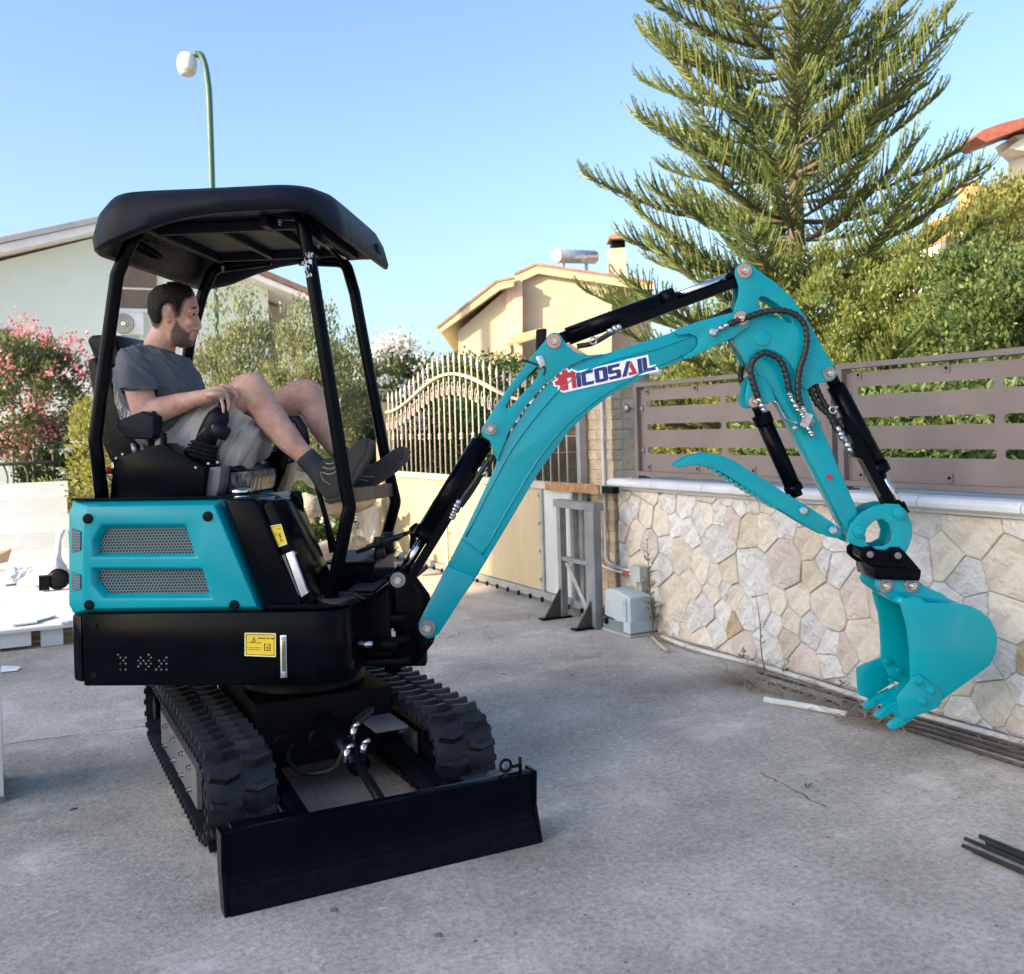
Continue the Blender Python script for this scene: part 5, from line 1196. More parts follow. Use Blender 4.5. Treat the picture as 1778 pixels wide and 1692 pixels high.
def glyphs(word, u0, v0, wch, h):
    """block capitals on the label"""
    F = {'H':'101101111101101','Y':'101101010010010','D':'110101101101110','R':'110101110110101','A':'010101111101101','U':'101101101101111','L':'100100100100111','I':'111010010010111','C':'111100100100111','O':'111101101101111','T':'111010010010010','N':'110101101101101','K':'101101110101101','F':'111100110100100','E':'111100110100111',' ':'0'*15,'S':'111100111001111'}
    out = []
    for k, ch in enumerate(word):
        for r in range(5):
            for c in range(3):
                if F[ch][r*3+c] == '1': out.append(('bar', u0+k*wch+c*wch*.27, v0+r*h/5, u0+k*wch+(c+1)*wch*.27, v0+(r+1)*h/5))
    return out
lm = glyphs('HYDRAULIC OIL TANK', .43, .19, .029, .06)
lm += [('poly', [(.30,.17),(.375,.39),(.36,.39),(.30,.22),(.24,.39),(.225,.39)]), ('bar',.24,.375,.36,.395), ('bar',.293,.26,.307,.33), ('bar',.293,.345,.307,.362)]
lm += textline(.08,.53,.405,.03)+textline(.08,.5,.61,.028)+textline(.08,.53,.695,.028)
lm += [('bar',.63,.44,.66,.75),('bar',.80,.44,.83,.75),('bar',.63,.72,.83,.75),('bar',.68,.46,.78,.48),('poly',[(.73,.55),(.765,.64),(.73,.67),(.695,.64)])]
lm += [('bar',.045,.055,.955,.075),('bar',.045,.925,.955,.945),('bar',.045,.055,.058,.945),('bar',.942,.055,.955,.945)]
label([(425,1099),(479,1100),(479,1141),(425,1139)], -.4715, skirt, lm)
lm = [('bar',.1,.06,.9,.075)]+glyphs('FUEL', .55, .18, .08, .05)+textline(.2,.6,.34,.02)+textline(.2,.55,.44,.02)+[('bar',.56,.42,.62,.75),('bar',.62,.42,.74,.46),('bar',.70,.42,.74,.56),('bar',.56,.56,.74,.6),('bar',.52,.75,.78,.79)]
label([(467,914),(488,910),(499,945),(480,952)], -.437, tank, lm)
# level gauge
g = plate('level_gauge', BF, [(486,1104),(497,1103),(498,1177),(487,1178)], -.478, -.470, M_ALU, skirt, bevel=.002)
plate('gauge_window', BF, [(489,1114),(496,1113),(496.5,1166),(489.5,1167)], -.4795, -.4775, pm('gauge_glass', (.10,.12,.07), .2, col2=(.16,.18,.10), scale=20), g, bevel=.001)
obj('gauge_ticks', (lambda bm: [prism(bm, BW, BF.ol([(490.5,1120+i*2.6),(494,1120+i*2.6),(494,1121+i*2.6),(490.5,1121+i*2.6)], -.4797), -.4800, -.4796) for i in range(16)] and bm)(BM()), M_LBLK, g)
for py in (1109, 1172): obj('gauge_bolt', prism(BM(), BW, [(a, c) for a, c in fcirc(BF, 492, py, -.478, .008)[::3]], -.486, -.476), M_ZINC, g, bevel=.001, seg=1)
# floor, mats, pedals
zf = BF.at(575, 1040, -.40)[1]
pl = fillet([Vector((.02,-.475,0)), Vector((aR+.004,-.475,0)), Vector((aR+.06,-.20,0)), Vector((aR+.06,.20,0)), Vector((aR+.02,.475,0)), Vector((.02,.475,0))], [0,.16,.08,.08,.12,0], 8)
floor = obj('floor_plate', prism(BM(), PW, [(p.x, p.y) for p in pl], zf-.025, zf-.008), M_BLK, EX, bevel=.004)
pl = fillet([Vector((.18,-.40,0)), Vector((.26,-.487,0)), Vector((aR-.0,-.487,0)), Vector((aR+.018,-.27,0)), Vector((.2,-.25,0))], [.03,.06,.13,.08,0], 8)
mat_ = obj('floor_mat', prism(BM(), PW, [(p.x, p.y) for p in pl], zf-.008, zf+.004), M_MAT, EX, bevel=.003)
bm = BM()
for k in range(-3, 3):                          # quilted ribs
    for s in (1, -1):
        am = (.20+aR)/2+k*.035
        tube(bm, [BW(am-.05, -.37-.06*s, zf+.004), BW(am+.05, -.37+.06*s, zf+.004)], .0022, 5)
tag(obj('mat_ribs', bm, M_MAT, mat_), kind='stuff')
plate('floor_mat_flap', BF, [(690-60,1012),(676,995),(672,985),(612,1020)], .0, .0, M_MAT, EX, bevel=0) if False else None
bm = BM(); fbox(bm, BW, aR-.02, aR+.16, .12, .42, zf-.006, zf+.004); obj('front_mat', bm, M_MAT, EX, bevel=.003)
bm = BM(); fbox(bm, BW, aR-.05, aR+.05, -.22, .05, zf-.004, zf+.006); obj('front_mat', bm, M_MAT, EX, bevel=.003)
bm = BM(); fbox(bm, BW, .14, aR+.02, -.06, .34, zf-.005, zf+.085); ph = obj('valve_cover_box', bm, M_BLK, EX, bevel=.008)
bm = BM(); fbox(bm, BW, .12, aR+.03, -.075, .35, zf+.085, zf+.095); obj('box_lid', bm, M_BLKM, ph, bevel=.003)
for bb in (.02, .20):
    bm = BM(); p = BW(.33, bb, zf+.095); cyl(bm, p, p+Vector((0,0,.06)), .026, .020, 14); lathe(bm, p+Vector((0,0,.055)), (0,0,1), [(0,.03),(.008,.03),(.010,.022),(.018,.028),(.024,.022),(.034,.024)], 14)
    obj('pedal_boot', bm, M_RUB, EX, smooth=True)
    o = plate('foot_pedal', BF, [(0,0)]*3, 0, 0, M_BLKM, EX) if False else None
    bm = BM(); prism(bm, BW, [(.24,zf+.135),(.42,zf+.19),(.425,zf+.175),(.245,zf+.12)], bb-.05, bb+.05); obj('foot_pedal', bm, M_BLKM, EX, bevel=.003)
bm = BM(); prism(bm, BW, fil2([(.40,zf+.095),(.435,zf+.095),(.425,zf+.17),(.445,zf+.20),(.43,zf+.215),(.40,zf+.19),(.405,zf+.15)], .01), .30, .34); obj('lock_latch', bm, M_BLKM, EX, bevel=.003)
# travel levers (bent flat bars by the feet)
for k, bb in enumerate((-.10, -.02)):
    bm = BM(); tube(bm, fillet([BF.pt(584-k*8,960,bb), BF.pt(566,900,bb), BF.pt(552,850,bb), BF.pt(530,760,bb), BF.pt(518,735,bb)], .03, 5, False), .011, 8)
    lv = obj('travel_lever', bm, M_BLKM, EX, smooth=True)
    bm = BM(); tube(bm, [BF.pt(533,772,bb), BF.pt(526,745,bb), BF.pt(516,729,bb), BF.pt(500,727,bb)], [.014,.019,.019,.012], 10); obj('lever_grip', bm, M_PLA, lv, smooth=True)
# ---------------- seat and controls
M_SEAT = pm('seat_vinyl', (.003,.0035,.005), .35, spec=.14, col2=(.006,.0065,.009), scale=8, bump=.25, bscale=40, dist=.006)
M_WRAP = pm('crinkled_plastic_wrap', (.10,.105,.12), .16, col2=(.012,.013,.016), scale=22, bump=1.0, bscale=26, spec=.9, dist=.02, detail=8, stretch=(1,1,.45))
M_WRAPB = pm('pale_plastic_wrap', (.42,.52,.64), .18, col2=(.60,.68,.76), scale=12, bump=.9, bscale=22, dist=.02)
seat = plate('seat_back', BF, fil2([(172,628),(190,622),(238,700),(262,775),(250,800),(214,805),(198,770)], 12), -.21, .21, M_SEAT, EX, bevel=.03, seg=4, bref=-.1)
plate('headrest', BF, fil2([(160,592),(168,584),(206,582),(216,606),(224,628),(206,640),(178,636)], 8), -.15, .15, M_SEAT, EX, bevel=.025, seg=4, bref=-.1)
plate('headrest_wrap', BF, fil2([(206,590),(228,584),(246,600),(230,628),(214,632)], 6), .0, .158, M_WRAPB, EX, bevel=.02, seg=3, bref=.1)
plate('seat_back_wrap', BF, fil2([(196,652),(228,690),(258,770),(246,776),(215,745),(200,700)], 8), -.216, -.20, M_WRAP, seat, bevel=.004, bref=-.21)
plate('seat_shell', BF, fil2([(168,632),(180,630),(212,760),(222,812),(206,810),(196,772)], 5), -.19, .19, M_PLA, EX, bevel=.012, bref=-.15)
plate('seat_cushion', BF, fil2([(215,800),(300,790),(425,808),(437,822),(432,858),(215,858)], 14), -.21, .21, M_SEAT, EX, bevel=.02, seg=3, bref=-.15)
plate('cushion_wrap', BF, fil2([(376,826),(400,820),(434,818),(437,832),(432,856),(380,856)], 6), -.216, .1, M_WRAP, EX, bevel=.01, bref=-.21)
con = plate('control_console', BF, fil2([(189,869),(198,796),(283,770),(300,782),(357,812),(350,866)], 4), -.38, -.22, M_BLK, EX, bevel=.006)
plate('console_end_plate', BF, [(350,866),(357,813),(384,810),(380,846),(372,868)], -.34, -.24, M_GREY, EX, bevel=.004)
conf = plate('far_console', BF, fil2([(430,866),(440,812),(470,785),(498,775),(502,790),(494,820),(480,850),(476,868)], 4), .22, .38, M_BLK, EX, bevel=.006, bref=.22)
plate('far_console_end_plate', BF, [(478,850),(494,808),(506,804),(498,842),(490,860)], .23, .33, pm('tan_plate', (.35,.24,.13), .5, scale=8), EX, bevel=.003, bref=.23)  # even tan, paler than the near console's end plate
plate('armrest', BF, fil2([(197,738),(203,731),(246,714),(268,722),(268,756),(262,764),(214,762)], 6), -.36, -.28, M_PLA, EX, bevel=.012, seg=3)
bm = BM(); tube(bm, [BF.pt(232,770,-.32), BF.pt(236,792,-.32)], .012, 8); obj('armrest_stay', bm, M_STEEL, EX, smooth=True)
# joystick bellows on the near console
def bellows(pts, rad, n=12):
    bm = BM(); k = len(rad); P = [Vector(pts[0]).lerp(Vector(pts[1]), i/(k-1)) for i in range(k)]
    tube(bm, P, rad, n); return bm
rad = []
for i in range(6): rad += [.088-.006*i, .070-.006*i]
JB = -.25
p0, p1 = BF.pt(346,806,JB), BF.pt(356,768,JB)
bo = obj('joystick_bellows', bellows((p0, p1), rad), M_RUB, EX, smooth=False)
bm = BM(); tube(bm, [BF.pt(356,770,JB), BF.pt(363,752,JB), BF.pt(372,738,JB), BF.pt(380,724,JB), BF.pt(386,712,JB)], [.040,.042,.046,.044,.028], 12)
obj('joystick_cover', bm, M_PLA, bo, smooth=True)
bm = BM(); tube(bm, [BF.pt(372,744,JB-.05), BF.pt(396,756,JB-.045)], [.036,.026], 8); obj('cover_flap', bm, M_PLA, bo, smooth=True)
bm = BM(); tube(bm, [BF.pt(365,758,JB-.043), BF.pt(371,738,JB-.048)], .005, 6); tube(bm, [BF.pt(345,756,JB-.035), BF.pt(358,742,JB-.04)], .002, 6); obj('cover_piping', bm, M_STEEL, bo, smooth=True)
bm = BM(); tube(bm, [BF.pt(384,714,JB), BF.pt(388,704,JB+.01), BF.pt(390,698,JB+.02)], [.02,.02,.014], 10); obj('joystick_handle', bm, M_PLA, bo, smooth=True)
rad = []
for i in range(6): rad += [.07-.004*i, .056-.004*i]
obj('far_bellows', bellows((BF.pt(488,800,.30), BF.pt(497,768,.30)), rad), M_RUB, EX)
# throttle lever and bracket
bm = BM(); tube(bm, [BF.pt(258,775,-.33), BF.pt(262,755,-.33), BF.pt(269,727,-.33)], .006, 8); th = obj('throttle_lever', bm, M_STEEL, EX, smooth=True)
bm = BM(); lathe(bm, BF.pt(267,732,-.33), (0,0,1), [(0,.010),(.012,.016),(.022,.016),(.034,.012),(.04,.006)], 12); obj('lever_knob', bm, M_PLA, th, smooth=True)
bm = BM(); a, c = BF.at(272,772,-.33); fbox(bm, BW, a-.045, a+.05, -.35, -.30, c-.02, c-.004); fbox(bm, BW, a-.03, a-.02, -.35, -.30, c-.01, c+.03); fbox(bm, BW, a+.02, a+.035, -.345, -.31, c-.01, c+.045); obj('lever_bracket', bm, M_BLKM, EX, bevel=.003)
bm = BM(); tube(bm, [BF.pt(176,819,-.34), BF.pt(186,817,-.34), BF.pt(196,819,-.34)], [.008,.014,.012], 8); obj('red_handle', bm, M_REDP, EX, smooth=True)
for px, py in ((213,789),(202,796),(340,757+55),(362,805),(378,803)):
    obj('console_screw', prism(BM(), BW, fcirc(BF, px, py, -.382, .005), -.386, -.378), M_STEEL, con, smooth=True)
# ---------------- canopy
def post(pts, b, nm='canopy_post', r=.026, rf=.06):
    P = fillet([BF.pt(x, y, bb if (bb := (q[0] if q else b)) is not None else b) for x, y, *q in pts], rf, 6, False)
    return obj(nm, tube(BM(), P, r, 14), M_BLK, EX, smooth=True)
post([(250,378,-.34),(226,424),(203,478),(165,762),(177,866)], -.40)
post([(452,372,-.36),(522,372),(541,470),(600,845),(607,880),(574,1042)], -.40)
post([(520,452),(600,455),(616,510),(668,790),(687,872),(655,990)], .40)
post([(470,452),(372,466),(352,510),(330,590),(320,660),(308,760),(322,860)], .40)
bm = BM(); tube(bm, [BF.pt(228,420,-.40), BF.pt(330,476,.40)], .02, 10); obj('canopy_crossbar', bm, M_BLK, EX, smooth=True)
bm = BM(); tube(bm, [BF.pt(530,385,-.40), BF.pt(596,452,.40)], .02, 10); obj('canopy_crossbar', bm, M_BLK, EX, smooth=True)
# foot rest plate between the front posts
p = [BF.pt(606,848,-.37), BF.pt(679,839,.385), BF.pt(681,862,.385), BF.pt(609,874,-.37)]
bm = BM(); f = add_poly(bm, p); r = bmesh.ops.extrude_face_region(bm, geom=[f]); off = (BW(1,0,0)-BW(0,0,0))*.008
for v in [g for g in r['geom'] if isinstance(g, bmesh.types.BMVert)]: v.co += off
bmesh.ops.recalc_face_normals(bm, faces=bm.faces[:]); obj('foot_bar', bm, M_BRN, EX, bevel=.002)
for k in range(2):
    bm = BM(); q = BF.pt(675, 845+k*13, .36); lathe(bm, q, -off, [(0,.008),(.006,.008),(.008,.005)], 8); obj('foot_bar_bolt', bm, M_ZINC, EX)
# roof shell
def zr(a):
    T = [(-.70,2.085),(-.58,2.095),(-.47,2.125),(-.36,2.165),(-.25,2.195),(-.1,2.212),(.16,2.214),(.23,2.205),(.27,2.172),(.32,2.122)]
    if a <= T[0][0]: return T[0][1]
    for (x0,y0),(x1,y1) in zip(T, T[1:]):
        if a <= x1: t = (a-x0)/(x1-x0); t = t*t*(3-2*t) if False else t; return y0+(y1-y0)*t
    return T[-1][1]
ra0 = -.612; ra1 = .318
bas = fillet([Vector((ra0,-.50,0)), Vector((ra0+.10,-.58,0)), Vector((ra1-.12,-.57,0)), Vector((ra1,-.40,0)), Vector((ra1,.40,0)), Vector((ra1-.12,.57,0)), Vector((ra0+.10,.58,0)), Vector((ra0,.50,0))], [.16,.2,.2,.1,.1,.2,.2,.16], 7)
dense = []
for i in range(len(bas)):
    p, q = bas[i], bas[(i+1) % len(bas)]; k = max(1, int((q-p).length/.05))
    for j in range(k): dense.append(p.lerp(q, j/k))
cx_, = [(ra0+ra1)/2]
def ztop(a, b): return 2.322-.085*min(1.1, abs(a-cx_)/.465)**(14 if a > cx_ else 7)-.012*(b/.58)**2
def rring(bm, ins, zf_):
    out = []
    for p in dense:
        d = Vector((p.x-cx_, p.y, 0)); L = d.length; q = Vector((cx_, 0, 0))+d*(1-ins/L)
        out.append(bm.verts.new(BW(q.x, q.y, zf_(q.x, q.y))))
    return out
bm = BM()
lv = [rring(bm, .075, lambda a, b: zr(a)+.030), rring(bm, .045, lambda a, b: zr(a)+.004), rring(bm, .012, lambda a, b: zr(a)), rring(bm, -.004, lambda a, b: zr(a)+.014),
      rring(bm, -.010, lambda a, b: zr(a)*.62+ztop(a,b)*.38), rring(bm, .012, lambda a, b: zr(a)*.2+ztop(a,b)*.8), rring(bm, .05, lambda a, b: ztop(a,b)), rring(bm, .2, lambda a, b: ztop(a,b)+.012), rring(bm, .42, lambda a, b: ztop(a,b)+.014)]
for A, B in zip(lv, lv[1:]):
    n = len(A)
    for i in range(n): bm.faces.new((A[i],A[(i+1)%n],B[(i+1)%n],B[i]))
bm.faces.new(lv[-1])
ci = rring(bm, .13, lambda a, b: 2.232); n = len(ci)
for i in range(n): bm.faces.new((ci[i],ci[(i+1)%n],lv[0][(i+1)%n],lv[0][i]))
bm.faces.new(ci[::-1])
bmesh.ops.recalc_face_normals(bm, faces=bm.faces[:])
roof = obj('canopy_roof', bm, M_PLA, EX, smooth=True, sharp=40)
bm = BM()                                       # moulded ribs under the roof
fbox(bm, BW, -.42, .15, -.30, .30, 2.222, 2.231); obj('ceiling_panel', bm, M_PLA, roof, bevel=.006)
for a0, a1, b0, b1 in ((-.46,-.43,-.42,.42),(.0,.03,-.40,.40),(.15,.18,-.42,.42),(-.43,.15,-.33,-.30),(-.43,.15,.30,.33),(-.2,-.18,-.3,.3)):
    bm = BM(); fbox(bm, BW, a0, a1, b0, b1, 2.19, 2.231); obj('ceiling_rib', bm, M_PLA, roof, bevel=.006)
M_SLOT = pm('moulded_slot_black', (.003,.003,.004), .7)
for k in range(6):                              # louvre slots, front and rear
    b = -.36+k*.07
    bm = BM(); prism(bm, PW, fil2([(.19,b-.018),(.262-.01*abs(k-2.5),b-.018),(.262-.01*abs(k-2.5),b+.018),(.19,b+.018)], .015), 2.226, 2.230), None
    bm2 = bm; obj('louvre_slot', bm2, M_SLOT, roof)
    bm = BM(); prism(bm, PW, fil2([(-.60+.012*abs(k-2.5),b-.02),(-.50,b-.02),(-.50,b+.02),(-.60+.012*abs(k-2.5),b+.02)], .016), 2.188, 2.19); obj('louvre_slot', bm, M_SLOT, roof)
bm = BM(); cyl(bm, BW(.10,-.05,2.214), BW(.10,-.05,2.222), .05, n=20); obj('ceiling_boss', bm, M_SLOT, roof, smooth=True)
bm = BM(); fbox(bm, BW, ra1-.03, ra1+.012, .16, .24, 2.175, 2.215); obj('roof_end_lug', bm, M_PLA, roof, bevel=.01)
for px, py, b in ((486,386,-.36),(387,466,.38),(483,441,.36),(492,441,.36),(553,426,.0)):
    bm = BM(); lathe(bm, BF.pt(px, py, b), (0,0,-1), [(-.01,.01),(0,.01),(.004,.006),(.012,.006)], 8); obj('roof_bolt', bm, M_ZINC, roof)
# shred of clear wrap on the near front post
bm = BM(); rs = random.Random(9)
for k in range(26):
    p = BF.pt(536+rs.uniform(-9,8), 452+rs.uniform(-16,24), -.43+rs.uniform(-.0,.008)); d = Vector((rs.uniform(-1,1),rs.uniform(-.3,.3),rs.uniform(-1,1)))*.012
    add_poly(bm, [p, p+d, p+d+Vector((rs.uniform(-.006,.006),0,rs.uniform(-.02,-.004))), p+Vector((0,0,-.012))])
obj('film_scrap', bm, pm('clear_film', (.5,.56,.62), .15, scale=30), EX)
# ---------------- swing post, boom, arm, bucket
sb = plate('swing_bracket', MF, ZP([(655,645),(815,645),(855,700),(1000,935),(960,1080),(1040,1300),(1090,1330),(960,1500),(900,1560),(820,1560),(640,1500),(640,940)]), -.085, -.070, M_BLK, EX, bevel=.003)
plate('swing_bracket_far', MF, ZP([(700,620),(870,620),(1045,860),(1120,1180),(1090,1330),(940,1510),(820,1560),(640,1500),(640,940)]), .0, .014, M_BLK, EX, bevel=.003, bref=.0)
pv = MF.at(690, 1110, -.04)
bm = BM(); fbox(bm, MW, pv[0]-.02, pv[0]+.12, -.07, .0, pv[1]-.11, pv[1]+.16); obj('swing_casting', bm, M_BLKM, EX, bevel=.012)
for dz, nm in ((-.075,'swing_plate'), (.012,'swing_plate'), (.10,'swing_plate')):
    pl = fillet([Vector((pv[0]-.16,-.14,0)), Vector((pv[0]+.02,-.13,0)), Vector((pv[0]+.10,-.04,0)), Vector((pv[0]+.02,.05,0)), Vector((pv[0]-.16,.06,0))], [.02,.05,.06,.05,.02], 6)
    obj(nm, prism(BM(), lambda a, z, b: MW(a, b, z), [(p.x, p.y) for p in pl], pv[1]+dz-.014, pv[1]+dz+.014), M_BLKM, EX, bevel=.005, smooth=True)
bm = BM(); cyl(bm, MW(pv[0]-.02,-.05,pv[1]-.13), MW(pv[0]-.02,-.05,pv[1]+.15), .035, n=18); obj('swing_pin', bm, M_BLKM, EX, smooth=True)
bm = BM(); cyl(bm, MW(pv[0]-.01,-.125,pv[1]+.03), MW(pv[0]-.01,-.125,pv[1]+.05), .017, n=6); cyl(bm, MW(pv[0]-.01,-.125,pv[1]+.05), MW(pv[0]-.01,-.125,pv[1]+.062), .010, n=10); obj('swing_nut', bm, M_ZINC, EX)
bm = BM(); fbox(bm, BW, aR-.13, aR+.09, -.12, .12, zb0+.02, zf-.03); obj('front_frame', bm, M_BLKM, EX, bevel=.01)
bm = BM(); cyl(bm, BF.pt(607,1119,-.16), BF.pt(654,1119,-.16), .016, n=14); sw = obj('swing_cylinder_rod', bm, M_CHR, EX, smooth=True)
bm = BM(); cyl(bm, BF.pt(565,1119,-.16), BF.pt(612,1119,-.16), .034, n=16); cyl(bm, BF.pt(650,1119,-.16), BF.pt(690,1121,-.14), .026, n=14); obj('swing_cylinder', bm, M_BLKM, EX, smooth=True)
rs = random.Random(12)
for k in range(7):                              # hoses looping out of the front frame
    y0 = 1065+rs.uniform(-22,40); b0 = rs.uniform(-.12,.06)
    pts = [BF.pt(600+rs.uniform(-10,10), y0, b0), BF.pt(632, y0-rs.uniform(8,26), b0-.03), BF.pt(668, y0-rs.uniform(5,25), b0-.02), MF.pt(694+rs.uniform(-4,10), 1050+rs.uniform(-12,60), -.03)]
    obj('swing_hose', tube(BM(), spline(pts), .012, 8), M_HOSE, EX, smooth=True)
pin(MF, 691, 1007, -.085, EX, .032)
# boom
BM0, BM1 = -.10, .02
bx = Z4([(100,1432),(215,1205),(268,1100),(395,835),(420,760),(455,700),(520,600),(600,505),(680,445),(760,405),(850,380),(960,345),(1090,303),(1190,275),(1190,385),(1135,408),(1000,462),(850,545),(760,612),(690,680),(640,745),(560,858),(480,995),(330,1245),(262,1345),(182,1470),(150,1487),(115,1475)])
boom = plate('boom', MF, bx, BM0, BM1, M_TEAL, EX, bevel=.006, seg=2)
dbl = Z4([(105,1440),(108,1415),(215,1205),(322,1250),(262,1345),(182,1470),(158,1485),(138,1488),(118,1476),(108,1462)])
for b0, b1 in ((BM0-.016, BM0-.002), (BM1+.002, BM1+.016)): plate('boom_foot_plate', MF, dbl, b0, b1, M_TEAL, boom, bevel=.004, bref=BM0-.016)
mid = Z4([(215,1205),(270,1100),(365,1178),(322,1250)])
plate('boom_foot_wedge', MF, mid, BM0-.009, BM0-.002, M_TEAL, boom, bevel=.003)
# bend bracket with slot
br = Z4([(345,690),(350,672),(395,600),(470,490),(560,375),(590,340),(598,325),(612,310),(630,305),(648,312),(662,330),(680,360),(710,382),(760,393),(825,388),(740,410),(660,450),(590,507),(520,587),(450,695),(408,805),(394,770),(378,725),(352,708)])
sl = Z4([(440,588),(470,535),(520,480),(560,438),(580,445),(545,500),(500,548),(455,597),(444,600)])
bk = None
for b0, b1 in ((BM0-.012, BM0-.002), (BM1+.002, BM1+.012)):
    o = plate('bend_bracket', MF, br, b0, b1, M_TEAL, boom, bevel=.003, holes=[sl], bref=BM0-.012)
bm = BM(); tube(bm, [MF.pt(x, y, -.09) for x, y in Z4([(560,385),(470,500),(400,610),(365,680)])], .001, 4); bm.clear()
tip = Z4([(1090,303),(1100,292),(1190,262),(1310,230),(1335,222),(1362,222),(1384,238),(1388,262),(1375,285),(1345,305),(1320,325),(1240,362),(1170,398),(1135,408),(1120,402),(1165,375),(1183,350),(1178,322),(1150,312),(1105,318)])
for b0, b1 in ((BM0-.014, BM0-.002), (BM1+.002, BM1+.014)): plate('boom_tip_plate', MF, tip, b0, b1, M_TEAL, boom, bevel=.003, bref=BM0-.014)
pin(MF, 742, 1090, BM0-.016, boom, .034); pin(MF, 852, 745, BM0-.012, boom, .026)
M_COP = pm('copper_washer', (.55,.25,.18), .35, .6, col2=(.62,.32,.25), scale=20)
pin(MF, 962, 593, BM0-.012, boom, .029, M_COP); pin(MF, 1287, 553, BM0-.014, boom, .029, M_COP)
# weld seam along the lower edge of the boom side
seam = [MF.pt(x, y, BM0-.001) for x, y in Z4([(345,1170),(480,935),(560,805),(640,700),(720,620),(850,525),(1000,445),(1120,395)])]
obj('weld_seam', tube(BM(), spline(seam, 5), .0045, 6), M_TEAL, boom, smooth=True)
seam = [MF.pt(x, y, BM0-.001) for x, y in Z4([(285,1095),(400,870),(470,745),(560,625),(650,525),(750,455),(860,410),(1000,375),(1090,345),(1150,322)])]
obj('weld_seam', tube(BM(), spline(seam, 5), .0045, 6), M_TEAL, boom, smooth=True)
bm = BM(); tube(bm, [MF.pt(x, y, -.04) for x, y in Z4([(1200,278),(1260,250),(1312,225)])], .02, 8); obj('boom_top_hose', bm, M_HOSE, boom, smooth=True)
# lettering on the boom: white backing, then the letters
LOGO_W, LOGO_H = 1632., 375.
def logo_map(x, y, b):
    """logo space (caption-like units, x right, y down from 0..375) to the boom side"""
    u = (x-64)/LOGO_W; v = (y-38)/LOGO_H
    c0 = Vector((962., 672., 0)); e1 = Vector((1136-962., 613-660., 0))  # along
    px = 962+u*(1133-962)+v*11.0; py = 660+u*(613-660)+v*34.0-u*4
    px += -4; py += -12+u*12
    return MF.at(px, py, b)
def letters(b0, b1, polys, mat, nm, grow=0):
    for lp, hs in polys:
        bm = prism(BM(), MW, [logo_map(x, y, b0) for x, y in lp], b0, b1, [[logo_map(x, y, b0) for x, y in h] for h in hs]); obj(nm, bm, mat, boom)
gear = [(160,410),(102,357),(132,312),(122,288),(64,276),(64,206),(122,195),(132,168),(102,128),(155,73),(198,104),(224,94),(232,38),(308,38),(316,94),(342,104),(385,73),(437,128),(422,150),(378,400),(306,400),(340,193),(277,193),(242,400),(178,400)]
blue = [[(434,140),(506,140),(462,400),(390,400)],
        [(536,140),(724,140),(695,195),(580,195),(553,343),(688,343),(660,400),(495,400),(477,385),(477,365),(515,160)],
        [(978,140),(1164,140),(1135,195),(1020,195),(1013,242),(1115,242),(1135,255),(1142,275),(1126,370),(1112,392),(1095,400),(930,400),(920,345),(1053,345),(1062,297),(960,297),(940,288),(934,270),(950,165),(960,148)],
        [(1272,138),(1340,138),(1202,400),(1130,400)],
        [(1448,140),(1520,140),(1474,400),(1402,400)],
        [(1530,140),(1602,140),(1566,345),(1682,345),(1694,400),(1484,400)]]
oO = ([(765,140),(915,140),(935,155),(940,175),(910,370),(895,392),(870,400),(715,400),(697,388),(695,372),(730,165),(745,146)], [(802,195),(860,195),(834,343),(775,343)])
redA = [(1348,145),(1390,400),(1244,400),(1252,345),(1312,345),(1296,240)]
back = [(150,440),(66,362),(100,312),(30,292),(30,188),(95,172),(66,125),(150,36),(198,66),(206,4),(334,4),(345,66),(388,36),(470,112),(1250,108),(1262,100),(1640,105),(1612,310),(1712,312),(1735,440)]
letters(BM0-.0035, BM0-.0008, [(back, [])], M_WHITE, 'decal_backing')
letters(BM0-.0050, BM0-.0036, [(gear, []), (redA, [])], M_RED, 'decal_letter')
letters(BM0-.0050, BM0-.0036, [(b, []) for b in blue]+[(oO[0], [oO[1]])], M_NAVY, 'decal_letter')
# cylinders
def cylinder(nm, base, tipp, b, f0, f1, r, rr, cover=None, mat=None, tie=True):
    """barrel from f0 to f1 of the way, rod on to the tip; cover: side the guard strip sits on"""
    P, Q = MF.pt(*base, b), MF.pt(*tipp, b)
    bm = BM(); cyl(bm, P.lerp(Q,f0), P.lerp(Q,f1), r, n=20); cyl(bm, P.lerp(Q,f1-.06), P.lerp(Q,f1+.004), r*1.12, n=20); cyl(bm, P, P.lerp(Q,f0+.02), r*.7, n=14)
    o = obj(nm, bm, M_BLK, EX, smooth=True)
    bm = BM(); cyl(bm, P.lerp(Q,f1), P.lerp(Q,.95), rr, n=16); obj('cylinder_rod', bm, M_CHR, o, smooth=True)
    bm = BM(); cyl(bm, P.lerp(Q,.93), Q, r*.75, n=14); obj('rod_end', bm, M_BLK, o, smooth=True)
    return o, P, Q
bc, P, Q = cylinder('boom_cylinder', (852,745), (691,1007), -.04, .09, .73, .046, .020)
up = (MF.pt(840,740,-.04)-MF.pt(852,745,-.04)).normalized()
dirv = (Q-P).normalized(); per = (MW(0,0,0)-MW(0,1,0)).normalized()
def guard(o, P, Q, f0, f1, w, off, side):
    """channel-shaped guard sheet lying along a cylinder"""
    d = (Q-P).normalized(); b = (MW(0,1,0)-MW(0,0,0)).normalized(); n = d.cross(b).normalized()*side
    A, B = P.lerp(Q,f0)+n*off, P.lerp(Q,f1)+n*off; bm = BM()
    for c, s1, s2 in ((n*.004, w, .008), (b*(w/2)-n*.012, .008, .036), (-b*(w/2)-n*.012, .008, .036)):
        M = Matrix((d, b, n)).transposed(); box(bm, (A+B)/2+c, ((B-A).length, s1, s2), M=M)
    return obj('cylinder_guard', bm, M_BLK, o, bevel=.002)
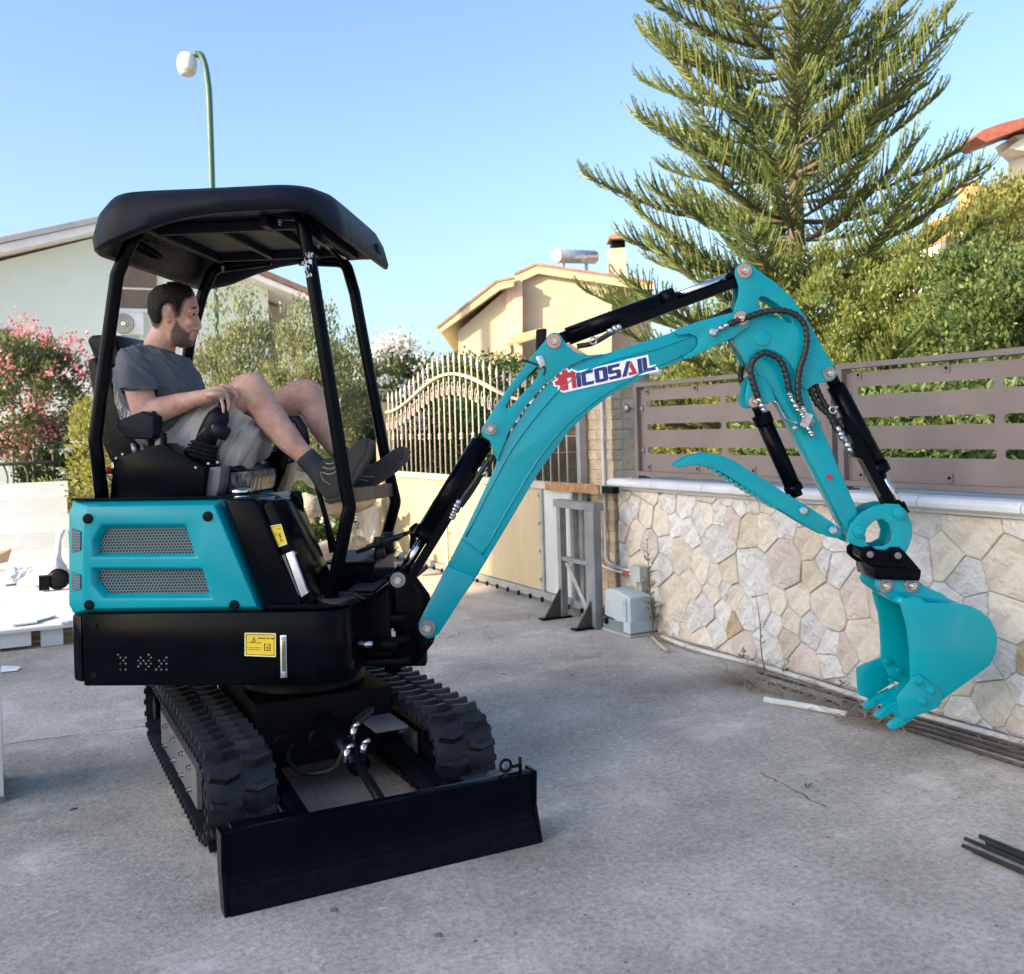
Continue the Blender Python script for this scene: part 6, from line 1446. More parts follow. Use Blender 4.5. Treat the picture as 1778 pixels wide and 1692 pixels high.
guard(bc, P, Q, .26, .96, .075, .052, 1)
ac_, P, Q = cylinder('arm_cylinder', (962,593), (1293,471), -.04, .07, .63, .037, .017)
guard(ac_, P, Q, .33, .99, .07, .044, -1)
bm = BM(); box(bm, P.lerp(Q,.42)+Vector((0,0,-.045)), (.22,.02,.02), M=Matrix.Rotation(0,3,'Z') @ Matrix(((Q-P).normalized(), (MW(0,1,0)-MW(0,0,0)).normalized(), (Q-P).normalized().cross((MW(0,1,0)-MW(0,0,0)).normalized()))).transposed()); obj('pipe_cover', bm, M_BLK, ac_, bevel=.004)
kc, P, Q = cylinder('bucket_cylinder', (1440,650), (1568,893), -.04, .08, .70, .038, .017)
guard(kc, P, Q, .28, 1.0, .066, .046, -1)
tc_, P, Q = cylinder('thumb_cylinder', (1312,700), (1384,862), -.04, .12, .94, .034, .015)
bm = BM(); cyl(bm, P.lerp(Q,.12), P.lerp(Q,.22), .040, n=20); obj('cylinder_head', bm, M_BLK, tc_, smooth=True, bevel=.003)
# arm
tubep = [(1272,588),(1300,560),(1345,585),(1398,660),(1411,705),(1488,884),(1500,920),(1506,938),(1496,952),(1482,946),(1464,914),(1380,751),(1352,700),(1318,655)]
arm = plate('arm', MF, tubep, -.090, .010, M_TEAL, EX, bevel=.008, seg=3)
upp = ZA([(625,235),(612,190),(620,140),(650,100),(705,82),(760,98),(800,135),(1000,280),(1150,420),(1300,640),(1400,830),(1500,1000),(1545,1085),(1550,1120),(1530,1155),(1490,1180),(1440,1180),(1340,1208),(1262,1262),(1205,1175),(1140,1050),(1060,950),(980,900),(900,880),(830,910),(790,960),(740,1030),(690,960),(590,770),(600,700),(640,640),(600,560),(610,500),(645,400),(650,310)])
hol = ZA([(828,480),(832,420),(855,392),(905,402),(1000,462),(1080,530),(1145,600),(1140,636),(1112,642),(1050,605),(940,545),(850,512)])
for b0, b1 in ((-.098,-.0875),(.0075,.018)): plate('arm_head_plate', MF, upp, b0, b1, M_TEAL, arm, bevel=.003, holes=[hol], bref=-.098)
bm = BM(); P1 = [MF.at(x, y, -.09) for x, y in ZA([(720,240),(790,230),(1480,1060),(1420,1130),(1250,980),(1200,760),(1180,690),(700,560)])]
th_l = ZA([(790,1110),(740,1180),(715,1290),(712,1350),(735,1400),(790,1425),(850,1405),(900,1370),(960,1365),(1000,1380),(940,1230),(880,1140)])
for b0, b1 in ((-.110,-.099),(.019,.030)): plate('thumb_cylinder_lug', MF, th_l, b0, b1, M_TEAL, arm, bevel=.003, bref=-.110)
obj('arm_boss', prism(BM(), MW, fcirc(MF, 1324, 587, -.098, .034), -.103, -.096), M_TEAL, arm, smooth=True, bevel=.003)
seam = [MF.pt(x, y, -.0985) for x, y in ZA([(1225,690),(1250,800),(1215,950),(1160,1080),(1110,1180)])]
pin(MF, 1293, 471, -.098, arm, .029, M_COP); pin(MF, 1440, 649, -.098, arm, .028); pin(MF, 1310, 698, -.110, arm, .022, M_COP)
obj('grease_plug', prism(BM(), MW, fcirc(MF, 1440, 828, -.09, .010), -.100, -.088), M_REDP, arm, smooth=True)
# thumb
thp = Z5([(5,728),(15,715),(60,692),(110,681),(165,690),(210,712),(300,768),(380,818),(470,872),(545,922),(572,945),(574,962),(560,975),(525,968),(470,940),(400,897),(330,858),(240,798),(190,765),(150,742),(115,730),(80,724),(45,728),(20,733)])
thumb = plate('thumb_claw', MF, thp, -.108, -.094, M_TEAL, EX, bevel=.003)
plate('thumb_far_plate', MF, thp, .014, .028, M_TEAL, thumb, bevel=.003, bref=-.108)
plate('thumb_web', MF, Z5([(40,708),(110,690),(165,700),(300,778),(520,930),(470,930),(240,790),(150,735),(80,715)]), -.094, .014, M_TEAL, thumb, bevel=.003, bref=-.108)
for k in range(12):
    t = k/11; x, y = 142+(345-142)*t, 741+(866-741)*t
    q = Z5([(x-6,y-7),(x+6,y+1),(x+3,y+9),(x-5,y+5)])
    plate('thumb_tooth', MF, q, -.106, .026, M_TEAL, thumb, bevel=.002)
for x, y in Z5([(441,879),(541,946)]):
    a, c = MF.at(x, y, -.108); bm = prism(BM(), MW, circ(a, c, .020), -.118, -.106); obj('thumb_boss', bm, M_TEAL, thumb, smooth=True, bevel=.003)
    bm = prism(BM(), MW, circ(a, c, .0155), -.122, -.117); obj('thumb_pin', bm, M_ZINC, thumb, smooth=True, bevel=.002)
# bucket link
ro = Z5([(590,965),(605,925),(635,890),(680,865),(725,855),(770,858),(798,885),(814,925),(815,970),(803,1005),(785,1035),(745,1025),(690,1018),(640,1005),(600,990)])
hi_ = Z5([(652,968),(660,940),(685,915),(712,908),(736,925),(748,955),(742,985),(715,1000),(680,1002),(658,992)])
lk = None
for b0, b1 in ((-.112,-.099),(.019,.032)):
    o = plate('link_plate', MF, ro, b0, b1, M_TEAL, EX if lk is None else lk, bevel=.003, holes=[hi_], bref=-.112); lk = lk or o
for x, y in Z5([(630,950),(767,888)]):
    a, c = MF.at(x, y, -.112); obj('link_boss', prism(BM(), MW, circ(a, c, .026), -.128, .045), M_TEAL, lk, smooth=True, bevel=.003)
    obj('link_pin', prism(BM(), MW, circ(a, c, .015), -.134, .05), M_TEAL, lk, smooth=True, bevel=.002)
# quick coupler
cp = Z5([(636,1040),(636,1018),(652,1003),(675,1000),(692,1012),(725,1015),(742,1004),(770,1004),(790,1020),(846,1085),(842,1112),(830,1118),(690,1110),(680,1075),(655,1060)])
coup = plate('quick_coupler', MF, cp, -.125, -.112, M_BLK, EX, bevel=.003)
plate('coupler_far_plate', MF, cp, .032, .045, M_BLK, coup, bevel=.003, bref=-.125)
plate('coupler_beam', MF, Z5([(682,1070),(846,1080),(840,1120),(690,1115)]), -.15, .07, M_BLK, coup, bevel=.005, bref=-.15)
for x, y in Z5([(667,1028),(762,1032)]):
    a, c = MF.at(x, y, -.125); obj('coupler_boss', prism(BM(), MW, circ(a, c, .028), -.135, .055), M_BLK, coup, smooth=True, bevel=.003)
    obj('coupler_pin', prism(BM(), MW, circ(a, c, .014), -.140, .06), M_STEEL, coup, smooth=True, bevel=.002)
# bucket
B0, B1 = -.20, .13
sp_ = ZB([(318,795),(326,770),(345,752),(380,740),(415,738),(450,750),(480,778),(690,785),(760,796),(840,832),(900,886),(938,960),(950,1030),(935,1110),(900,1185),(760,1290),(600,1405),(540,1450),(440,1400),(380,1280),(378,1180),(372,1060),(358,940),(335,860)])
bucket = plate('bucket', MF, sp_, B0, B0+.012, M_TEAL, EX, bevel=.003)
plate('bucket_far_side', MF, sp_, B1-.012, B1, M_TEAL, bucket, bevel=.003, bref=B0)
back_ = MF.ol(ZB([(345,758),(480,784),(690,791),(760,802),(838,838),(896,892),(932,962),(943,1030),(929,1108),(894,1180),(756,1284),(596,1398),(330,1545)]), B0)
ins = MF.ol(ZB([(345,772),(478,796),(688,803),(756,814),(830,848),(886,898),(920,964),(931,1030),(918,1104),(886,1172),(748,1276),(588,1388),(322,1535)]), B0)
obj('bucket_shell', prism(BM(), MW, back_+ins[::-1], B0+.012, B1-.012), M_TEAL, bucket, smooth=True)
bm = BM(); q0 = MF.at(*ZB([(348,778)])[0], B0); cyl(bm, MW(q0[0], B0+.01, q0[1]), MW(q0[0], B1-.01, q0[1]), .018, n=16); obj('bucket_lip_tube', bm, M_TEAL, bucket, smooth=True)
ear = ZB([(150,660),(158,632),(185,612),(300,625),(390,612),(430,635),(490,680),(590,720),(640,760),(700,792),(460,790),(400,745),(300,760),(240,745),(165,690)])
for b0, b1 in ((-.130,-.115),(.045,.060)): plate('bucket_ear', MF, ear, b0, b1, M_TEAL, bucket, bevel=.004, bref=-.130)
for x, y in ZB([(215,665),(385,665)]): pin(MF, x, y, -.130, bucket, .030)
def tooth(b, dx, dy):
    tp = ZB([(240+dx,1595+dy),(262+dx,1570+dy),(330+dx,1520+dy),(430+dx,1470+dy),(440+dx,1495+dy),(410+dx,1530+dy),(330+dx,1585+dy),(262+dx,1610+dy)])
    plate('bucket_tooth', MF, tp, b-.022, b+.022, M_TEAL, bucket, bevel=.004, bref=B0)
for b in (-.178, -.035, .108): tooth(b, 0, 0)
cut = ZB([(285,1390),(395,1255),(430,1245),(560,1340),(580,1400),(560,1450),(440,1500),(310,1540)])
plate('side_cutter', MF, cut, B0-.016, B0-.001, M_TEAL, bucket, bevel=.004, bref=B0)
plate('side_cutter', MF, ZB([(215,1330),(395,1255),(470,1300),(470,1440),(300,1550),(225,1520)]), B1+.001, B1+.016, M_TEAL, bucket, bevel=.004, bref=B0)
for x, y in ZB([(430,1285),(510,1348),(455,1418)]):
    a, c = MF.at(x, y, B0-.016); bm = prism(BM(), MW, circ(a, c, .020), B0-.022, B0-.014); prism(bm, MW, circ(a, c, .014, 6), B0-.032, B0-.021); obj('cutter_bolt', bm, M_TEAL, bucket, smooth=True, bevel=.0015)
    bm = prism(BM(), MW, circ(a, c, .014, 6), B1-.03, B1-.01); obj('cutter_bolt', bm, M_TEAL, bucket, bevel=.0015)
# hoses with spiral guard
def hose(px, bs, r=.0115, parent=EX, ribs=True, sub=8):
    P = spline([MF.pt(x, y, b) for (x, y), b in zip(px, bs)], sub); L = [0]
    for a, b in zip(P, P[1:]): L.append(L[-1]+(b-a).length)
    n = max(8, int(L[-1]/.006)); Q = []; k = 0
    for i in range(n+1):
        t = L[-1]*i/n
        while k < len(L)-2 and L[k+1] < t: k += 1
        Q.append(P[k].lerp(P[k+1], (t-L[k])/max(1e-6, L[k+1]-L[k])))
    rr = [r*(1.0 if (i % 4) < 2 else 1.22) if ribs else r for i in range(len(Q))]
    return obj('hydraulic_hose', tube(BM(), Q, rr, 9), M_HOSE, parent, smooth=True, sharp=70)
hose(ZA([(560,650),(680,605),(860,545),(1020,525),(1160,560),(1250,650),(1275,780),(1255,920),(1210,1060),(1190,1200),(1200,1330),(1220,1400)]), [-.125]*3+[-.13]*9)
hose(ZA([(830,1330),(790,1220),(760,1100),(775,1000),(850,925),(930,925),(1030,985),(1085,1120),(1110,1250),(1130,1300)]), [-.13]*10)
hose(ZA([(740,1340),(690,1220),(665,1120),(690,1010),(740,960)]), [.04,.05,.05,.05,.03])
hose([(1404,668),(1418,700),(1440,722),(1452,745),(1466,760)], [-.06]*5, .011); hose([(1414,664),(1425,690),(1440,716),(1456,742),(1470,757)], [-.03,-.03,-.05,-.05,-.05], .011)
hose([(1002,602),(1030,596),(1058,580),(1072,570)], [-.08]*4, .011, ribs=False)
hose([(905,625),(928,632),(946,640),(944,652)], [-.11]*4, .005, ribs=False)
hose([(912,655),(930,640),(938,620),(935,600)], [-.05]*4, .008, ribs=False)
hose([(855,790),(848,810),(838,822),(820,852),(800,880)], [-.07]*5, .010, ribs=False); hose([(848,800),(836,818),(822,840),(806,862),(792,890)], [-.09]*5, .010, ribs=False)
def fitting(p, q, b, r=.012, parent=EX):
    P, Q = MF.pt(*p, b), MF.pt(*q, b); bm = BM()
    cyl(bm, P, P.lerp(Q,.45), r*.8, n=10); cyl(bm, P.lerp(Q,.42), P.lerp(Q,.7), r*1.15, n=6); cyl(bm, P.lerp(Q,.7), Q, r*.9, n=8)
    return obj('hose_fitting', bm, M_ZINC, parent, smooth=True, sharp=40)
fitting((1268,562),(1240,576), -.125, .010); fitting((1316,690),(1328,716), -.13); fitting((1369,675),(1374,692), -.13); fitting((1374,692),(1388,716), -.13)
obj('banjo_bolt', prism(BM(), MW, fcirc(MF, 1237, 577, -.12, .015), -.135, -.114), M_ZINC, boom, smooth=True, bevel=.002)
# valve block on the arm
a, c = MF.at(1396, 730, -.10); bm = BM()
M = Matrix(((MW(1,0,0)-MW(0,0,0)), (MW(0,1,0)-MW(0,0,0)), Vector((0,0,1)))).transposed() @ Matrix.Rotation(R(25), 3, 'Y')
box(bm, MW(a,-.118,c), (.034,.036,.06), M=M); cyl(bm, MW(a-.02,-.118,c+.005), MW(a+.034,-.118,c-.012), .014, n=6); cyl(bm, MW(a,-.135,c), MW(a,-.148,c), .012, n=6); vb = obj('valve_block', bm, M_ZINC, arm, bevel=.003)
for p, q in (((1388,712),(1396,726)),((1402,742),(1411,758)),((1383,742),(1377,746)),((1398,716),(1392,705))): fitting(p, q, -.128, .012, vb)
bm = BM(); tube(bm, fillet([MF.pt(1343,698,-.105), MF.pt(1348,698,-.112), MF.pt(1364,728,-.112), MF.pt(1384,735,-.118)], .01, 4, False), .004, 6); obj('steel_pipe', bm, M_ZINC, arm, smooth=True)
# clamps and fittings on the cylinders
for p, q, b in (((1454,741),(1464,764),-.09),((1463,757),(1478,786),-.085),((1055,577),(1078,567),-.09),((798,868),(788,888),-.095),((790,886),(783,902),-.09)): fitting(p, q, b, .015)
for px, py, b in ((1446,712,-.075),(1030,592,-.09),(837,818,-.09)):
    P = MF.pt(px, py, b); bm = BM(); d = Vector((.3,.1,1)); tube(bm, [P+Vector((math.cos(t)*.014*cs, math.cos(t)*.014*-sn, math.sin(t)*.014)) for t in [i*math.pi/6 for i in range(13)]], .005, 6); cyl(bm, P+Vector((.012,0,.008)), P+Vector((.022,-.008,.014)), .006, n=6)
    obj('hose_clamp', bm, M_ZINC, EX, smooth=True)
plate('hose_boot', MF, fil2([(931,572),(950,570),(946,618),(930,622)], 4), -.10, -.05, M_PLA, EX, bevel=.006)
plate('work_lamp_bracket', MF, [(930,620),(942,616),(948,634),(938,640)], -.118, -.104, M_ZINC, EX, bevel=.002)
plate('valve_port_block', MF, [(1484,768),(1502,782),(1500,800),(1486,794)], -.10, -.03, M_BLK, EX, bevel=.003)
# ================================================================ person
PD = 4.20
def to_px(p):
    lat = p.x*cs-p.y*sn; dep = p.x*sn+p.y*cs; u = lat/dep*FPX; v = (p.z-CAMH)/dep*FPX
    return CX+u*cr-v*sr, CY-(u*sr+v*cr)
def loft(bm, rows, n=28, dep=PD, ex=2.0):
    """rows: (y, x_back, x_front, half width[, shift]) read off the side view; closed surface"""
    rings = []
    for row in rows:
        y, xb, xf, hw = row[:4]; d0 = dep+(row[4] if len(row) > 4 else 0); xm, hx = (xb+xf)/2, (xf-xb)/2; rg = []
        for k in range(n):
            t = 2*math.pi*k/n; c, s = math.cos(t), math.sin(t)
            c2 = math.copysign(abs(c)**(2/ex), c); s2 = math.copysign(abs(s)**(2/ex), s)
            q = PX(xm+hx*c2, y, d0); l = CW(0, hw*s2, 0)
            rg.append(bm.verts.new(q+l))
        rings.append(rg)
    for a, b in zip(rings, rings[1:]):
        for k in range(n): bm.faces.new((a[k],a[(k+1)%n],b[(k+1)%n],b[k]))
    bm.faces.new(rings[0][::-1]); bm.faces.new(rings[-1]); return rings
def ball(bm, p, r, sc=(1,1,1), n=10):
    """ellipsoid; sc along picture-right, depth and up"""
    p = Vector(p); rings = []
    for i in range(1, n):
        th = math.pi*i/n
        rings.append([bm.verts.new(p+CW(r*sc[0]*math.sin(th)*math.cos(f), r*sc[1]*math.sin(th)*math.sin(f), 0)+Vector((0,0,r*sc[2]*math.cos(th)))) for f in [2*math.pi*k/(2*n) for k in range(2*n)]])
    a = bm.verts.new(p+Vector((0,0,r*sc[2]))); b = bm.verts.new(p-Vector((0,0,r*sc[2]))); m = 2*n
    for k in range(m): bm.faces.new((a, rings[0][k], rings[0][(k+1)%m])); bm.faces.new((b, rings[-1][(k+1)%m], rings[-1][k]))
    for x, y in zip(rings, rings[1:]):
        for k in range(m): bm.faces.new((x[k], y[k], y[(k+1)%m], x[(k+1)%m]))
def limb(bm, pts, sub=5, n=16):
    """tapered limb with rounded ends; pts: (px, py, depth, radius)"""
    P = spline([PX(x, y, d) for x, y, d, r in pts], sub); rs_ = [r for *_, r in pts]; m = len(P); rr = []
    for i in range(m):
        t = i/(m-1)*(len(rs_)-1); k = min(int(t), len(rs_)-2); f = t-k; f = f*f*(3-2*f); rr.append(rs_[k]*(1-f)+rs_[k+1]*f)
    tube(bm, P, rr, n); ball(bm, P[0], rr[0], n=8); ball(bm, P[-1], rr[-1], n=8)
def skin_over(bm, voxel, smooth_it=6, fac=.5):
    """fuse overlapping closed pieces into one continuous surface"""
    bmesh.ops.recalc_face_normals(bm, faces=bm.faces[:])
    me = bpy.data.meshes.new('tmp'); bm.to_mesh(me); bm.free(); o = bpy.data.objects.new('tmp', me); COL.objects.link(o)
    r = o.modifiers.new('r', 'REMESH'); r.mode = 'VOXEL'; r.voxel_size = voxel; r.adaptivity = 0
    if smooth_it: s = o.modifiers.new('s', 'SMOOTH'); s.factor = fac; s.iterations = smooth_it
    dg = bpy.context.evaluated_depsgraph_get(); m2 = bpy.data.meshes.new_from_object(o.evaluated_get(dg))
    bpy.data.objects.remove(o); bpy.data.meshes.remove(me)
    out = BM(); out.from_mesh(m2); bpy.data.meshes.remove(m2); return out
def inside(poly, x, y):
    c = False
    for i in range(len(poly)):
        (x0,y0),(x1,y1) = poly[i-1], poly[i]
        if (y0 > y) != (y1 > y) and x < (x1-x0)*(y-y0)/(y1-y0)+x0: c = not c
    return c
def edge_dist(poly, x, y):
    best = 1e9
    for i in range(len(poly)):
        (x0,y0),(x1,y1) = poly[i-1], poly[i]; dx, dy = x1-x0, y1-y0; t = max(0, min(1, ((x-x0)*dx+(y-y0)*dy)/(dx*dx+dy*dy+1e-9))); best = min(best, math.hypot(x-x0-dx*t, y-y0-dy*t))
    return best
MAN = empty('person', CW(pxl(330,800,PD)[0], PD, BF.at(330,800,0)[1]), 'man in a dark grey T-shirt and light shorts reclining on the excavator seat', 'person')
HEAD = [(495.5,296,312,.022),(497,286,322,.040),(501,275,330,.056),(508,267,336,.067),(517,262,339.5,.074),(528,260,342,.0775),(536,259.5,344,.078),(541,259.5,343.5,.0775),(547,260,340.5,.076),(553,261.5,340,.0745),(560,264,340.5,.073),(567,267,340.5,.070),(573,271,340,.067),(578,276,339.5,.064),(583,282,338.5,.061),(588,288,337,.057),(594,295,335,.051),(599,302,331,.043),(603,309,325,.030),(604.5,313,320,.016)]
bm = BM()
loft(bm, HEAD, 32, PD, 2.25)
limb(bm, [(297,560,PD,.050),(284,585,PD+.01,.061),(276,606,PD+.02,.066),(270,626,PD+.02,.075)])
limb(bm, [(340.5,545,PD,.0065),(344,556,PD,.0085),(346.5,566,PD,.0105),(345.5,570,PD,.0105)], 4, 10)                     # nose
for s in (-1, 1):
    limb(bm, [(342,570,PD+s*.010,.0075),(337,572,PD+s*.014,.007)], 3, 8)
    limb(bm, [(341.5,540,PD+s*.008,.0075),(340,538,PD+s*.030,.0085),(331,541,PD+s*.052,.007)], 4, 8)                      # brow
    ball(bm, PX(329,560,PD+s*.046), .020, (1,.8,1.0))                                                                     # cheek
    ball(bm, PX(312,586,PD+s*.042), .022, (1.2,.7,.9))                                                                    # jaw
    ball(bm, PX(303,545,PD+s*.062), .020, (1.2,.7,1.4))
limb(bm, [(338.5,579.5,PD-.022,.0045),(341,579.5,PD,.0065),(338.5,579.5,PD+.022,.0045)], 4, 8)
limb(bm, [(337.5,585,PD-.019,.0045),(339.5,585.5,PD,.0068),(337.5,585,PD+.019,.0045)], 4, 8)
ball(bm, PX(330.5,597,PD), .017, (.9,1.3,.8))
for s in (-1, 1):                                # ears: flat shell with a thick rim
    d = PD+s*.079
    ball(bm, PX(290,545,d), .028, (.55,.28,1.05)); ball(bm, PX(292,555,d-.0*s), .013, (.8,.45,1.0))
    rim = [(298,540),(296,533.5),(290,531.5),(284.5,535),(283.5,543),(286,551),(289.5,557.5),(293,559)]
    limb(bm, [(x, y, d+s*(.008 if 0 < i < 6 else .002), .0042) for i, (x, y) in enumerate(rim)], 3, 8)
# torso core, arms, legs
loft(bm, [(612,246,300,.10,.02),(640,216,325,.17,.02),(680,212,345,.17,.02),(730,228,362,.16,.02),(785,256,345,.16,.02)], 24, PD, 2.2)
limb(bm, [(232,636,4.05,.058),(241,672,4.01,.056),(248,700,3.99,.054),(254,716,3.985,.050),(275,712,3.985,.051),(305,703,3.99,.044),(335,694,3.975,.033),(354,689,3.965,.0285),(366,686,3.96,.030)])
limb(bm, [(240,636,4.38,.058),(252,690,4.44,.052),(262,730,4.45,.048),(310,735,4.45,.042),(350,728,4.42,.03)])
# right hand: palm, four bent fingers, thumb
ball(bm, PX(372,685,3.908), .030, (1.30,1.35,.62)); limb(bm, [(362,687,3.965,.028),(376,681,3.95,.027),(386,679,3.945,.021)])
FING = [([(384,675,3.983),(397,671.5,3.988),(407,680,3.983),(412,691,3.978)], (.0115,.0105,.0092,.0075)),
        ([(383,677,3.959),(395,676,3.959),(403,689,4.0),(405,703,3.948)], (.0115,.0108,.0094,.0075)),
        ([(380,681,3.937),(390,682,3.933),(396,697,3.928),(397,712,3.925)], (.0112,.0102,.009,.0073)),
        ([(375,686,3.919),(382,690,3.913),(387,704,3.908),(388,716,3.908)], (.0105,.0092,.0082,.0068))]
for P, rr in FING: limb(bm, [(x, y, d, r) for (x, y, d), r in zip(P, rr)], 4, 8)
limb(bm, [(364,688,4.03,.014),(376,694,4.05,.0125),(388,699,4.055,.0105),(396,703,4.05,.0085)], 4, 8)
# right leg, left leg
limb(bm, [(322,782,4.11,.085),(375,732,4.10,.080),(418,690,4.09,.070),(436,676,4.085,.069),(447,694,4.085,.064),(467,721,4.09,.0615),(497,758,4.09,.056),(528,790,4.095,.042),(547,810,4.10,.037),(558,824,4.10,.036)], 5, 18)
ball(bm, PX(440,668,4.07), .052, (1.05,1,1))
limb(bm, [(330,782,4.33,.085),(420,745,4.33,.080),(500,700,4.32,.070),(531,686,4.31,.070),(543,708,4.31,.060),(557,737,4.30,.056),(576,768,4.29,.044),(594,793,4.28,.036),(604,808,4.27,.034)], 5, 18)
ball(bm, PX(536,681,4.30), .055, (1.0,1,1))
bm = skin_over(bm, .0048, 5, .5)
BEARD = [(311,545),(308.5,553),(316,566),(326,575),(334,575.5),(343,574),(343,578),(333,579.5),(332,588),(343,588.5),(341,600),(330,608),(305,606),(293,592),(294,575),(301,560),(303,545)]
HAIRM = [(341,503),(338.5,511),(334,516),(324,518.5),(318,526),(314.5,538),(311,549),(304,551),(302.5,540),(299,531),(291,527.5),(284,531),(281,541),(282,553),(279,562),(272,569),(262,563),(250,545),(250,510),(262,492),(290,480),(330,484)]
LIPS = [(334,577.5),(344,576),(344,588),(333,588)]
beard_v = []
for v in bm.verts:
    x, y = to_px(v.co); f = 0.
    if 255 < x < 352 and 490 < y < 612:
        if inside(BEARD, x, y): f = min(1, edge_dist(BEARD, x, y)/5.0)*.78
        elif x > 330 and 573.5 < y < 577.5: f = .7
        if not inside(HAIRM, x, y):
            e = edge_dist(HAIRM, x, y); f = max(f, .75*(1-e/5.0)) if e < 5 and x < 330 else (max(f, .5*(1-e/2.5)) if e < 2.5 else f)
        else: f = max(f, .85)
        if inside(LIPS, x, y) and 579 < y < 587.5 and x > 335: f = -1
    beard_v.append(f)
def skin_mat():
    m, t, b, L = nodes('skin')
    tc = N(t, 'ShaderNodeTexCoord'); n1 = N(t, 'ShaderNodeTexNoise'); n1.inputs['Scale'].default_value = 13; n1.inputs['Detail'].default_value = 9; n1.inputs['Roughness'].default_value = .72; L(tc.outputs['Object'], n1.inputs['Vector'])
    r = ramp(t, [(.30, (.40,.19,.14)), (.46, (.51,.29,.225)), (.6, (.57,.355,.285)), (.75, (.63,.42,.35))]); L(n1.outputs['Fac'], r.inputs[0])
    at_ = N(t, 'ShaderNodeAttribute', attribute_name='beard')
    n2 = N(t, 'ShaderNodeTexNoise'); n2.inputs['Scale'].default_value = 420; n2.inputs['Detail'].default_value = 3; L(tc.outputs['Object'], n2.inputs['Vector'])
    mr = N(t, 'ShaderNodeMapRange'); mr.inputs['From Min'].default_value = .3; mr.inputs['From Max'].default_value = .6; mr.inputs['To Min'].default_value = .75; mr.inputs['To Max'].default_value = 1.25; L(n2.outputs['Fac'], mr.inputs[0])
    mu = N(t, 'ShaderNodeMath', operation='MULTIPLY', use_clamp=True); L(at_.outputs['Fac'], mu.inputs[0]); L(mr.outputs[0], mu.inputs[1])
    mx = N(t, 'ShaderNodeMix', data_type='RGBA'); L(mu.outputs[0], mx.inputs[0]); L(r.outputs[0], mx.inputs[6]); mx.inputs[7].default_value = (.028,.022,.022,1)
    lp = N(t, 'ShaderNodeMath', operation='MULTIPLY', use_clamp=True); L(at_.outputs['Fac'], lp.inputs[0]); lp.inputs[1].default_value = -.7
    m2 = N(t, 'ShaderNodeMix', data_type='RGBA'); L(lp.outputs[0], m2.inputs[0]); L(mx.outputs[2], m2.inputs[6]); m2.inputs[7].default_value = (.36,.13,.12,1)
    L(m2.outputs[2], b.inputs['Base Color']); b.inputs['Roughness'].default_value = .5; b.inputs['Specular IOR Level'].default_value = .35
    b.inputs['Subsurface Weight'].default_value = .12; b.inputs['Subsurface Radius'].default_value = (.012,.004,.002); b.inputs['Subsurface Scale'].default_value = .6
    bp = N(t, 'ShaderNodeBump'); bp.inputs['Strength'].default_value = .6; bp.inputs['Distance'].default_value = .003; n3 = N(t, 'ShaderNodeTexNoise'); n3.inputs['Scale'].default_value = 160; n3.inputs['Detail'].default_value = 5; L(tc.outputs['Object'], n3.inputs['Vector']); L(n3.outputs['Fac'], bp.inputs['Height']); L(bp.outputs[0], b.inputs['Normal'])
    return m
body = obj('body', bm, skin_mat(), MAN, smooth=True, sharp=180)
at_ = body.data.attributes.new('beard', 'FLOAT', 'POINT'); at_.data.foreach_set('value', beard_v)
# hair: a cap over the skull inside the hairline, roughened into locks
M_HAIR = pm('dark_hair', (.005,.004,.0035), .6, spec=.15, col2=(.016,.013,.011), scale=60, bump=.9, bscale=140, stretch=(1,1,.35), dist=.006)
bm = BM(); rows = [(491.5,290,316,.030)]+[(y-1.2, xb-2.2, xf+1.5, hw+.006) for y, xb, xf, hw in HEAD if y < 572]
loft(bm, rows, 64, PD, 2.25); bmesh.ops.subdivide_edges(bm, edges=bm.edges[:], cuts=2, use_grid_fill=True)
rr_ = random.Random(2)
dl = [f for f in bm.faces if not inside(HAIRM, *to_px(f.calc_center_median()))]
bmesh.ops.delete(bm, geom=dl, context='FACES')
bmesh.ops.recalc_face_normals(bm, faces=bm.faces[:])
cc = PX(302,540,PD)
for v in bm.verts:
    x, y = to_px(v.co); e = edge_dist(HAIRM, x, y); d = (v.co-cc).normalized(); thick = min(1, e/7.0)
    v.co += d*(-.0085*(1-thick)-.001+rr_.uniform(0,.003)*thick)
obj('hair', bm, M_HAIR, MAN, smooth=True, sharp=180)
V, F = [], []                                    # loose strands at the fringe, crown and nape
def strand(x, y, dep, dx, dy, l=.022):
    p = PX(x, y, dep); q = PX(x+dx, y+dy, dep+rr_.uniform(-.004,.004)); s = Vector((rr_.uniform(-1,1),rr_.uniform(-1,1),rr_.uniform(-1,1)))*.0012; k = len(V)
    V.extend([tuple(p-s), tuple(p+s), tuple(q)]); F.append((k,k+1,k+2))
for i in range(900):
    a = rr_.uniform(0,1); row = HEAD[int(a*9)]; t = rr_.uniform(0,2*math.pi); x = (row[1]+row[2])/2+(row[2]-row[1])/2*math.cos(t)*1.02; y = row[0]-1; d = PD+row[3]*math.sin(t)*1.04
    if inside(HAIRM, x, y): strand(x, y, d, rr_.uniform(-3,4), rr_.uniform(-4,3))
for i in range(60): strand(330+rr_.uniform(-6,7), 500+rr_.uniform(-2,6), PD+rr_.uniform(-.05,.05), rr_.uniform(0,6), rr_.uniform(-5,2))
from_np('hair_strands', V, F, M_HAIR, MAN)['kind'] = 'stuff'
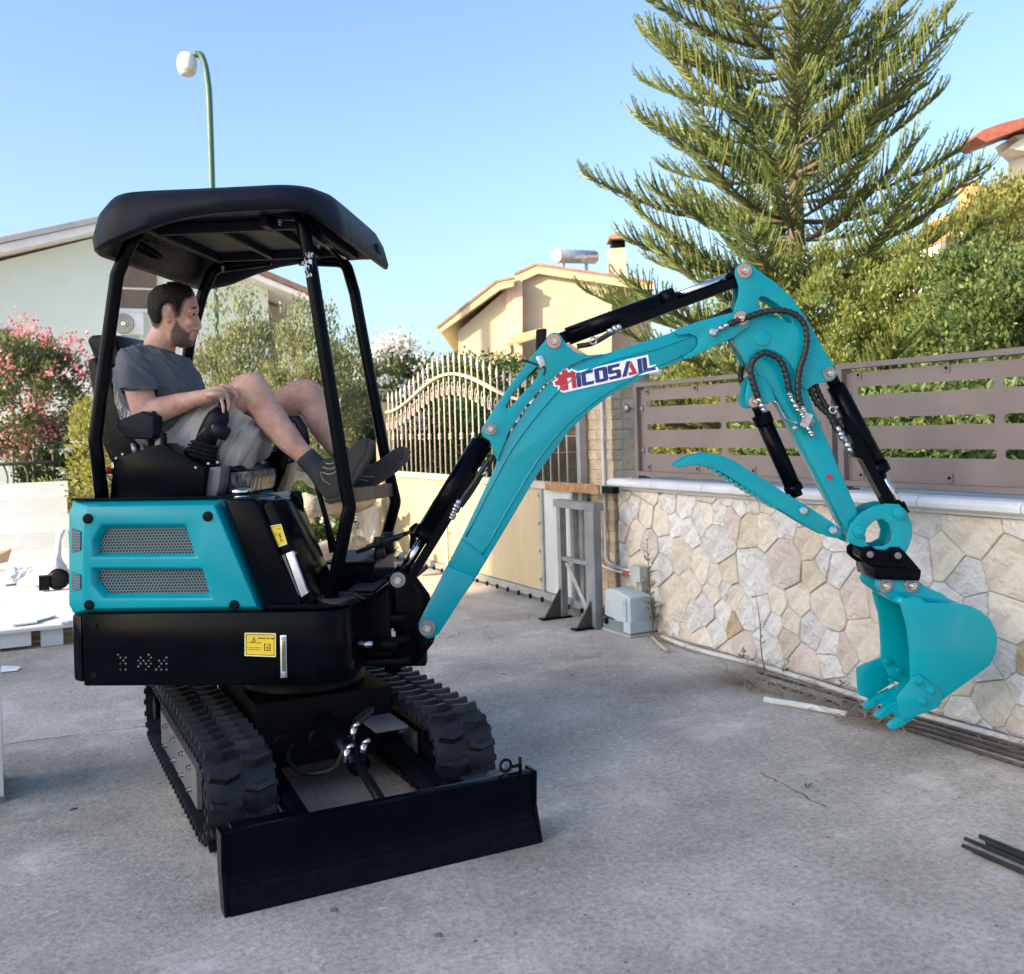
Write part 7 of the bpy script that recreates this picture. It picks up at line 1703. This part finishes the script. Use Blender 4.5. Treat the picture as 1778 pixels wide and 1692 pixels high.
for s in (-1, 1):                                # eyes and brows
    bm = BM(); limb(bm, [(341,536.5,PD+s*.016,.0035),(339,535,PD+s*.032,.0042),(332,537.5,PD+s*.049,.0028)], 4, 8); obj('eyebrow', bm, M_HAIR, MAN, smooth=True)
    bm = BM(); ball(bm, PX(333,545.8,PD+s*.034), .0120, (1,1,.7)); ey = obj('eye', bm, pm('eye_white', (.22,.17,.15), .3) if s < 0 else MATS['eye_white'], MAN, smooth=True)
    bm = BM(); ball(bm, PX(336.3,546,PD+s*.037), .0070, (.8,.9,.9)); obj('iris', bm, pm('dark_iris', (.03,.02,.015), .2) if s < 0 else MATS['dark_iris'], ey, smooth=True)
    bm = BM(); limb(bm, [(339.5,543.5,PD+s*.026,.0035),(337,542.3,PD+s*.040,.004),(331,545,PD+s*.050,.003)], 4, 8); limb(bm, [(338.5,549,PD+s*.028,.003),(335,550,PD+s*.042,.0034),(330.5,547,PD+s*.050,.0025)], 4, 8); obj('eyelid', bm, MATS['skin'], ey, smooth=True)
# T-shirt
M_SHIRT = pm('charcoal_cotton', (.062,.074,.094), .85, col2=(.092,.107,.132), scale=5, bump=.35, bscale=180, dist=.003, detail=8)
def wrinkle(bm, amp, seedv, ang=35, k=.030, st=.30):
    """creases: ridged noise drawn out along one direction, seen from the side"""
    ca, sa = math.cos(R(ang)), math.sin(R(ang))
    for v in bm.verts:
        x, y = to_px(v.co); u, w_ = (x*ca+y*sa)*k*st, (-x*sa+y*ca)*k
        z = arm_side(v.co)*3
        u += .5*mnoise.noise(Vector((x*.012, y*.012, seedv+5)))
        n1 = mnoise.noise(Vector((u, w_, z+seedv))); n2 = mnoise.noise(Vector((u*2.1+7, w_*2.3, z*1.5+seedv)))
        f = (1-2*abs(n1))*.65+(1-2*abs(n2))*.35-.6
        v.co += v.normal*amp*f
def arm_side(p): return p.x*sn+p.y*cs
bm = BM()
loft(bm, [(593,253,292,.070,.015),(600,246,303,.080,.015),(608,238,312,.112,.015),(616,227,319,.155,.015),(628,214,328,.195,.015),(645,207,338,.208,.015),(665,203,346,.205,.015),(690,204,358,.197,.015),(712,211,369,.190,.015),(732,221,374,.186,.015),(752,233,371,.186,.015),(775,246,360,.184,.015),(792,256,345,.178,.015)], 40, PD, 2.3)
limb(bm, [(232,632,4.075,.071),(236,650,4.03,.074),(242,668,4.005,.0725),(244,676,4.0,.0715)], 5, 20)
limb(bm, [(240,632,4.37,.071),(246,652,4.41,.073),(252,672,4.43,.071)], 5, 20)
bm = skin_over(bm, .0065, 5, .5)
bm.normal_update(); wrinkle(bm, .0150, .7, 40, .055, .28)
# cut the sleeve mouths and the neck open
cutn = [v for v in bm.verts if to_px(v.co)[1] < 600.5+.30*(to_px(v.co)[0]-255)+0]
hemy = lambda x, y, p: (x*0+y > 677.5+.02*(x-240)) and (p.x*sn+p.y*cs) < 4.085 and x < 276 and y < 700
def arm_side(p): return (p.x*sn+p.y*cs)
cut2 = []
for v in bm.verts:
    x, y = to_px(v.co)
    if arm_side(v.co) < 4.0 and 676.5 < y < 705 and x < 277: cut2.append(v)
    elif arm_side(v.co) > 4.44 and 672 < y < 712: cut2.append(v)
bmesh.ops.delete(bm, geom=list(set(cutn+cut2)), context='VERTS')
bmesh.ops.recalc_face_normals(bm, faces=bm.faces[:])
shirt = obj('tshirt', bm, M_SHIRT, MAN, smooth=True, sharp=180)
sm_ = shirt.modifiers.new('cloth_thickness', 'SOLIDIFY'); sm_.thickness = .004; sm_.offset = 1
bm = BM(); n = 26; P = []
for k in range(n+1):
    t = 2*math.pi*k/n; x = 277+25.5*math.cos(t); y = 600.5+.30*(x-255)-1; P.append(PX(x, y, PD+.012+.074*math.sin(t)))
tube(bm, P, .005, 7); obj('collar', bm, M_SHIRT, shirt, smooth=True)
bm = BM(); P = [PX(243.5+30*math.cos(t), 676+1.5*math.sin(t*2), 4.0+.066*math.sin(t)) for t in [2*math.pi*k/24 for k in range(25)]]
tube(bm, P, .0045, 7); obj('sleeve_hem', bm, M_SHIRT, shirt, smooth=True)
# shorts
M_SHORT = pm('light_grey_cotton', (.30,.285,.265), .9, col2=(.38,.365,.345), scale=5, bump=.3, bscale=160, dist=.003)
bm = BM()
loft(bm, [(752,240,366,.180,.015),(770,245,372,.186,.015),(792,250,378,.190,.015),(815,262,380,.188,.015),(835,285,375,.175,.015)], 32, PD, 2.4)
limb(bm, [(316,788,4.10,.115),(362,752,4.095,.112),(398,722,4.09,.096),(426,700,4.085,.086)], 6, 22)
limb(bm, [(372,800,4.10,.090),(404,788,4.095,.090),(424,762,4.09,.074)], 6, 18)
limb(bm, [(330,794,4.32,.115),(400,766,4.32,.108),(452,738,4.32,.090),(480,722,4.315,.084)], 6, 22)
limb(bm, [(400,800,4.30,.085),(446,780,4.30,.062)], 6, 18)
bm = skin_over(bm, .0065, 6, .5); bm.normal_update(); wrinkle(bm, .0180, 2.1, 118, .05, .22)
d1 = (PX(437,676,4.085)-PX(390,735,4.09)).normalized(); c1 = PX(421,706,4.085); d2 = (PX(531,686,4.31)-PX(440,745,4.32)).normalized(); c2 = PX(474,731,4.315)
kill = [v for v in bm.verts if ((v.co-c1).dot(d1) > .0 and arm_side(v.co) < 4.21) or ((v.co-c2).dot(d2) > 0 and arm_side(v.co) >= 4.2)]
bmesh.ops.delete(bm, geom=kill, context='VERTS'); bmesh.ops.recalc_face_normals(bm, faces=bm.faces[:])
sh = obj('shorts', bm, M_SHORT, MAN, smooth=True, sharp=180); sm_ = sh.modifiers.new('cloth_thickness', 'SOLIDIFY'); sm_.thickness = .005; sm_.offset = 1
# socks and shoes
M_SOCK = pm('navy_sock', (.020,.026,.040), .9, col2=(.032,.040,.056), scale=20, bump=.5, bscale=220, dist=.003)
M_SHOE = pm('dark_grey_suede', (.014,.016,.017), .85, col2=(.034,.035,.035), scale=8, bump=.6, bscale=90, dist=.004)
M_SOLE = pm('shoe_sole_rubber', (.018,.019,.019), .7, col2=(.036,.036,.035), scale=16, bump=.6, bscale=60, dist=.004)
M_TRIM = pm('shoe_trim', (.20,.19,.15), .6)
bm = BM(); limb(bm, [(533,796,4.095,.046),(545,808,4.10,.046),(558,822,4.10,.050),(568,836,4.10,.052)], 5, 16); obj('sock', skin_over(bm, .006, 3), M_SOCK, MAN, smooth=True)
bm = BM(); limb(bm, [(592,788,4.28,.041),(600,800,4.275,.042),(606,812,4.27,.044)], 5, 16); obj('sock', skin_over(bm, .006, 3), M_SOCK, MAN, smooth=True)
def shoe(up, so, d, hw, laces, trim):
    W_ = lambda a, b, c: CW(a, b, c); ol = [pxl(x, y, d) for x, y in up]
    bm = prism(BM(), W_, fil2(ol, .02), d-hw, d+hw); bmesh.ops.triangulate(bm, faces=bm.faces[:]); bm = skin_over(bm, .006, 22, .6)
    s_ = obj('shoe', bm, M_SHOE, MAN, smooth=True, sharp=180)
    bm = prism(BM(), W_, fil2([pxl(x, y, d) for x, y in so], .006), d-hw*.92, d+hw*.92); obj('sole', bm, M_SOLE, s_, smooth=True, bevel=.007, seg=2)
    for l in laces: obj('shoe_lace', tube(BM(), spline([PX(x, y, d-hw*f) for x, y, f in l], 5), .0032, 6), M_TRIM, s_, smooth=True)
    for l in trim: obj('shoe_seam', tube(BM(), spline([PX(x, y, d-hw*f) for x, y, f in l], 5), .0022, 5), M_TRIM, s_, smooth=True)
shoe([(550,822),(556,805),(568,795),(585,794),(596,792),(612,776),(627,762),(639,759),(645,768),(640,790),(620,824),(604,848),(588,866),(570,868),(556,852)],
     [(646,764),(650,772),(645,793),(626,826),(608,852),(592,871),(576,875),(566,869),(570,862),(584,861),(600,843),(617,818),(636,786),(641,768)], 4.09, .052,
     [[(562,803,.9),(573,806,1.0),(584,801,.9)],[(560,811,.95),(573,815,1.02),(588,808,.9)],[(559,820,.95),(572,824,1.02),(590,816,.9)]], [[(590,797,.9),(586,812,1.0),(587,826,1.02),(598,836,.98)],[(556,815,.95),(560,832,1.0),(574,842,1.02)]])
shoe([(592,835),(592,812),(604,804),(622,806),(642,809),(664,796),(688,778),(701,774),(707,782),(702,798),(684,816),(655,836),(625,851),(602,854)],
     [(706,776),(712,785),(707,801),(688,820),(658,841),(628,857),(600,860),(598,852),(622,848),(652,832),(681,812),(698,795),(702,781)], 4.25, .050,
     [], [[(634,812,.97),(626,820,1.02),(630,827,1.02),(650,828,1.0)],[(612,816,.95),(620,830,1.02),(640,836,1.0)]])
